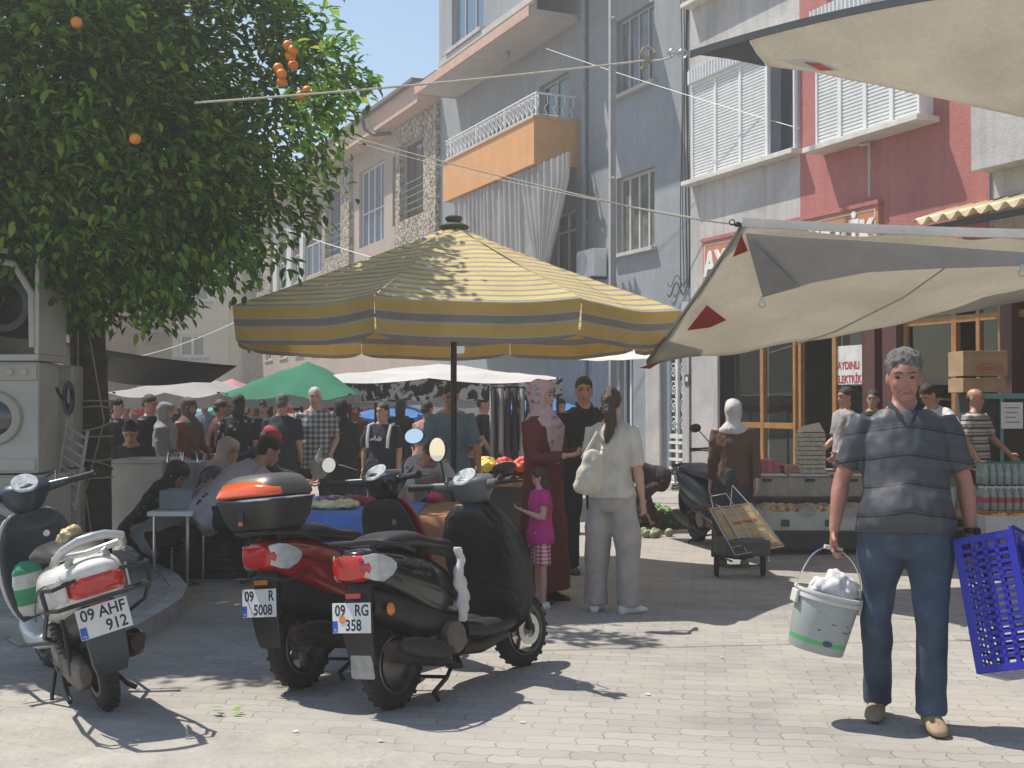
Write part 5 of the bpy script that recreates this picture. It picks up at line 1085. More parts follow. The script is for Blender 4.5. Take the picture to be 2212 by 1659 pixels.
        b = MB(); b.loft([sup(x, z0, z1, hw, n=20, e=.5) for x, z0, z1, hw in ((-.455,.655,.715,.085),(-.44,.64,.73,.11),(-.40,.63,.73,.135))]); tl = b.build('tail_light', M_RLENS, t_, smooth=True)
        for s_ in (1, -1):
            b = MB(); b.loft([[V((x, s_*y, z0)), V((x, s_*(y+.01), z0)), V((x, s_*(y+.01), z1)), V((x, s_*y, z1))] for x, y, z0, z1 in ((-.425,.135,.635,.73),(-.36,.152,.63,.735),(-.26,.172,.655,.72),(-.22,.177,.67,.70))]); b.build('signal_light', M_CLENS, tl, smooth=True, bevel=.003)
    # racks and rails
    if kind == 'white':
        b = MB(); pts = [(-.30,-.15,.80),(-.42,-.155,.835),(-.52,-.13,.885),(-.535,-.06,.91),(-.54,0,.915),(-.535,.06,.91),(-.52,.13,.885),(-.42,.155,.835),(-.30,.15,.80)]
        b.tube(pts, [.014,.018,.02,.022,.022,.022,.02,.018,.014], 10); b.tube([(-.36,-.155,.835),(-.34,0,.82),(-.36,.155,.835)], .015, 8)
        for s_ in (1,-1): b.tube([(-.36,s_*.07,.83),(-.33,s_*.09,.785)], .018, 8)
        b.build('grab_rail', mat('silver_rail', (.55,.55,.54), .3, .5, var=.15), t_, smooth=True)
        b = MB(); cb = [(-.1,-.17,.56),(-.25,-.235,.60),(-.40,-.235,.62),(-.485,-.20,.625),(-.495,0,.63),(-.485,.20,.625),(-.40,.235,.62),(-.25,.235,.60),(-.1,.17,.56)]
        b.tube(cb, .0105, 8); b.tube([(x-.01, y*1.03, z+.10) for x, y, z in cb[2:4]]+[(-.47,-.10,.735)], .0105, 8)
        b.tube([(x-.01, y*1.03, z+.10) for x, y, z in cb[6:4:-1]]+[(-.47,.10,.735)], .0105, 8)
        for s_ in (1,-1): b.tube([(-.40,s_*.235,.62),(-.42,s_*.243,.72)], .0105, 8); b.tube([(.2,s_*.13,.35),(.05,s_*.2,.42),(-.25,s_*.235,.52),(-.40,s_*.235,.62)], .0105, 8); b.tube([(.2,s_*.13,.35),(.45,s_*.25,.33),(.8,s_*.26,.32)], .011, 8)
        b.build('crash_bar', M_DKM, t_, smooth=True)
        b = MB(); b.tube([(-.05,.05,.79),(-.02,.02,.87),(.03,-.04,.885),(.1,-.06,.87)], [.03,.04,.04,.02], 8); b.build('rag', mat('crumpled_foil_rag', (.45,.36,.20), .5, .3, var=.4, vs=25, bump=1, bs=20), t_, vox=.008, noise_=(.012, 40))
    else:
        b = MB(); z = .80
        b.tube([(.02,-.165,.76),(-.15,-.165,.80),(-.34,-.14,.825),(-.44,-.07,.83),(-.45,0,.83),(-.44,.07,.83),(-.34,.14,.825),(-.15,.165,.80),(.02,.165,.76)], .011, 8)
        b.tube([(-.2,-.162,.803),(-.2,.162,.803)], .009, 8); b.tube([(-.31,-.15,.82),(-.31,.15,.82)], .009, 8)
        for s_ in (1,-1): b.tube([(-.31,s_*.10,.82),(-.29,s_*.10,.77)], .01, 8)
        b.build('rack', M_DKM if kind == 'black' else M_BPL, t_, smooth=True)
        b = MB()
        for s_ in (1,-1): b.tube([(-.1,s_*.15,.60),(-.34,s_*.165,.58),(-.43,s_*.12,.60),(-.44,0,.60)], .008, 6); 
        if kind == 'red': b.build('crash_bar', M_DKM, t_, smooth=True)
    k_ = .72 if kind != 'white' else .9
    for o in all_kids(t_):
        if o.type != 'MESH' or o.name.startswith(('wheel','rim','muffler','heat','engine','centre','side_s','front','leg','handle','inst','grip','brake','head','mirror','switch')): continue
        for v in o.data.vertices:
            if v.co.x < .1: v.co.x = .1+(v.co.x-.1)*k_
    for o in all_kids(t_):
        if o.type == 'MESH' and o.name.startswith(('leg_','front_shield','handle','inst','grip','brake','mirror','switch','headl','ignition','fork')):
            for v in o.data.vertices: v.co.x -= .07*min(1, max(0, (v.co.z-.35)/.5))
    for s_ in (1, -1):
        if kind == 'black': b = MB(); b.ell((-.13,s_*.13,.50), (.026,.018,.032)); b.build('indicator', M_OLENS, t_, smooth=True)
    return t_
# near black scooter
k0 = gnd(852,1533)
bs = scooter('scooter', 'black scooter with a draped leg apron and plate 09 RG 358', (k0.x, k0.y+.02, 0), 33, 6, 'black', st=-8)
X_ = V((1,0,-.24)).normalized(); mw = lambda p, X: frame(V(p), X, (0,0,1))
text('SALCANO', .040, M_CHR, bs, mw((.075,-.163,.69), (1,0,-.22)), 'lettering', ext=.001, off=.0008, sx=1.1)
text('ASTRO 100', .028, M_CHR, bs, mw((.085,-.168,.645), (1,0,-.22)), 'lettering', ext=.001, off=.0004, sx=1.1)
b = MB(); b.loft([[V((.40+.02*math.sin(z*30)+w_*math.cos(a), -.17+.025*math.sin(a), z)) for a in [6.2832*k/12 for k in range(12)]] for z, w_ in ((.36,.015),(.42,.04),(.5,.045),(.6,.04),(.70,.02),(.74,.012))]); bag_ = b.build('hanging_bag', M_CANW, None, smooth=True, vox=.01, noise_=(.012, 25))
bag_.matrix_world = Matrix.Translation(bs.location) @ bs.rotation_euler.to_matrix().to_4x4(); tag(bag_, 'white plastic bag hanging behind the leg apron of the black scooter', 'bag')
# red and black one with a top box
k1 = gnd(652,1488)
rs = scooter('scooter', 'red and black scooter with plate 09 R 5008 carrying a top box', (k1.x, k1.y+.02, 0), 33, 6.5, 'red', st=-12)
tx_ = thing('top_box', 'dark grey top box with an orange reflector lid on the red and black scooter', 'top box', rs.location[:], 0); tx_.rotation_euler = rs.rotation_euler
tx_.location = rs.location+rs.rotation_euler.to_matrix() @ V((-.16, 0, .845))
def bsec(z, lx, ly, n=28, e=.55): return [V((lx*math.copysign(abs(math.cos(a))**e, math.cos(a)), ly*math.copysign(abs(math.sin(a))**e, math.sin(a)), z)) for a in [6.2832*k/n for k in range(n)]]
b = MB(); b.loft([bsec(0,.13,.15), bsec(.01,.15,.17), bsec(.06,.175,.20), bsec(.14,.195,.22), bsec(.152,.195,.22)]); b.build('lower_shell', mat('box_dark_brown', (.035,.032,.030), .45, var=.2, vs=5), tx_, smooth=True)
b = MB(); b.loft([bsec(.158,.198,.224), bsec(.18,.198,.224), bsec(.225,.185,.212), bsec(.262,.155,.185), bsec(.283,.11,.14), bsec(.288,.05,.07)]); ld = b.build('lid', mat('box_lid_grey', (.085,.083,.08), .4, var=.1), tx_, smooth=True, sub=1, ang=90)
b = MB(); b.loft([bsec(.148,.202,.228), bsec(.153,.207,.233), bsec(.160,.202,.228)]); b.build('rim_strip', M_CHR, tx_, smooth=True)
b = MB(); n = 26; rows = []
for z, lx, ly in ((.172,.203,.229),(.185,.203,.229),(.225,.190,.216),(.25,.170,.199)): rows.append([V((lx*math.copysign(abs(math.cos(a))**.55, math.cos(a)), ly*math.copysign(abs(math.sin(a))**.55, math.sin(a)), z+ (0 if z < .2 else -.02*abs(math.sin(a))))) for a in [R(108+145*k/n) for k in range(n+1)]])
b.loft(rows, cap=False, closed=False); b.build('orange_reflector', mat('orange_red_reflector', (.80,.11,.02), .2, var=.12, vs=12, coat=.8), ld, smooth=True, solid=.006)
b = MB(); b.box((-.190,-.02,.05), (-.183,.02,.10)); b.build('lock', M_BPL, tx_); b = MB(); b.box((-.193,-.014,.03), (-.186,.014,.05)); b.build('lock_button', mat('button_orange', (.6,.15,.05), .4), tx_)
b = MB(); b.box((-.12,-.12,-.022), (.12,.12,-.003)); b.build('mounting_plate', M_BPL, tx_)
# white one at the left
k2 = gnd(232,1533)
ws = scooter('scooter', 'white scooter with black crash bars and plate 09 AHF 912 leaning at the left', (k2.x, k2.y+.02, 0), -33, 13, 'white', st=6)
b = MB(); b.loft([[V((.70+.055*math.cos(a)*w_, .10+.08*math.sin(a)*w_, z)) for a in [6.2832*k/14 for k in range(14)]] for z, w_ in ((.42,.9),(.47,1.1),(.58,1.1),(.66,.9),(.70,.3))]); gb = b.build('carrier_bag', mat('green_white_bag', (.05,.30,.15), .6, pat=p_stripes(.16, ((0,(.05,.30,.15)),(.55,(.6,.6,.55)))), trans=.2), None, vox=.012, noise_=(.012, 20)); gb.matrix_world = Matrix.Translation(ws.location) @ ws.rotation_euler.to_matrix().to_4x4(); tag(gb, 'green and white carrier bag in the footwell of the white scooter', 'bag')
# small dark one parked before the shops, far
k3 = gnd(1497,1115); 
fs_ = scooter('scooter', 'small dark teal scooter parked far back before the grey pilaster', (at(1508,1000,13.4).x, 13.4, 0), 162, -5, 'red'); 
for o in fs_.children:
    if o.type == 'MESH' and o.name.startswith(('rear_bodywork','front_shield','front_fender','leg_shield')): o.data.materials[0] = M_TEAL

for o in [c for c in fs_.children if c.name.startswith('licence_plate')]:
    for c in list(o.children): bpy.data.objects.remove(c)
    bpy.data.objects.remove(o)
# ---------------------------------------------------------------- appliances by the tree
M_ENAM = mat('old_white_enamel', (.42,.40,.36), .4, var=.16, vs=3, bump=.05)
M_IVORY = mat('ivory_enamel', (.38,.355,.29), .45, var=.14, vs=3)
def washer(lab, loc, rz, dark=False, W=.6, H_=.84, D_=.5, port=True):
    t_ = thing('washing_machine', lab, 'washing machine', loc, rz, 'old washing machines stacked by the tree'); m_ = M_ENAM
    b = MB(); b.box((-W/2, -D_/2, .01), (W/2, D_/2, H_)); b.build('casing', m_, t_, bevel=.012)
    b = MB(); b.box((-W/2+.01, -D_/2-.022, H_-.14), (W/2-.01, -D_/2-.001, H_-.015)); pn = b.build('control_panel', M_IVORY, t_, bevel=.008)
    for x in (.10, .20): b = MB(); b.lathe((x, -D_/2-.023, H_-.078), (0,-1,0), [(.034,0),(.034,.004),(.026,.006),(.022,.022),(.004,.024)], 20); b.build('knob', M_ENAM, pn, smooth=True)
    b = MB(); b.box((-W/2+.03, -D_/2-.028, H_-.125), (-W/2+.20, -D_/2-.0225, H_-.03)); b.build('detergent_drawer', M_ENAM, pn, bevel=.004)
    b = MB(); b.box((-W/2+.02, -D_/2-.012, .03), (W/2-.02, -D_/2-.001, .12)); b.build('kick_plate', M_ENAM, t_, bevel=.004)
    if port:
        c = V((-.02, -D_/2-.001, .42)); b = MB(); b.lathe(c, (0,-1,0), [(.20,0),(.205,.01),(.19,.028),(.15,.034),(.135,.03),(.13,.012)], 36, False); dr = b.build('door_ring', M_IVORY, t_, smooth=True)
        b = MB(); b.lathe(c-V((0,-.004,0)), (0,-1,0), [(.135,.0),(.13,.022),(.10,.034),(.05,.042),(.003,.044)], 30, False); b.build('porthole', mat('porthole_glass', (.025,.028,.032), .08, var=.2, coat=1), dr, smooth=True)
    b = MB()
    return t_
wy = 9.35; wx = at(30,900,9.1).x-.16
washer('ivory washing machine at the bottom of the stack, half hidden by the white scooter', (wx+.10, wy, .124), R(-6))
washer('ivory washing machine with a dark porthole in the middle of the stack', (wx+.02, wy, .966), R(4))
t_ = thing('gutted_washing_machine', 'gutted open washing machine shell with its dark drum, on top of the stack', 'washing machine', (wx+.06, wy, 1.812), R(-3), 'old washing machines stacked by the tree')
b = MB(); b.box((-.3,-.25,.0), (.3,.25,.05)); b.box((-.3,.2,.05), (.3,.25,.80)); b.box((-.3,-.25,.05), (-.265,.199,.80)); b.box((.265,-.25,.05), (.3,.199,.80)); b.box((-.3,-.25,.801), (.3,.25,.84)); b.build('shell', M_ENAM, t_, bevel=.008)
b = MB(); b.lathe((0,.16,.42), (0,-1,0), [(.22,0),(.235,.03),(.235,.30),(.2,.34),(.15,.35),(.15,.33),(.2,.3),(.2,.05),(.01,.04)], 30, False); b.build('drum', mat('dark_drum', (.05,.055,.06), .4, .5, var=.4), t_, smooth=True)
b = MB(); b.box((-.27,-.24,.06), (-.10,-.1,.14)); b.build('counterweight', mat('rusty_block', (.09,.06,.045), .8, var=.4), t_, bevel=.01)
b = MB(); b.tube([(-.24,-.22,.8),(-.1,-.24,.76),(.1,-.235,.72),(.24,-.24,.5),(.25,-.24,.1)], .028, 8); b.build('door_seal', M_ENAM, t_, smooth=True)
washer('grey backed washing machine standing behind the front stack, seen from its edge', (wx+.02, wy+.75, .124), R(12), port=False); washer('ivory washing machine raised behind the front stack beside the trunk', (wx-.02, wy+.75, .966), R(8), port=False)
t_ = thing('ribbed_panel', 'striped ribbed metal panel leaning beside the tree trunk', 'panel', at(150,1075,9.6), 0); b = MB(); a = t_.location
for k in range(8): b.tube([a+V((-.10+.012*k, .0, .02+.075*k)), a+V((.04+.012*k, -.01, -.08+.075*k+.02))], .012, 6)
b.tube([a+V((-.12,0,-.03)), a+V((-.02,0,.62))], .014, 6); b.tube([a+V((.04,0,-.1)), a+V((.14,0,.52))], .014, 6); b.build('ribs', M_ENAM, t_, world=True, smooth=True)
# chest freezer, tub, table, crates on the left
def box_thing(name, lab, cat, p0, p1, m_, group=None, bev=.01, part='body', lid=None, lidm=None):
    t_ = thing(name, lab, cat, ((p0[0]+p1[0])/2, (p0[1]+p1[1])/2, p0[2]), 0, group); b = MB(); b.box(p0, p1); b.build(part, m_, t_, world=True, bevel=bev)
    if lid: b = MB(); b.box((p0[0]-.012, p0[1]-.012, p1[2]+.001), (p1[0]+.012, p1[1]+.012, p1[2]+lid)); b.build('lid', lidm or m_, t_, world=True, bevel=bev)
    return t_
a = at(240,995,12.2); c = at(352,995,12.2); box_thing('chest_freezer', 'white chest freezer with a raised lid rim before the seated man in dark shirt', 'freezer', (a.x, 12.2, .1), (c.x, 12.9, a.z-.03), M_ENAM, lid=.04)
t_ = thing('grey_sink_cabinet', 'grey metal cabinet with chrome tubs on top, right of the chest freezer', 'cabinet', (at(395,1000,12).x, 12.2, .1)); a = at(352,1000,11.9); c = at(425,1000,11.9)
b = MB(); b.box((a.x,11.9,.1), (c.x,12.5,a.z)); b.build('cabinet', mat('grey_sheet', (.22,.24,.26), .5, .2, var=.2), t_, world=True, bevel=.01)
for q in (375, 408): p = at(q, 990, 11.95); b = MB(); b.tube([(p.x-.07,12,p.z-.04),(p.x-.06,12,p.z+.05),(p.x,12,p.z+.08),(p.x+.06,12,p.z+.05),(p.x+.07,12,p.z-.04)], .012, 6); b.build('handle', M_CHR, t_, world=True, smooth=True)
tb_ = thing('side_table', 'small white topped table with chrome legs beside the crouching cap wearer', 'table', (at(350,1105,10.2).x, 10.2, 0)); a = at(325,1103,10.0); c = at(422,1103,10.0)
b = MB(); b.box((a.x,9.9,a.z-.04), (c.x,10.5,a.z)); b.build('tabletop', M_PVC, tb_, world=True, bevel=.008)
for x, y in ((a.x+.05,9.95),(c.x-.05,9.95),(a.x+.05,10.45),(c.x-.05,10.45)): b = MB(); b.tube([(x,y,a.z-.041),(x,y,.002)], .014, 6); b.build('leg', M_CHR, tb_, world=True, smooth=True)
a2_ = at(362,1060,10.3); c2 = at(418,1100,10.1); box_thing('grey_carton', 'grey open carton standing on the small white table', 'box', (a2_.x,10.05,a.z+.002), (c2.x,10.4,a.z+.16), mat('grey_card', (.22,.23,.24), .7))
M_CRB = mat('black_crate_plastic', (.015,.017,.02), .5, var=.2)
def crate(name, lab, loc, rz, m_, W=.5, D_=.34, H_=.24, group=None, slots=True, cat='crate'):
    t_ = thing(name, lab, cat, loc, rz, group); b = MB(); w2, d2, t = W/2, D_/2, .012
    b.box((-w2,-d2,0), (w2,d2,t)); nz = 4 if slots else 1
    for k in range(nz):
        z0 = t+.001+(H_-t)*k/nz; z1 = z0+(H_-t)/nz*(.62 if slots else 1)
        b.box((-w2,-d2,z0), (w2,-d2+t,z1)); b.box((-w2,d2-t,z0), (w2,d2,z1)); b.box((-w2,-d2+t+.001,z0), (-w2+t,d2-t-.001,z1)); b.box((w2-t,-d2+t+.001,z0), (w2,d2-t-.001,z1))
    if slots:
        n_ = 6
        for k in range(n_+1):
            x = lerp(-w2+.008, w2-.008, k/n_)
            for y in (-d2+.002, d2-.010): b.box((x-.008, y, t), (x+.008, y+.008, H_-.004))
    b.box((-w2-.008,-d2-.008,H_), (w2+.008,-d2+t,H_+.016)); b.box((-w2-.008,d2-t,H_), (w2+.008,d2+.008,H_+.016)); b.box((-w2-.008,-d2+t+.001,H_), (-w2+t,d2-t-.001,H_+.016)); b.box((w2-t,-d2+t+.001,H_), (w2+.008,d2-t-.001,H_+.016))
    b.build('basket', m_, t_); return t_
a = gnd(425,1252)
for i, (dx, k, wd) in enumerate(((0,0,'bottom'),(0,1,'top'),(.56,0,'bottom'),(.56,1,'top'))):
    crate('black_crate', '%s black plastic crate of the %s stack under the man bending in a pale shirt' % (wd, 'left' if i < 2 else 'right'), (a.x+.03+dx, a.y+.25, .002+.27*k), R(3-4*i), M_CRB, .54, .42, .25, 'black crates used as seats')
a = gnd(300,1192,.13); b = MB(); b.tube([a+V((-.12,0,.045)), a+V((-.06,0,.045)), a+V((.05,-.02,.04)), a+V((.12,-.03,.03)), a+V((.14,-.035,.03))], [.04,.042,.036,.012,.012], 10); tag(b.build('plastic_bottle', M_CANW, smooth=True), 'crushed white plastic bottle lying on the raised pavement', 'bottle')
# table with cloths
a = at(640,1104,8.5); c = at(1015,1104,8.5); tz = .75; x0, x1 = a.x, c.x; y0, y1 = 8.05, 9.2
t_ = thing('trestle_table', 'trestle table under blue and brown cloths behind the scooters', 'table', ((x0+x1)/2, 8.6, 0)); b = MB(); b.box((x0,y0,tz-.03), (x1,y1,tz)); b.build('tabletop', M_AMB, t_, world=True)
for x, y in ((x0+.06,y0+.06),(x1-.06,y0+.06),(x0+.06,y1-.06),(x1-.06,y1-.06)): b = MB(); b.tube([(x,y,tz-.031),(x,y,.002)], .018, 6); b.build('leg', M_MET, t_, world=True, smooth=True)
def cloth(name, lab, m_, x0, x1, y0, y1, z, drop=(0,0,0,0), cat='cloth', nx=30, ny=22, wr=.012):
    b = MB(); X0, X1, Y0, Y1 = x0-drop[0], x1+drop[1], y0-drop[2], y1+drop[3]
    for j in range(ny+1):
        for i in range(nx+1):
            x, y = lerp(X0, X1, i/nx), lerp(Y0, Y1, j/ny); d = max(x0-x, x-x1, 0); e = max(y0-y, y-y1, 0)
            q = V((min(max(x, x0), x1), min(max(y, y0), y1), z)); zz = z-d-e; ox = (-1 if x < x0 else 1)*(.01+.12*d+.015*math.sin(y*30)*d*4) if d else 0; oy = (-1 if y < y0 else 1)*(.01+.10*e+.02*math.sin(x*24)*e*3) if e else 0
            b.v.append((q.x+ox, q.y+oy, zz+.006+wr*max(0, noise.noise(V((x*6, y*6, z+x0)))+.2)))
    b.f = [(j*(nx+1)+i, j*(nx+1)+i+1, (j+1)*(nx+1)+i+1, (j+1)*(nx+1)+i) for j in range(ny) for i in range(nx)]
    return tag(b.build(name, m_, None, smooth=True, ang=180, solid=.004), lab, cat)
cloth('blue_cloth', 'bright blue sheet spread over the near table', mat('blue_sheet', (.08,.17,.46), .8, var=.2, vs=3), x0-.01, lerp(x0,x1,.72), y0-.01, y1+.01, tz+.002, (.12,0,.3,.1))
cloth('brown_cloth', 'rust brown cloth hanging down the right end of the table', mat('rust_brown_cloth', (.28,.12,.055), .85, var=.2, vs=3), lerp(x0,x1,.74), x1+.01, y0-.01, y1+.01, tz+.002, (0,.52,.5,.1))
rr = random.Random(8)
for i, (lab, col, px, py) in enumerate((('crumpled mauve garment lying on the blue sheet', (.28,.10,.14), 735,1095),('yellow and white garment folded at the near edge of the blue sheet', (.62,.55,.28), 715,1128),('pale blue garment on the far side of the blue sheet', (.30,.38,.55), 690,1088),('dark red garment bunched beside the pole', (.30,.04,.05), 800,1098))):
    p = at(px, py, 8.55 if py > 1110 else 8.95); b = MB(); b.ell((p.x, p.y, tz+.035), (.17,.11,.03)); b.ell((p.x+.1, p.y+.04, tz+.04), (.10,.08,.035)); b.ell((p.x-.11, p.y-.03, tz+.035), (.09,.09,.028)); tag(b.build('garment', mat('garment_%d' % i, col, .85, var=.35, vs=18), vox=.012, noise_=(.022, 16)), lab, 'garment', 'clothes piled on the table')
# ---------------------------------------------------------------- produce stands on the right
M_GCL = mat('dark_grey_stand_cloth', (.06,.06,.065), .85, var=.2, bump=.4, bs=6, bd=.02)
M_WCR = mat('white_crate_plastic', (.55,.54,.52), .5, var=.1)
M_CARD = mat('corrugated_cardboard', (.36,.24,.13), .8, var=.15, vs=4)
sx0, sx1, sy = at(1640,1150,12.2).x, at(2330,1150,12.2).x, 12.2
st_ = thing('produce_stand', 'long low stepped produce stand under dark cloth before the shops', 'stand', ((sx0+sx1)/2, 12.6, 0))
b = MB(); b.box((sx0,sy,.20), (sx1,sy+.62,.235)); b.build('lower_shelf', M_AMB, st_, world=True); b = MB(); b.box((sx0-.1,sy+.64,.48), (sx1,sy+1.5,.51)); b.build('upper_shelf', M_AMB, st_, world=True)
b = MB(); b.box((sx0-.01,sy-.02,.06), (sx1,sy-.006,.235)); b.build('front_skirt', M_GCL, st_, world=True); b = MB(); b.box((sx0-.1,sy+.622,.236), (sx1,sy+.636,.51)); b.build('riser_skirt', M_GCL, st_, world=True)
for i in range(6):
    x = lerp(sx0+.1, sx1-.1, i/5); b = MB(); b.box((x-.025,sy+.03,.002), (x+.025,sy+.08,.199)); b.build('leg', M_DKM, st_, world=True); b = MB(); b.box((x-.025,sy+1.12,.002), (x+.025,sy+1.17,.479)); b.build('leg', M_DKM, st_, world=True)
def heap(name, lab, m_, c, w_, d, h, r, n, seed=0, sq=1.0):
    rr = random.Random(seed+n); b = MB()
    for k in range(n):
        x, y = rr.uniform(-1,1), rr.uniform(-1,1); z = h*(1-.5*(x*x+y*y))*rr.uniform(.3,1); b.ell((c[0]+x*w_/2, c[1]+y*d/2, c[2]+z), (r*rr.uniform(.85,1.1), r*sq*rr.uniform(.85,1.1), r), X=V((math.cos(k),math.sin(k),0)), Y=V((-math.sin(k),math.cos(k),0)), seg=8, n=6)
    return tag(b.build(name, m_, None, smooth=True), lab, name.split('_')[-1], None, 'stuff')
def pcol(name, c1, c2, rough=.5): return mat(name, rough=rough, var=.1, bump=0, pat=lambda t, o: t.ramp(t.new('ShaderNodeNewGeometry').outputs['Random Per Island'], [(0, c1), (1, c2)]))
m_tom = pcol('tomato_red', (.45,.04,.02), (.62,.10,.03)); m_pot = pcol('potato_tan', (.45,.30,.14), (.60,.42,.22), .7); m_org = pcol('apricot_orange', (.72,.32,.06), (.80,.48,.14)); m_grn = pcol('leafy_green', (.05,.14,.03), (.14,.28,.06)); m_nut = pcol('nut_brown', (.30,.18,.10), (.50,.36,.24), .8); m_yel = pcol('lemon_yellow', (.75,.55,.08), (.80,.65,.15))
M_FILM = mat('crumpled_clear_film', (.58,.55,.52), .35, var=.15, vs=12, bump=.6, bs=20, trans=.5)
N_ = 7; kinds = [m_pot, m_pot, m_pot, m_nut, m_nut, m_pot, m_org]; nm = ['potatoes','pale potatoes','small potatoes','onions','walnuts','pears','apricots']; ordn = ['first','second','third','fourth','fifth','sixth','seventh']
for i in range(N_):
    x = lerp(sx0+.27, sx1-.3, i/(N_-1)); crate('white_crate', 'white crate of %s, %s from the left on the lower shelf of the stand' % (nm[i], ordn[i]), (x, sy+.26, .237), R(random.uniform(-2,2)), M_WCR, .52, .42, .17, 'white crates along the produce stand', slots=False)
    heap('heap_of_'+nm[i].split()[-1], 'heap of %s filling the %s white crate' % (nm[i], ordn[i]), kinds[i], (x, sy+.26, .385), .42, .32, .09, .034, 55, i, 1.5 if i < 3 else 1)
    b = MB(); g_ = 10
    for j in range(g_+1):
        for k in range(g_+1): u, v = k/g_-.5, j/g_-.5; b.v.append((x+u*.6, sy+.26+v*.46-.03, .445+.05*noise.noise(V((u*7+i*3, v*7, i)))-(.05 if j == 0 else 0)+.02*(j/g_)))
    b.f = [(j*(g_+1)+k, j*(g_+1)+k+1, (j+1)*(g_+1)+k+1, (j+1)*(g_+1)+k) for j in range(g_) for k in range(g_) if not (2 <= k <= 7 and j <= 6)]
    tag(b.build('plastic_film', M_FILM, smooth=True, ang=180), 'crumpled clear film over the %s white crate of the stand' % ordn[i], 'film', 'films over the white crates')
    b = MB(); b.box((x-.04, sy+.26-.2275, .275), (x+.04, sy+.26-.2235, .345)); tag(b.build('crate_label', mat('label_dark', (.05,.09,.06), .5)), 'small dark green label on the %s white crate' % ordn[i], 'label', 'labels on the white crates')
    if i < 4:
        x = lerp(sx0+.12, sx1-1.6, i/3.2); t_ = thing('clear_tub', 'clear lidded tub of dried goods, %s from the left on the upper shelf' % ordn[i], 'tub', (x+.1, sy+.9, .512), 0, 'clear tubs on the upper shelf'); b = MB(); b.box((-.24,-.2,0), (.24,.2,.22)); b.build('tub', mat('cloudy_tub', (.42,.38,.34), .3, var=.3, vs=7, trans=.2), t_, bevel=.02)
        b = MB(); b.box((-.25,-.21,.221), (.25,.21,.245)); b.build('lid', M_WCR, t_, bevel=.008); b = MB(); b.box((-.05,-.225,.17), (.05,-.2105,.20)); b.build('latch', M_BPL, t_)
# stacked paper bags, pink boxes, bottle packs
px_ = at(1748,1000,13.2); t_ = thing('nut_sack', 'tall upright stack of printed paper bags on the produce stand', 'sack', (px_.x, 13.15, .76)); b = MB()
for k in range(9): z = .76+.048*k; b.loft([[V((px_.x+.14*x*(1+.03*math.sin(k*3)), 13.15+.10*y, z+zz)) for x, y in ((-1,-1),(0,-1.15),(1,-1),(1.05,0),(1,1),(-1,1),(-1.05,0))] for zz in (.004,.024,.044)])
b.build('bags', mat('printed_paper', (.48,.44,.36), .8, var=.35, vs=30), t_, world=True, smooth=True); b = MB(); b.loft([[V((px_.x+x*s_, 13.15+y*s_, 1.20+z)) for x, y, z in ((-.13,-.09,0),(.13,-.09,0),(.13,.09,0),(-.13,.09,0))] if s_ == 1 else [V((px_.x+x, 13.15+y, 1.20+z)) for x, y, z in ((-.1,-.07,.06),(.08,-.07,.10),(.1,.07,.08),(-.1,.07,.04))] for s_ in (1, 2)]); b.build('open_top', mat('paper_pale', (.55,.51,.44), .8), t_, world=True)
for i, (px, py, wd, hh, cn, col) in enumerate(((1655,1018,.26,.14,'pink printed',(.45,.12,.16)),(1712,1022,.22,.08,'red edged',(.45,.20,.14)),(1832,1000,.2,.12,'brown',(.3,.2,.12)))):
    p = at(px, py, 13.2); box_thing('carton', '%s carton standing on the upper shelf of the produce stand' % cn, 'carton', (p.x-wd/2, 13.1, .76 if i < 2 else .76), (p.x+wd/2, 13.35, .76+hh), mat('carton_%d' % i, col, .7, var=.5, vs=24), bev=.004)
for i, (px, wd, hh, cn, col) in enumerate(((1670,.22,.16,'mustard',(.45,.30,.06)),(1790,.2,.22,'white and red',(.5,.32,.30)),(1815,.2,.14,'teal',(.08,.25,.25)),(1870,.24,.2,'brown',(.28,.18,.10)),(1905,.2,.16,'orange',(.5,.2,.05)),(1990,.25,.24,'cream',(.5,.44,.32)),(2030,.2,.18,'dark red',(.25,.04,.04)),(2075,.24,.22,'green',(.08,.2,.08)))):
    p = at(px, 1000, 13.35); box_thing('carton', '%s carton in the back row of the upper shelf' % cn, 'carton', (p.x-wd/2, 13.42, .512), (p.x+wd/2, 13.62, .56+hh), mat('carton_b%d' % i, col, .7, var=.4, vs=18), 'cartons in the back row of the stand', bev=.004)
def bottle_pack(lab, x, y, z, capm, lab_m, nx=6, ny=3):
    t_ = thing('bottle_pack', lab, 'bottle pack', (x, y, z), 0, 'shrink wrapped bottle packs'); b = MB(); c_ = MB(); l_ = MB()
    for i in range(nx):
        for j in range(ny):
            px, py = (i-(nx-1)/2)*.072, (j-(ny-1)/2)*.072; b.lathe((px,py,0), (0,0,1), [(.03,0),(.034,.01),(.034,.14),(.028,.165),(.013,.19),(.013,.2)], 10); c_.lathe((px,py,.201), (0,0,1), [(.015,0),(.015,.018)], 8); l_.lathe((px,py,.07), (0,0,1), [(.0348,0),(.0348,.05)], 10, False)
    b.build('bottles', mat('clear_bottle', (.42,.45,.44), .15, var=.2, trans=.2), t_, smooth=True); tag(c_.build('caps', capm, t_, smooth=True), kind='stuff'); l_.build('labels', lab_m, t_, smooth=True); return t_
m_capg = mat('cap_green', (.05,.25,.16), .5); m_labr = mat('label_red', (.50,.06,.12), .5, var=.3, vs=30); m_labw = mat('label_white_green', (.30,.42,.36), .5, var=.4, vs=30)
sh2 = thing('display_table', 'wooden display table with bottle packs and an orange fruit crate at the right edge', 'table', (at(2130,1100,11.6).x, 11.6, 0)); a = at(2040,1104,11.5); b = MB(); b.box((a.x,11.5,a.z-.05), (a.x+1.4,12.15,a.z)); b.build('tabletop', M_AMB, sh2, world=True)
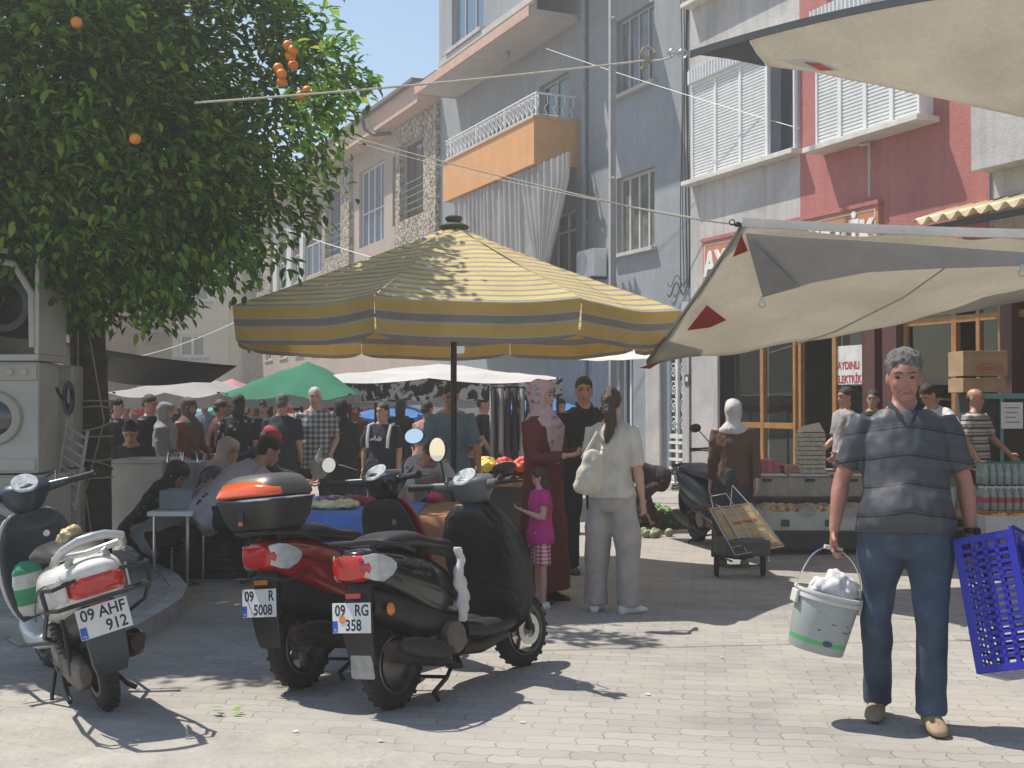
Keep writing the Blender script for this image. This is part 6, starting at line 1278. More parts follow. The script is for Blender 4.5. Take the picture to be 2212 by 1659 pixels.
for x, y in ((a.x+.50,11.53),(a.x+1.35,11.53),(a.x+.03,12.1),(a.x+1.35,12.1)): b = MB(); b.box((x-.02,y-.02,.002), (x+.02,y+.02,a.z-.051)); b.build('leg', M_DKM, sh2, world=True)
for i, (px, dz, dy, lab) in enumerate(((2165,0,0,'red labelled bottle pack at the front of the display table'),(2260,0,0,'red labelled bottle pack at the right end of the display table'),(2100,0,.28,'green capped bottle pack at the back left of the display table'),(2200,.0,.28,'green capped bottle pack at the back middle of the display table'),(2185,.225,.24,'green capped bottle pack stacked on top of another'),(2265,.225,.24,'green capped bottle pack, uppermost at the right edge'))):
    p = at(px, 1050, 11.65); bottle_pack(lab, p.x, 11.66+dy, a.z+.002+dz, M_PVC if i < 2 else m_capg, m_labr if i < 2 else m_labw)
p = at(2175,1160,11.45); crate('white_crate', 'white crate of orange fruit under the bottle packs at the right', (p.x, 11.35, .30), 0, M_WCR, .62, .4, .16, slots=False); heap('heap_of_apricots', 'heap of orange fruit in the crate at the right edge', m_org, (p.x, 11.35, .40), .5, .3, .08, .03, 70, 5); bx_ = box_thing('wooden_plinth', 'low plinth carrying the crate of orange fruit', 'plinth', (p.x-.35,11.16,.0), (p.x+.35,11.56,.298), M_GCL)
t_ = thing('paper_cups', 'stack of round flat breads in paper behind the walking man', 'stack', (at(2060,1060,11.8).x-.02, 12.45, .515)); b = MB()
for k in range(9): b.lathe((t_.location.x, 12.45, .515+.026*k), (0,0,1), [(.12,.001),(.13,.008),(.12,.022)], 16)
b.build('breads', m_pot, t_, world=True, smooth=True)
# drinks fridge and cardboard boxes on it
a = at(2105,1000,14.0); c = at(2218,850,14.0); fr = thing('drinks_fridge', 'green framed glass fridge with a white notice, right of the striped shirt seller', 'fridge', ((a.x+c.x)/2, 14.2, .13)); m_fg = mat('fridge_green', (.10,.26,.24), .4, .3)
b = MB(); x0f, x1f, z1 = a.x, c.x+.1, c.z; b.box((x0f,14.05,.14), (x1f,14.6,z1)); b.build('cabinet', M_DARK, fr, world=True, bevel=.01)
b = MB()
for q in ((x0f,x0f+.04,.14,z1),(x1f-.04,x1f,.14,z1),(lerp(x0f,x1f,.42),lerp(x0f,x1f,.42)+.04,.14,z1)): b.box((q[0],14.0,q[2]), (q[1],14.048,q[3]))
b.box((x0f+.041,14.002,z1-.06), (x1f-.041,14.046,z1)); b.box((x0f+.041,14.002,.14), (x1f-.041,14.046,.24)); b.build('door_frame', m_fg, fr, world=True)
b = MB(); b.box((x0f+.3,13.985,z1-.40), (x0f+.55,13.992,z1-.10)); nt = b.build('notice', M_PLW, fr, world=True)
for k in range(4): m = MB(); m.box((x0f+.34+.01*(k%2),13.982,z1-.17-.055*k), (x0f+.51-.02*(k%3),13.9845,z1-.155-.055*k)); m.build('faded_print', mat('faded_ink', (.35,.3,.32), .7), nt, world=True)
for (x0, x1, y0, y1, lab, lg) in ((2082,2178,757,812,'large brown cardboard box with a red oval emblem, uppermost above the fridge',1),(2082,2172,816,848,'flat brown cardboard box between the fridge and the larger box',0)):
    p = at(x0, y1, 14.0); q = at(x1, y0, 14.0); bx_ = box_thing('cardboard_box', lab, 'box', (p.x, 14.02, p.z+(.003 if lg == 0 else 0)), (q.x, 14.5, q.z-.003), M_CARD, 'cardboard boxes above the fridge', bev=.004)
    b = MB(); b.box((p.x, 14.016, lerp(p.z,q.z,.5)-.004) if 0 else (p.x+.0, 14.0145, q.z-.03), (q.x, 14.0175, q.z-.026)); b.build('flap_line', M_AMB, bx_, world=True)
    if lg: b = MB(); cc = V(((p.x+q.x)/2+.05, 14.012, (p.z+q.z)/2-.06)); b.loft([[cc+V((.15*math.cos(t)*k, dy, .06*math.sin(t)*k)) for t in [6.2832*i/26 for i in range(26)]] for k, dy in ((1,.003),(1,0),(.85,0),(.85,.003))], cap=False); b.obox(cc, (.09,0,0), (0,.001,0), (0,0,.018)); b.build('emblem', mat('faded_red_print', (.42,.10,.06), .7), bx_, world=True)
# support posts under the awning
for px, py, D_, lab in ((1560,1000,13.6,'dark post of the awning beside the grey pilaster'),):
    p = at(px, py, D_); t_ = thing('awning_post', lab, 'post', (p.x, D_, 0)); b = MB(); b.tube([(p.x,D_,0),(p.x,D_,2.3)], .025, 8); b.build('tube', M_DKM, t_, world=True, smooth=True)
# ---------------------------------------------------------------- shopping trolley with flattened cardboard
tc_ = gnd(1600,1250); TCX, TCY = tc_.x, tc_.y+.1; tr_ = thing('shopping_trolley', 'folding wire shopping trolley loaded with flattened yellow cardboard', 'trolley', (TCX, TCY, 0), R(0))
def tl(x, y, z): return V((TCX+x, TCY+y, z))
for x in (-.19, .21): b = MB(); b.torus(tl(x,.0,.10), (1,-.15,0), .075, .022, 24, 8); wh_ = b.build('wheel', M_TYRE, tr_, world=True, smooth=True); b = MB(); b.lathe(tl(x,.0,.10)-V((.02,0,0)), (1,0,0), [(.012,0),(.06,.005),(.06,.035),(.012,.04)], 14); b.build('hub', M_RIM, wh_, world=True, smooth=True)
b = MB(); b.tube([tl(-.19,0,.1), tl(.21,0,.1)], .008, 6)
hl, hr = at(1497,1100,TCY+.15), at(1548,1092,TCY+.2)
b.tube([hr, hl, tl(-.22,.1,.46), tl(-.12,-.02,.16), tl(-.06,-.05,.14)], .010, 7); b.tube([hr, tl(.14,.1,.50), tl(.26,-.03,.14)], .010, 7); b.build('frame', M_CHR, tr_, world=True, smooth=True)
b = MB(); b.tube([hr-V((.01,0,0)), hl], .018, 8); b.build('handle', mat('handle_brown', (.14,.06,.04), .6), tr_, world=True, smooth=True)
b = MB(); P0, P1, P2, P3 = at(1530,1100,TCY), at(1620,1088,TCY+.2), at(1690,1180,TCY+.05), at(1585,1200,TCY-.1)
for k in range(7): b.tube([lerp(P0,P3,k/6)+V((0,-.07,.01)), lerp(P1,P2,k/6)+V((0,-.07,.01))], .0035, 5)
for k in range(5): b.tube([lerp(P0,P1,k/4)+V((0,-.07,.01)), lerp(P3,P2,k/4)+V((0,-.07,.01))], .0035, 5)
b.tube([lerp(P0,P1,.1)+V((0,-.05,0)), at(1535,1072,TCY+.1), at(1568,1066,TCY+.1), lerp(P0,P1,.6)+V((0,-.05,0))], .005, 5); b.tube([lerp(P0,P1,.5)+V((0,-.05,0)), at(1582,1048,TCY+.2), lerp(P1,P2,.25)+V((0,-.05,0))], .005, 5); b.build('wire_basket', M_CHR, tr_, world=True, smooth=True)
b = MB(); b.loft([[q+V((0,0,dz)) for q in (tl(-.2,-.12,0), tl(.26,-.12,0), tl(.26,.16,0), tl(-.2,.16,0))] for dz in (.19,.34)]); b.build('bag', mat('trolley_bag_grey', (.10,.10,.09), .8, var=.3), tr_, world=True, bevel=.03)
m_yc = mat('yellow_cardboard', (.55,.40,.20), .75, var=.2, vs=5)
for k, (sc, dz, dx, lab) in enumerate(((1.0,0,0,'lowest flattened cardboard sheet in the trolley'),(.85,.035,-.02,'middle flattened cardboard sheet in the trolley'),(.62,.07,.03,'topmost small cardboard sheet with red print in the trolley'))):
    cc = (P0+P1+P2+P3)/4+V((dx, -.02*k, dz)); q = [cc+(p-cc)*sc for p in (P0,P1,P2,P3)]; b = MB(); b.loft([[p+V((0,0,d)) for p in q] for d in (0,.012)]); ob = b.build('cardboard_sheet', m_yc if k else M_CARD, bevel=.002); tag(ob, lab, 'cardboard', 'cardboard sheets in the trolley')
    if k == 2: b = MB(); b.loft([[cc+(p-cc)*.5+V((0,-.0,d)) for p in (lerp(P0,P3,.35), lerp(P1,P2,.35), lerp(P1,P2,.5), lerp(P0,P3,.5))] for d in (.0127,.0135)]); b.build('red_print', mat('red_print', (.55,.12,.05), .7), ob)
# small boxes near the shop door
p = gnd(1482,1142); box_thing('cheese_tin', 'small white tin box on the ground left of the trolley', 'box', (p.x-.16, p.y, .0), (p.x+.16, p.y+.3, .24), M_ENAM)
for i, (px, py) in enumerate(((1445,1150),(1420,1148))): p = gnd(px, py); crate('dark_crate', ('dark green','black')[i]+' produce crate beside the stooping seller', (p.x, p.y+.5+.3*i, .002), R(8), M_CRB if i else mat('dark_green_plastic', (.03,.08,.05), .5), .5, .36, .2, 'crates by the stooping seller'); heap('heap_of_greens', ('green vegetables heaped in the dark green crate','leafy greens heaped in the black crate')[i], m_grn, (p.x, p.y+.5+.3*i, .15), .4, .28, .1, .045, 40, i)
p = gnd(1400,1160); heap('heap_of_cabbages', 'pale green vegetables spread on the ground before the stooping seller', pcol('pale_green', (.20,.24,.13), (.32,.34,.22)), (p.x, p.y, .02), .6, .25, .05, .05, 18, 2)
# ---------------------------------------------------------------- market tents and parasols in the distance
def tent(lab, px0, px1, yE, yT, D_, dep, m_, val=.22, vm=None, rise=None, name='market_tent', poles=True, polem=None):
    a, b_ = at(px0, yE, D_), at(px1, yE, D_); zE = a.z; zT = at(px0, yT, D_+dep/2).z if rise is None else zE+rise
    x0, x1, y0, y1 = a.x, b_.x, D_, D_+dep; t_ = thing(name, lab, 'tent', ((x0+x1)/2, (y0+y1)/2, 0)); m = MB(); rx = .28*(x1-x0)
    nx, ny = 18, 12; 
    for j in range(ny+1):
        for i in range(nx+1):
            u, v = i/nx, j/ny; e = min(min(u, 1-u)*2/(.56 if x1-x0 > dep*1.2 else 1), min(v, 1-v)*2, 1); q = e**.85
            m.v.append((lerp(x0,x1,u), lerp(y0,y1,v), lerp(zE, zT, q)-.05*math.sin(math.pi*min(e*2,1))*0+.02*noise.noise(V((u*6, v*6, D_)))-.07*(1-e)*abs(math.sin(math.pi*u*2))*(1 if v in (0,1) else .3)))
    m.f = [(j*(nx+1)+i, j*(nx+1)+i+1, (j+1)*(nx+1)+i+1, (j+1)*(nx+1)+i) for j in range(ny) for i in range(nx)]
    m.build('canopy', m_, t_, world=True, smooth=True, ang=40)
    if val:
        m = MB()
        for (p, q) in (((x0,y0),(x1,y0)),((x0,y1),(x1,y1)),((x0,y0),(x0,y1)),((x1,y0),(x1,y1))):
            n = 24; base = len(m.v)
            for k in range(n+1):
                f = k/n; x, y = lerp(p[0],q[0],f), lerp(p[1],q[1],f); zz = zE-.07*abs(math.sin(math.pi*f*2))*(1 if p[1] == q[1] else 0)
                m.v += [(x,y,zz+.002), (x+.012*math.sin(k*2), y+.02*math.sin(k*1.7)-.01, zz-val*(1+.08*math.sin(k*2.2)))]
            m.f += [(base+2*k, base+2*k+1, base+2*k+3, base+2*k+2) for k in range(n)]
        m.build('valance', vm or m_, t_, world=True, smooth=True)
    if poles:
        for x, y in ((x0+.06,y0+.06),(x1-.06,y0+.06),(x0+.06,y1-.06),(x1-.06,y1-.06)): m = MB(); m.tube([(x,y,0),(x,y,zE+.01)], .022, 6); m.build('pole', polem or M_DKM, t_, world=True, smooth=True)
    return t_
def cl(nm_, c, tr_=.35): return mat(nm_, c, .8, var=.14, vs=2, bump=.3, bs=5, bd=.02, trans=tr_)
m_wt, m_gt, m_rt, m_te, m_tn, m_bl, m_lg = cl('tent_white',(.72,.70,.68)), cl('tent_green',(.02,.20,.11),.3), cl('tent_red',(.50,.03,.03)), cl('tent_teal',(.16,.52,.44)), cl('tent_tan',(.48,.38,.22)), cl('tent_blue',(.08,.25,.60)), cl('tent_grey',(.45,.43,.42))
m_pat = mat('patterned_valance', rough=.8, var=0, pat=lambda t, o: t.ramp(t.noise(o, 7, 4, .6, .8), [(.44, (.03,.03,.035)), (.50, (.05,.05,.05)), (.54, (.50,.49,.46))]), trans=.2)
tent('wide white market tent with a black and white patterned valance behind the striped umbrella', 640, 1215, 817, 786, 16, 4.0, m_wt, .22, m_pat)
tent('grey beige canopy hanging low behind the wide white tent', 660, 1120, 852, 840, 20.5, 3, m_lg, .16)
tent('green market tent left of the wide white tent', 476, 765, 852, 780, 15.2, 3.0, m_gt, .10, m_lg, polem=cl('pole_maroon',(.08,.03,.03),0))
tent('white tent with a grey band under the black tarpaulin', 232, 480, 848, 812, 15.5, 3.2, m_lg, .14, polem=cl('pole_maroon',(.08,.03,.03),0))
tent('pink and white striped tent between the grey and the green tents', 395, 520, 852, 818, 21, 3, cl('tent_pink',(.62,.30,.33)), .10, m_rt)
tent('red tent with its edge just above the heads of the crowd', 500, 800, 868, 846, 24, 3, m_rt, .18)
tent('tan tent in the middle of the crowd', 440, 640, 872, 858, 30, 3.5, m_tn, .14)
tent('small red tent at the far left beyond the trunk', 236, 330, 868, 850, 22, 2.5, m_rt, .22)
tent('teal parasol far back on the left', 292, 470, 884, 856, 27, 3.5, m_te, .14, name='parasol')
tent('tall white tent glowing in the sun behind the checked shirt', 668, 800, 880, 858, 26, 5, m_wt, 1.0, name='market_tent')
tent('blue parasol right of the backpack wearer', 768, 912, 896, 866, 20, 2.2, m_bl, .07, name='parasol')
tent('blue canopy behind the woman in the flowered headscarf', 1085, 1250, 880, 850, 24, 3, m_bl, .25)
tent('dusty pink canopy behind the man in black', 1150, 1300, 852, 825, 27, 3, cl('tent_dusty',(.55,.36,.33)), .3)
tent('white canopy far behind the wide white tent', 860, 1100, 866, 850, 30, 4, m_wt, .3)
bt = thing('black_tarpaulin', 'black tarpaulin sagging between the tree trunk and the striped umbrella', 'tarpaulin', at(300,780,12))
m = MB(); A_, B_, C_, D__ = at(120,735,11.6), at(512,790,11.0), at(455,826,13.5), at(150,800,14.0); nx, ny = 26, 14
for j in range(ny+1):
    for i in range(nx+1):
        u, v = i/nx, j/ny; q = lerp(lerp(A_, B_, u), lerp(D__, C_, u), v); q.z -= .16*math.sin(math.pi*v)*math.sin(math.pi*(.15+.85*u))+.03*math.sin(math.pi*u); m.v.append(tuple(q))
m.f = [(j*(nx+1)+i, j*(nx+1)+i+1, (j+1)*(nx+1)+i+1, (j+1)*(nx+1)+i) for j in range(ny) for i in range(nx)]; m.build('sheet', mat('black_tarp', (.018,.02,.026), .6, var=.2, bump=.4, bs=6, bd=.03), bt, world=True, smooth=True, ang=180, solid=.004)
for px, py, D_ in ((228,790,11.7),): p = at(px, py, D_); m = MB(); m.tube([(p.x,D_,.12),(p.x,D_,2.0)], .02, 6); m.build('pole', M_DKM, bt, world=True, smooth=True)
# racks of produce in the middle distance
def rack(lab, px0, px1, D_, z, goods, hm_):
    a, c = at(px0, 1000, D_).x, at(px1, 1000, D_).x; t_ = thing('produce_rack', lab, 'rack', ((a+c)/2, D_+.4, 0)); m = MB(); m.obox(((a+c)/2, D_+.35, z-.02), ((c-a)/2,0,0), (0,.35,.10), (0,-.005,.015)); m.build('sloping_shelf', M_AMB, t_, world=True)
    m = MB(); m.box((a,D_+.02,0.01), (c,D_+.04,z-.14)); m.build('skirt', cl('skirt_dark',(.05,.05,.06),0), t_, world=True)
    for k, (g_, nm_) in enumerate(goods):
        x = lerp(a, c, (k+.5)/len(goods)); w_ = (c-a)/len(goods); heap('heap_of_'+nm_, '%s heaped as number %s from the left on the %s' % (nm_, ('one','two','three','four','five')[k], hm_), g_, (x, D_+.33, z+.03), w_*.85, .55, .10, .045, 60, k)
rack('sloping rack of red and yellow produce behind the man in the blue shirt', 1030, 1150, 12.6, .78, ((m_yel,'lemons'),(m_tom,'tomatoes'),(m_tom,'peppers')), 'near rack')
rack('sloping rack of yellow fruit below the wide white tent', 890, 1040, 15.6, .95, ((m_org,'apricots'),(m_yel,'melons'),(m_nut,'walnuts')), 'rack under the white tent')
rack('rack of dark goods right of the backpack wearer', 700, 780, 17, .9, ((m_grn,'beans'),(m_nut,'dates')), 'rack by the backpack wearer')
t_ = thing('clothes_rail', 'clothes rail with dark and pale garments under the right end of the white tent', 'rail', (at(1110,900,14.5).x, 14.5, 0)); a, c = at(1060,900,14.5).x, at(1150,900,14.5).x; m = MB(); m.tube([(a,14.5,0),(a,14.5,1.72),(c,14.5,1.72),(c,14.5,0)], .015, 6); m.build('rail', M_CHR, t_, world=True, smooth=True)
for k in range(6):
    x = lerp(a+.04, c-.04, k/5); m = MB(); m.loft([[V((x+(.03+.015*f)*math.cos(q), 14.5+(.10+.09*f)*math.sin(q), lerp(1.68,.85+.1*(k % 2),f))) for q in [6.2832*i/12 for i in range(12)]] for f in (0,.12,.5,1)]); tag(m.build('hanging_garment', cl('hung_%d' % (k % 3), ((.05,.05,.06),(.45,.44,.42),(.10,.06,.10))[k % 3], 0), smooth=True), '%s garment, %s from the left on the clothes rail' % (('black','pale grey','plum')[k % 3], ordn[k]), 'garment', 'garments on the rail')
p = gnd(485,1540,.006); m = MB(); rr = random.Random(2)
for k in range(7):
    a_ = rr.uniform(0,6.28); d = V((math.cos(a_),math.sin(a_),0)); q = p+V((rr.uniform(-.04,.04),rr.uniform(-.03,.03),.004+.004*k)); s_ = V((-d.y,d.x,0)); m.add([q, q+d*.03+s_*.013+V((0,0,.008)), q+d*.06+V((0,0,.006)), q+d*.03-s_*.013+V((0,0,.004))], [(0,1,2,3)])
tag(m.build('fallen_sprig', mat('fresh_leaf', (.20,.40,.05), .5, trans=.3)), 'small bright green leafy sprig fallen on the near paving', 'leaves')

rr = random.Random(31)
for px, py in ((700,1475),(820,1600),(1130,1560),(1400,1500),(1560,1420),(520,1400),(640,1580),(1700,1390),(300,1600),(1250,1475)):
    p = gnd(px, py, .006); m = MB(); q = [p+V((rr.uniform(.008,.022)*math.cos(a), rr.uniform(.006,.016)*math.sin(a), rr.uniform(0,.006))) for a in (0,1.2,2.4,3.7,5.0)]; m.add(q, [(0,1,2,3,4)])
    tag(m.build('paper_scrap', M_CANW, None, solid=.001), 'tiny pale scrap of litter lying on the paving', 'scrap', 'scraps of litter on the paving')
# ---------------------------------------------------------------- the people of the picture
def cm(n, c, r=.85, **k): return mat('cloth_'+n, c, r, var=k.pop('var', .16), vs=k.pop('vs', 6), bump=k.pop('bump', .35), bs=k.pop('bs', 28), bd=.01, **k)
m_jean = cm('jeans', (.045,.065,.10), pat=lambda t, o: t.ramp(t.noise(o, 4, 5, .6), [(.35, (.030,.045,.075)), (.55, (.05,.075,.12)), (.75, (.10,.14,.20))]))
def p_polo(t, o):
    z = sepz(t, o, 2); x = sepz(t, o, 0)
    zz = t.math('ADD', z, t.math('MULTIPLY', t.math('ABSOLUTE', x), .16))
    n_ = t.new('ShaderNodeValToRGB'); n_.color_ramp.interpolation = 'CONSTANT'; e = n_.color_ramp.elements
    b0, b1, k = (.052,.056,.068), (.040,.044,.056), (.006,.007,.014)
    st = [(0,b1),(.45,b0),(.78,k),(.86,b0),(.90,k),(.93,b1)]
    while len(e) < len(st): e.new(.5)
    for i, (p_, c) in enumerate(st): e[i].position = p_; e[i].color = (*c, 1)
    t.lk(t.math('FRACT', t.math('DIVIDE', zz, .128)), n_.inputs[0]); return n_.outputs[0]
m_polo = mat('striped_polo', rough=.55, var=.12, bump=.3, bs=30, pat=p_polo, spec=.6)
def st(px, py): g_ = gnd(px, py); return (g_.x, g_.y, 0)
# 1. man walking towards the camera
WL = st(1958, 1563)
man, J, tp = person(WL, 1.72, R(-12), 'stout grey curly haired man in a dark striped polo and jeans walking towards the camera', lean=-1, fat=1.16, belly=.08, hair='curly', hm=M_HAIRG, skin=M_SKIN3,
    top=m_polo, sleeve=.78, hem=.02, bottom=m_jean, wide=1.05, shoes=mat('tan_shoe', (.30,.22,.13), .7), collar=cm('navy_collar', (.012,.014,.022)), belt=M_SHOE, vox=.0085, nz=.009,
    armL=((.34,.05,-1), (.10,-.16,-1), (.05,-.05,-1)), armR=((-.42,.05,-1), (-.16,-.22,-1), (-.05,-.05,-1)), legL=((.02,-.26,-1), (-.02,.05,-1)), legR=((-.07,.10,-1), (.02,.22,-1)), feet=(6,-10), head=(-3,6), curl=(78,78))
Mw = Matrix.Translation(V(WL)) @ Matrix.Rotation(R(-12), 4, 'Z')
hL = Mw @ (J[1][2]+J[1][5]*.085); hR = Mw @ (J[-1][2]+J[-1][5]*.085)
b = MB(); p2 = J[1][2]-J[1][4]*.02; b.lathe(p2-J[1][4]*.012, J[1][4], [(.031,0),(.034,.004),(.034,.02),(.031,.024)], 18); b.lathe(p2+J[1][4]*.0+V((.02,-.028,0)), (.5,-.8,.1), [(.018,0),(.018,.008),(.002,.009)], 16); b.build('wristwatch', M_BPL, man, smooth=True)
b = MB(); 
for k in range(3): b.lathe(tp(.50-.035*k)-V((0,.135,0)), (0,-1,0), [(.006,0),(.006,.004),(.001,.005)], 10)
# bucket
BR, BH = .150, .275; bt = hR+V((-.085,.01,-.20)); BK = thing('bucket', 'grey green plastic bucket with a white cloth bundle, hanging from the walking man’s hand', 'bucket', bt-V((0,0,BH)), 0)
BK['label'] = "pale grey bucket with a green band, carried by the walking man"
BK.rotation_euler = (R(3), R(13), R(10)); Bm = Matrix.Translation(BK.location) @ BK.rotation_euler.to_matrix().to_4x4(); Bi = Bm.inverted()
m_bk = mat('bucket_print', (.33,.37,.36), .4, var=.08, bump=.03, pat=lambda t, o: t.mix(t.math('MULTIPLY', t.math('GREATER_THAN', sepz(t, o, 2), .038), t.math('LESS_THAN', sepz(t, o, 2), .060)), (.34,.37,.365), (.10,.42,.14)))
b = MB(); b.lathe((0,0,0), (0,0,1), [(.01,0),(BR*.84,0),(BR*.86,.006),(BR,BH-.03),(BR,BH),(BR-.004,BH),(BR-.006,BH-.03),(BR*.83,.012),(.01,.01)], 40, False); b.build('pail', m_bk, BK, smooth=True)
b = MB(); b.lathe((0,0,BH-.04), (0,0,1), [(BR+.001,0),(BR+.008,.003),(BR+.008,.018),(BR+.002,.02),(BR+.002,.028),(BR+.010,.031),(BR+.010,.042),(BR-.003,.043)], 40, False); b.build('rim', M_WCR, BK, smooth=True)
for sg in (1, -1): b = MB(); b.obox((sg*(BR+.010),0,BH-.045), (.008,0,0), (0,.032,0), (0,0,.03)); b.build('handle_lug', M_WCR, BK, bevel=.004)
b = MB(); apex = Bi @ hR; b.tube([V((BR*math.cos(a)*1.07, 0, BH-.04))*0+V((lerp(0, BR*1.08*math.cos(a), 1)+apex.x*math.sin(a)**2, apex.y*math.sin(a)**2, BH-.045+(apex.z-BH+.045)*math.sin(a)**.8)) for a in [math.pi*i/18 for i in range(19)]], .0035, 6); b.build('handle', M_CHR, BK, smooth=True)
b = MB(); b.tube([apex+V((-.045,0,.0)), apex+V((.045,0,.0))], .010, 10); b.build('grip', M_WCR, BK, smooth=True)
mI = mat('bucket_ink', (.12,.14,.17), .6); rr = random.Random(9); 
for k in range(9):
    a = R(-90+rr.uniform(-55,50)); z = rr.uniform(.09,.235); r_ = lerp(BR*.86, BR, z/BH)+.0015; b = MB(); b.loft([[V((r_*math.cos(q)*m_, r_*math.sin(q)*m_, z+dz)) for dz in (0,.008)]+[V((r_*math.cos(q)*(m_-.004), r_*math.sin(q)*(m_-.004), z+dz)) for dz in (.008,0)] for m_ in (1,) for q in [a+i*.06 for i in range(rr.randint(3,6))]]); b.build('print_line', mI, BK)
b = MB(); r_ = BR*.89+.003; a = R(-95); b.loft([[V(((r_+d)*math.cos(a+.17*math.cos(q)), (r_+d)*math.sin(a+.17*math.cos(q)), .055+.013*math.sin(q))) for q in [6.2832*i/18 for i in range(18)]] for d in (0,.002)]); b.build('oval_emblem', mat('emblem_navy', (.05,.06,.16), .5), BK)
b = MB(); b.ell((.02,0,BH-.01), (.12,.11,.07)); b.ell((.05,.02,BH+.05), (.075,.07,.06)); b.ell((-.02,-.03,BH+.03), (.07,.06,.05)); cb = b.build('cloth_bundle', mat('white_bundle', (.74,.71,.72), .7, var=.08, bump=.4, bs=18, trans=.2), None, vox=.009, noise_=(.028, 16)); cb.matrix_world = Bm; tag(cb, 'crumpled white plastic bundle in the top of the bucket', 'bundle')
# blue perforated crate in his other hand
m_bc = mat('cobalt_crate', (.018,.018,.36), .35, var=.1, trans=.12, coat=.2)
CR = thing('blue_crate', 'cobalt blue perforated plastic crate tilted in the walking man’s other hand', 'crate', (0,0,0)); CR['label'] = "cobalt blue perforated crate tilted in the walking man's hand"
p_h = at(2090,1168,5.45); 
# crate frame: L along its long side (down to the right), W across, D depth
Ld = V((.05,-.33,-.92)).normalized(); Wd = V((.62,.78,-.25)); Wd = (Wd-Ld*Wd.dot(Ld)).normalized(); Dd = Ld.cross(Wd).normalized()
o0 = at(2058,1166,5.6); CR.location = o0; Cm = Matrix([[Ld.x,Wd.x,Dd.x,o0.x],[Ld.y,Wd.y,Dd.y,o0.y],[Ld.z,Wd.z,Dd.z,o0.z],[0,0,0,1]]); 
def lat(mb, org, A, B, la, lb, th, nrm, na, nb, bar):   # perforated panel: frame plus slanted lattice
    org, A, B, nrm = V(org), V(A), V(B), V(nrm)
    def bx(a0, a1, b0, b1): 
        c = org+A*(a0+a1)/2+B*(b0+b1)/2; mb.obox(c, A*(a1-a0)/2, B*(b1-b0)/2, nrm*th/2)
    bx(0, la, 0, .03); bx(0, la, lb-.03, lb); bx(0, .03, .03, lb-.03); bx(la-.03, la, .03, lb-.03)
    for i in range(1, na): x = lerp(.03, la-.03, i/na); bx(x-bar/2, x+bar/2, .03, lb-.03)
    for j in range(1, nb): y = lerp(.03, lb-.03, j/nb); bx(.03, la-.03, y-bar*.6, y+bar*.6)
LL, WW, DD = .60, .42, .26; b = MB()
lat(b, (0,0,0), (1,0,0), (0,1,0), LL, WW, .006, (0,0,1), 22, 6, .012)
q = b.build('perforated_base', m_bc, CR); parts_ = [q]
for nm_, o_, A_, B_, la, lb, nr in (('side_panel',(0,0,.004),(1,0,0),(0,0,1),LL,DD,(0,1,0)),('side_panel',(0,WW,.004),(1,0,0),(0,0,1),LL,DD,(0,1,0)),('end_panel',(0,.004,.004),(0,1,0),(0,0,1),WW-.008,DD,(1,0,0)),('end_panel',(LL,.004,.004),(0,1,0),(0,0,1),WW-.008,DD,(1,0,0))):
    b = MB(); lat(b, o_, A_, B_, la, lb, .006, nr, 16 if la > .4 else 10, 4, .015); parts_.append(b.build(nm_, m_bc, CR))
for t0, t1 in (((-.012,-.012),(LL+.012,-.012)),): 
    b = MB(); b.obox((LL/2,-.008,DD+.004), (LL/2+.015,0,0), (0,.012,0), (0,0,.008)); b.obox((LL/2,WW+.008,DD+.004), (LL/2+.015,0,0), (0,.012,0), (0,0,.008)); b.obox((-.008,WW/2,DD+.004), (.012,0,0), (0,WW/2-.005,0), (0,0,.008)); b.obox((LL+.008,WW/2,DD+.004), (.012,0,0), (0,WW/2-.005,0), (0,0,.008)); parts_.append(b.build('rim', m_bc, CR, bevel=.003))
CR.rotation_euler = Cm.to_euler()
# 2. woman in beige seen from behind
beige = cm('oat_shirt', (.56,.50,.42)); beige2 = cm('grey_beige_trousers', (.38,.34,.31)); bwl = st(1322, 1322)
bw, J, tp = person(bwl, 1.60, R(150), 'young woman with a dark ponytail, beige top and wide pale trousers, seen from behind', hair='pony', hm=M_HAIRB, skin=M_SKIN2, top=beige, sleeve=.95, hem=.03, bottom=beige2, wide=1.42, shoes=M_SHOEW, vox=.0095, nz=.011,
    armL=((.10,-.05,-1), (.0,-.15,-1)), armR=((-.16,-.05,-1), (-.02,-.30,-1)), legL=((.09,0,-1), (.02,.02,-1)), legR=((-.09,-.03,-1), (-.02,0,-1)), feet=(15,-25), head=(20,-2), fat=1.02)
M2 = Matrix.Translation(V(bwl)) @ Matrix.Rotation(R(150), 4, 'Z')
b = MB(); c0 = at(1275,1032,8.25); b.ell(c0, (.10,.055,.11)); b.ell(c0+V((.02,0,.07)), (.085,.05,.12)); b.ell(c0+V((-.03,0,-.05)), (.08,.05,.07)); bag = b.build('bag', cm('canvas_bag', (.52,.47,.38)), None, vox=.01, noise_=(.012, 12)); 
tb_g = thing('shoulder_bag', 'cream canvas shoulder bag at the side of the woman in beige', 'bag', c0); bag.parent = tb_g; bag.data.transform(Matrix.Translation(-c0))
b = MB(); b.tube([c0+V((-.05,0,.14)), at(1262,985,8.35), at(1290,935,8.4), at(1305,960,8.5), c0+V((.07,.03,.14))], .014, 8); b.build('strap', cm('canvas_bag', (.52,.47,.38)), tb_g, world=True, smooth=True)
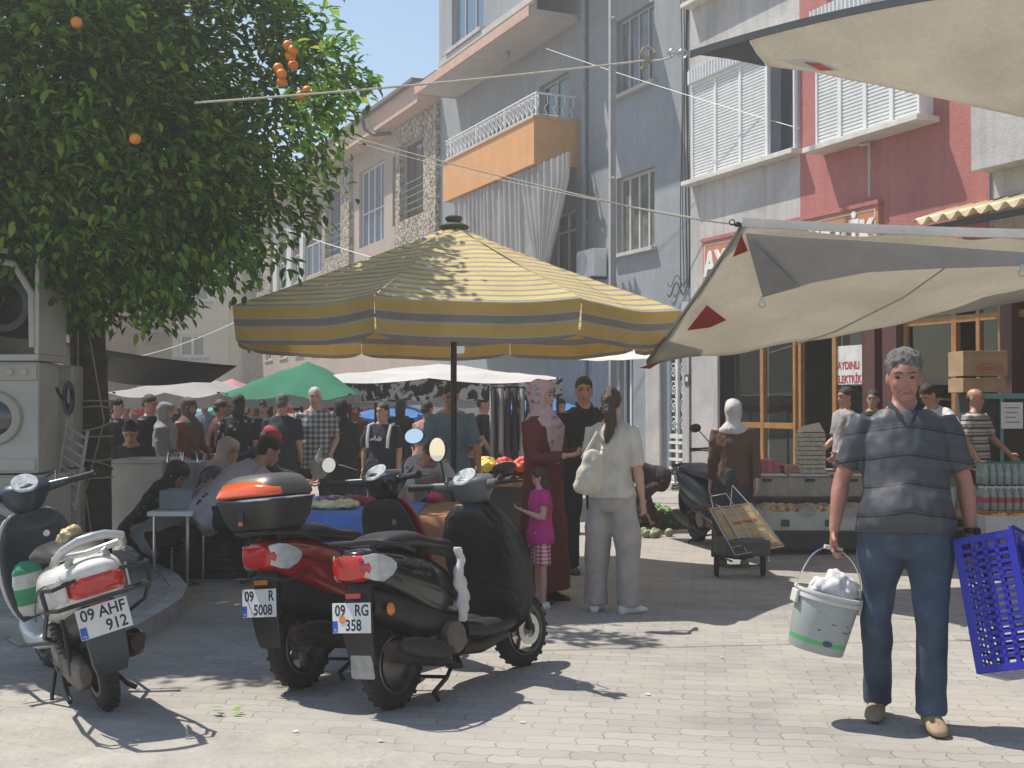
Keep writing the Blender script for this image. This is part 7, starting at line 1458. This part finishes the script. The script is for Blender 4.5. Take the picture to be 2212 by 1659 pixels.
# 3. woman in a long maroon coat and flowered headscarf
m_scf = mat('flowered_scarf', rough=.8, var=.1, bump=.35, bs=12, bd=.015, pat=p_floral(17, (.50,.33,.34), ((.50,.36,.36),(.35,.07,.10),(.20,.26,.36),(.55,.45,.43),(.25,.12,.16)), .36))
m_coat = cm('maroon_coat', (.13,.022,.018)); rl = st(1172, 1298)
rw, J, tp = person(rl, 1.66, R(55), 'woman in a long maroon coat and a pink flowered headscarf holding folded paper', scarf=(m_scf, True), hair=None, coat=(m_coat, .25), skin=M_SKIN2, shoes=M_SHOE, vox=.010, hemz=.09, nz=.014, fat=1.05,
    armL=((.12,-.25,-1), (-.25,-1,.25)), armR=((-.12,-.25,-1), (.25,-1,.12)), feet=(10,-10), head=(8,3), kind='skirt_only', curl=(50,60))
M3 = Matrix.Translation(V(rl)) @ Matrix.Rotation(R(55), 4, 'Z'); hp_ = M3 @ (J[1][2]+J[1][5]*.10)+V((0,-.02,.035)); b = MB(); b.obox(hp_+V((-.03,0,.02)), (.045,0,.015), (0,.03,.0), (-.01,.01,.002)); b.obox(hp_+V((.04,-.01,.025)), (.04,.01,-.01), (0,.03,.02), (.001,.0,.0015)); tag(b.build('folded_paper', M_PVC), 'folded white paper in the hand of the woman in maroon', 'paper')
# 4. little girl in pink
m_ging = mat('pink_gingham', rough=.85, var=.08, pat=p_check(.028, (.75,.60,.60), (.58,.22,.28), (.38,.04,.12))); m_pk = cm('magenta', (.52,.03,.22))
gl_ = st(1160, 1300); girl, J, tp = person((gl_[0]+.02, gl_[1]-.28, 0), 1.02, R(-75), 'small girl with tied dark hair in a magenta top and pink checked shorts', hair='long', hm=M_HAIRB, skin=M_SKIN2, top=m_pk, sleeve=.45, hem=.12, bottom=m_ging, kind='shorts', shoes=M_SHOEW, vox=.008, nz=.006,
    armL=((.12,-.1,-1), (-.3,-.8,.35)), armR=((-.15,.05,-1), (-.1,-.2,-1)), head=(-10,16), feet=(8,-8), fat=1.08)
# 5. man in black
m_blk = cm('black_shirt', (.014,.014,.017)); person(st(1262,1237), 1.72, R(10), 'man in a black open collared shirt and black trousers behind the woman in beige', hair='short', hm=M_HAIR, skin=M_SKIN, top=m_blk, sleeve=1.2, hem=.12, bottom=m_blk, shoes=M_SHOE, vox=.011, fat=1.1, belly=.03,
    armL=((.14,-.05,-1), (-.15,-.5,-1)), armR=((-.14,-.05,-1), (-.3,-.8,-.5)), head=(-10,4), collar=m_blk)
# 6. woman with the trolley
person(st(1585,1222), 1.53, R(168), 'woman in a white headscarf and brown coat seen from behind, holding the trolley handle', scarf=(cm('white_scarf', (.55,.52,.52)), False), hair=None, top=cm('brown_jacket', (.105,.055,.035)), sleeve=1.2, hem=.20, bottom=cm('dark_skirt', (.04,.04,.045)), kind='skirt', skin=M_SKIN2, shoes=mat('slipper_grey', (.25,.25,.27), .6), vox=.011, nz=.013, fat=1.1,
    armL=((.14,.05,-1), (.10,-.1,-1)), armR=((-.2,.15,-1), (-.05,.35,-1)), legL=((.05,-.1,-1), (0,.1,-1)), legR=((-.04,.15,-1), (0,.1,-1)), head=(0,-3))
# 7. man in the blue shirt behind the pole
person((at(972,900,12.0).x, 12.0, 0), 1.70, R(6), 'man in a blue denim shirt bending behind the umbrella pole', lean=14, hair='short', skin=M_SKIN, top=cm('denim_blue', (.12,.19,.29)), sleeve=.95, hem=.16, bottom=cm('khaki', (.16,.13,.10)), shoes=M_SHOE, vox=.012, fat=1.12, armL=((.28,-.15,-1), (.1,-.2,-1)), armR=((-.25,-.15,-1), (-.05,-.35,-1)), head=(0,10))
# 8. checked shirt
person((at(680,900,14.5).x, 14.5, 0), 1.68, R(8), 'white haired man in a grey checked short sleeved shirt holding a clear bag', hair='short', hm=M_HAIRW, skin=M_SKIN2, top=mat('checked_shirt', rough=.85, var=.1, pat=p_check(.062, (.46,.46,.44), (.20,.215,.23), (.07,.08,.095)), bump=.3, bs=20), sleeve=.9, hem=.16, bottom=cm('charcoal', (.03,.032,.036)), shoes=M_SHOE, vox=.012, fat=1.2, belly=.03,
    armL=((.3,.05,-1), (-.25,-.55,-.7)), armR=((-.22,0,-1), (0,-.1,-1)))
p = at(690,1010,14.1); b = MB(); b.ell(p, (.11,.08,.14)); b.ell(p+V((0,0,.14)), (.03,.03,.09)); tag(b.build('carrier_bag', mat('thin_bag', (.40,.37,.35), .4, trans=.5, var=.2), None, vox=.014, noise_=(.015, 14)), 'thin clear carrier bag held by the man in the checked shirt', 'bag')
# 9. backpack wearer
bp = person((at(826,900,14).x, 14, 0), 1.50, R(-14), 'woman in a navy T-shirt with white lettering and pale backpack straps', hair='short', hm=M_HAIRB, skin=M_SKIN2, top=cm('navy_tee', (.022,.024,.045)), sleeve=.9, hem=.14, bottom=m_blk, shoes=M_SHOE, vox=.012, fat=1.25, armL=((.2,-.05,-1), (0,-.2,-1)), armR=((-.2,-.05,-1), (0,-.2,-1)), head=(-16,0))[0]
b = MB(); 
for s_ in (-1, 1): b = MB(); b.tube([(s_*.12,.05,1.27),(s_*.13,-.09,1.25),(s_*.125,-.155,1.12),(s_*.12,-.165,1.0)], .018, 6); tag(b.build('backpack_strap', M_PVC, bp, smooth=True))
b = MB()
for x, z, w_, h_ in ((-.05,1.10,.03,.012),(-.02,1.115,.008,.022),(.005,1.095,.018,.010),(.03,1.105,.007,.026),(.05,1.10,.012,.016)): b.obox((x,-.195,z), (w_*.7,0,.004), (0,.014,0), (.003,0,h_))
b.build('shirt_print', M_PVC, bp)
# people working and sitting on the left
grey_l = cm('lilac_grey_tee', (.36,.32,.35)); nvy = cm('navy', (.02,.022,.035)); plum = cm('dark_plaid', (.035,.032,.045), pat=p_check(.05, (.05,.045,.06), (.035,.03,.045), (.02,.02,.03)))
p = gnd(445,1262); person((p.x, p.y+.0, 0), 1.80, R(122), 'man in a pale grey tee bending forward on black crates, back to the camera', lean=50, hip=.60, hair='short', skin=M_SKIN, top=grey_l, sleeve=.7, hem=.14, bottom=m_blk, shoes=M_SHOE, vox=.011, fat=1.2, nz=.014,
    legL=((.25,-1,-.1), (.05,.1,-1)), legR=((-.25,-1,-.1), (-.05,.1,-1)), armL=((.1,-.75,-.7), (0,-.6,-.8)), armR=((-.1,-.75,-.7), (0,-.6,-.8)), head=(0,0))
p = gnd(330,1228,.13); person((p.x-.05, p.y+.1, .13), 1.70, R(100), 'elderly man in a flat cap and grey vest crouching by the white side table', lean=48, hip=.24, cap=cm('grey_cap', (.06,.065,.075)), hair='short', hm=M_HAIRG, skin=M_SKIN3, top=cm('grey_vest', (.23,.24,.24)), sleeve=1.2, hem=.1, bottom=m_blk, shoes=M_SHOE, vox=.011, fat=1.05,
    legL=((.25,-1,.35), (.05,.3,-1)), legR=((-.25,-1,.2), (-.05,.3,-1)), armL=((.15,-.8,-.6), (0,-1,-.1)), armR=((-.15,-.8,-.6), (0,-1,-.1)), head=(0,18))
p = gnd(258,1222,.13); person((p.x, p.y+.45, .13), 1.60, R(70), 'woman in a dark patterned headscarf and shawl crouching beside the tree trunk', lean=42, hip=.26, scarf=(mat('brown_print_scarf', rough=.9, var=.1, pat=p_floral(22, (.045,.035,.03), ((.05,.04,.035),(.14,.11,.10),(.02,.02,.02)), .3)), True), hair=None, skin=M_SKIN, top=mat('dark_print', rough=.9, pat=p_floral(14, (.025,.022,.022), ((.03,.025,.025),(.10,.09,.085)), .3)), sleeve=1.2, hem=.1, bottom=m_blk, kind='skirt', shoes=M_SHOE, vox=.012,
    legL=((.25,-1,.2), (.05,.3,-1)), legR=((-.25,-1,.2), (-.05,.3,-1)), armL=((.15,-.8,-.6), (0,-1,0)), armR=((-.15,-.8,-.6), (0,-1,0)), head=(0,14))
p = at(430,1100,11.4); person((p.x, 11.4, 0), 1.66, R(60), 'woman in a pale pink headscarf leaning forward left of the plaid shirt', lean=34, hip=.50, scarf=(cm('pale_pink_scarf', (.48,.36,.35)), True), hair=None, skin=M_SKIN2, top=plum, sleeve=1.2, bottom=nvy, kind='skirt', vox=.013, armL=((.15,-.8,-.6), (0,-1,-.3)), armR=((-.15,-.8,-.6), (0,-1,-.3)), legL=((.1,-.4,-1), (0,.3,-1)), legR=((-.1,-.4,-1), (0,.3,-1)))
p = at(478,1100,11.9); person((p.x, 11.9, 0), 1.74, R(100), 'man in a dark plaid shirt and a red peaked cap behind the pale grey tee', lean=42, hip=.62, cap=cm('red_cap', (.40,.05,.06)), hair='short', skin=M_SKIN, top=plum, sleeve=1.2, bottom=nvy, vox=.013, fat=1.25, armL=((.15,-.8,-.6), (0,-1,-.3)), armR=((-.15,-.8,-.6), (0,-1,-.3)), legL=((.1,-.3,-1), (0,.3,-1)), legR=((-.1,-.3,-1), (0,.3,-1)), head=(0,15))
p = at(290,1000,13.3); person((p.x, 13.3, .0), 1.72, R(8), 'seated man in a dark grey T-shirt looking down behind the chest freezer', lean=22, hip=.55, hair='short', skin=M_SKIN, top=cm('dark_grey_tee', (.035,.038,.042)), sleeve=.85, bottom=nvy, vox=.013, fat=1.15, legL=((.2,-1,-.1), (0,0,-1)), legR=((-.2,-1,-.1), (0,0,-1)), armL=((.3,-.4,-1), (-.3,-1,-.1)), armR=((-.3,-.4,-1), (.3,-1,-.1)), head=(0,20))
# child or seller bending at the table behind the scooters
p = at(905,1100,9.45); person((p.x-.12, 9.9, 0), 1.50, R(25), 'person in a white and red printed top reaching down over the table behind the scooters', lean=62, hip=.82, hair='short', hm=M_HAIRB, skin=M_SKIN, top=mat('red_print_white', rough=.85, pat=p_floral(12, (.42,.40,.42), ((.45,.42,.44),(.40,.08,.10)), .25)), sleeve=.8, bottom=nvy, vox=.011, armL=((.4,-.5,-1), (.35,-.5,-1)), armR=((-.1,-.5,-1), (0,-.6,-1)), head=(0,25))
p = at(938,1108,9.1); b = MB(); b.ell((p.x,9.1,.80), (.06,.05,.04)); tag(b.build('pink_cloth', cm('hot_pink', (.62,.05,.16)), None, vox=.012, noise_=(.015, 20)), 'crumpled hot pink cloth under the reaching hand on the table', 'cloth')
# stooping seller on the right
p = st(1418,1150); person((p[0]+.05, p[1]+.2, 0), 1.58, R(-82), 'seller in dark clothes and a flowered skirt stooping over crates beside the white door', lean=72, hip=.62, scarf=(cm('dark_scarf', (.03,.025,.03)), False), hair=None, skin=M_SKIN, top=cm('aubergine', (.028,.022,.028)), sleeve=1.2, bottom=mat('flowered_skirt', rough=.9, pat=p_floral(13, (.03,.02,.025), ((.03,.02,.025),(.20,.14,.10),(.12,.08,.07)), .35)), kind='skirt', shoes=M_SHOE, vox=.013, fat=1.15,
    legL=((.2,-.8,-.5), (.05,.5,-1)), legR=((-.2,-.8,-.5), (-.05,.5,-1)), armL=((.1,-.5,-1), (0,-.4,-1)), armR=((-.1,-.5,-1), (0,-.4,-1)))
# sellers behind the stand
def vend(px, D_, H, rz, lab, **k): a = at(px, 900, D_); return person((a.x, D_, k.pop('z', .0)), H, R(rz), lab, vox=.012, **k)
vend(1826, 14.3, 1.68, -75, 'seller in a pale grey tee looking left behind the stand, left of the walking man', hair='short', skin=M_SKIN, top=cm('pale_grey', (.30,.29,.30)), sleeve=.85, bottom=nvy, fat=1.05, armL=((.15,-.1,-1), (0,-.7,-.6)), armR=((-.15,-.1,-1), (0,-.7,-.6)))
vend(1886, 15.2, 1.66, -30, 'seller mostly hidden between the grey tee seller and the walking man', hair='short', skin=M_SKIN, top=m_blk, sleeve=.85, bottom=nvy)
vend(2040, 13.9, 1.76, -62, 'dark haired seller in a white polo bending with raised elbow behind the walking man', lean=20, hair='short', skin=M_SKIN, top=cm('white_polo', (.52,.54,.56)), sleeve=.9, bottom=nvy, fat=1.1, armL=((.8,-.3,-.5), (-.3,-.9,.4)), armR=((-.15,-.3,-1), (0,-.7,-.6)), head=(0,25))
m_st = mat('sailor_stripes', rough=.85, var=.08, pat=p_stripes(.085, ((0,(.46,.43,.40)),(.38,(.03,.03,.035)),(.62,(.46,.43,.40)),(.72,(.12,.11,.11)),(.78,(.46,.43,.40)),(.88,(.12,.11,.11)))))
vend(2100, 13.6, 1.66, 42, 'balding seller in a black and cream striped T-shirt looking right', lean=4, hair='bald', skin=M_SKIN, top=m_st, sleeve=.8, bottom=nvy, fat=1.12, belly=.03, armL=((.5,-.3,-1), (.35,-.6,-.7)), armR=((-.2,-.1,-1), (0,-.5,-.8)))
# the crowd under the tents: (px, distance, height, turn, hair/scarf, top, bottom, label)
K = {}
def crowd(px, D_, H, rz, lab, top, hs='short', hm=None, sc=None, lean=3, fat=1.05, skirt=False, hd=0, bot=None):
    rr = random.Random(px); sg = rr.choice((1,-1))
    person((at(px, 900, D_).x, D_, 0), H*.965, R(rz), lab, group=None, lean=lean, hair=None if sc else hs, hm=hm, scarf=(sc, True) if sc else None, top=top, sleeve=rr.choice((.85, 1.2)) if not sc else 1.2, bottom=bot or nvy, kind='skirt' if skirt else 'trousers', vox=.016, fat=fat, shoes=M_SHOE,
           armL=((.16,-.1*sg,-1), (-.1,-.5-.4*rr.random(),-.6)), armR=((-.16,.1*sg,-1), (.05,-.4-.5*rr.random(),-.8)), head=(hd,8), skin=rr.choice((M_SKIN, M_SKIN2)), nz=.01)
rust = cm('rust', (.15,.045,.03)); dred = cm('dark_red', (.09,.018,.018)); flor = mat('black_white_floral', rough=.9, pat=p_floral(13, (.02,.02,.022), ((.02,.02,.022),(.36,.33,.33)), .28)); gvest = cm('grey_cardigan', (.20,.20,.21)); ltb = cm('light_blue', (.15,.20,.27)); chk = cm('charcoal_tee', (.04,.042,.048)); wht = cm('off_white', (.46,.44,.42)); tan_ = cm('tan_shirt', (.20,.14,.10))
crowd(313, 14.8, 1.66, 75, 'dark haired man in a navy jacket in profile behind the seated dark grey tee', cm('navy_jacket', (.012,.014,.028)), lean=6)
crowd(404, 14.6, 1.62, 60, 'woman in a brown headscarf and rust coat facing right under the grey tent', rust, sc=cm('brown_scarf', (.10,.075,.06)), skirt=True, fat=1.1)
crowd(352, 14.0, 1.56, 80, 'woman in a pale grey headscarf and sleeveless grey vest near the maroon pole', gvest, sc=cm('grey_scarf', (.24,.23,.24)), skirt=True)
crowd(462, 15.0, 1.60, 110, 'person in dark red with a peaked cap right of the rust coat', dred, hm=M_HAIRB, lean=8)
crowd(514, 14.4, 1.66, 185, 'woman in a black and white floral dress seen from behind', flor, hs='long', skirt=True, bot=flor)
crowd(572, 15.3, 1.62, -10, 'woman with dark shoulder length hair in a black patterned top', m_blk, hs='long', hm=M_HAIRB)
crowd(608, 14.2, 1.66, 175, 'broad man in a black jacket seen from behind, left of the checked shirt', nvy, hm=M_HAIRG, fat=1.2)
crowd(738, 15.0, 1.60, 200, 'person in a long black garment right of the checked shirt', m_blk, sc=cm('black_scarf', (.015,.015,.018)), skirt=True, fat=1.15, bot=m_blk)
crowd(920, 15.5, 1.58, 150, 'person in a dusty pink shirt left of the blue denim shirt', cm('dusty_pink', (.42,.22,.20)))
crowd(548, 17, 1.64, 20, 'person in white and black between the floral dress and the dark haired woman', wht, hs='long')
crowd(268, 16, 1.60, 40, 'man in a light blue shirt at the left of the crowd', ltb)
crowd(246, 15, 1.62, 95, 'man in a charcoal tee just right of the trunk', chk)
crowd(285, 18, 1.64, 190, 'man in a tan shirt seen from behind, left of the navy jacket', tan_)
crowd(335, 19, 1.60, 10, 'woman in a white headscarf far behind the navy jacket', gvest, sc=wht, skirt=True)
crowd(375, 18, 1.66, 200, 'man in a dark shirt behind the grey headscarf', chk)
crowd(440, 19, 1.66, 170, 'bald man in light blue behind the rust coat', ltb, hs='bald')
crowd(490, 18, 1.62, 15, 'woman in a teal headscarf behind the floral dress', chk, sc=cm('teal_scarf', (.10,.20,.22)), skirt=True)
crowd(530, 21, 1.66, 190, 'tall man in charcoal far behind the floral dress', chk)
crowd(590, 20, 1.62, 30, 'man in a tan shirt far behind the dark haired woman', tan_)
crowd(640, 19, 1.60, 200, 'person in dark red far behind the black jacket', dred)
crowd(655, 23, 1.66, 10, 'man in off white far behind the checked shirt', wht)
crowd(715, 20, 1.60, 180, 'man in charcoal at the far right shoulder of the checked shirt', chk)
crowd(765, 19, 1.58, 20, 'woman in a rust headscarf left of the navy tee', dred, sc=rust, skirt=True)
crowd(790, 22, 1.64, 170, 'man in light blue beyond the backpack wearer', ltb)
crowd(865, 18, 1.62, 160, 'woman in black beyond the backpack wearer on the right', m_blk, hs='long')
crowd(1040, 16.5, 1.66, 80, 'dark dressed seller under the right half of the white tent', m_blk, fat=1.1)
crowd(1085, 18.5, 1.62, -20, 'woman in plum beyond the clothes rail', cm('plum', (.07,.03,.06)), sc=cm('plum_scarf', (.12,.06,.09)), skirt=True)
crowd(1118, 17.5, 1.66, 190, 'man in charcoal behind the flowered headscarf', chk)
crowd(1210, 18, 1.62, 20, 'man in tan beyond the man in black', tan_)
crowd(168, 15.5, 1.60, 60, 'man in a light blue shirt glimpsed between the washing machines and the trunk', ltb)
crowd(225, 21, 1.62, 60, 'woman in dark red glimpsed right of the trunk', dred, sc=cm('black_scarf', (.015,.015,.018)), skirt=True)
hz = MB(); hz.box((-75,-6,-1.1), (60,78,15.5)); hm_ = bpy.data.materials.new('veil_haze'); hm_.use_nodes = True; t = NT(hm_); t.n.remove(t.b)  # thin volume added to imitate the lens veil and distant fading
pv = t.new('ShaderNodeVolumePrincipled'); pv.inputs['Color'].default_value = (1,.98,.94,1); pv.inputs['Density'].default_value = .005; pv.inputs['Anisotropy'].default_value = .35; t.lk(pv.outputs[0], t.out.inputs['Volume'])
tag(hz.build('added_haze', hm_), kind='stuff')
finish()
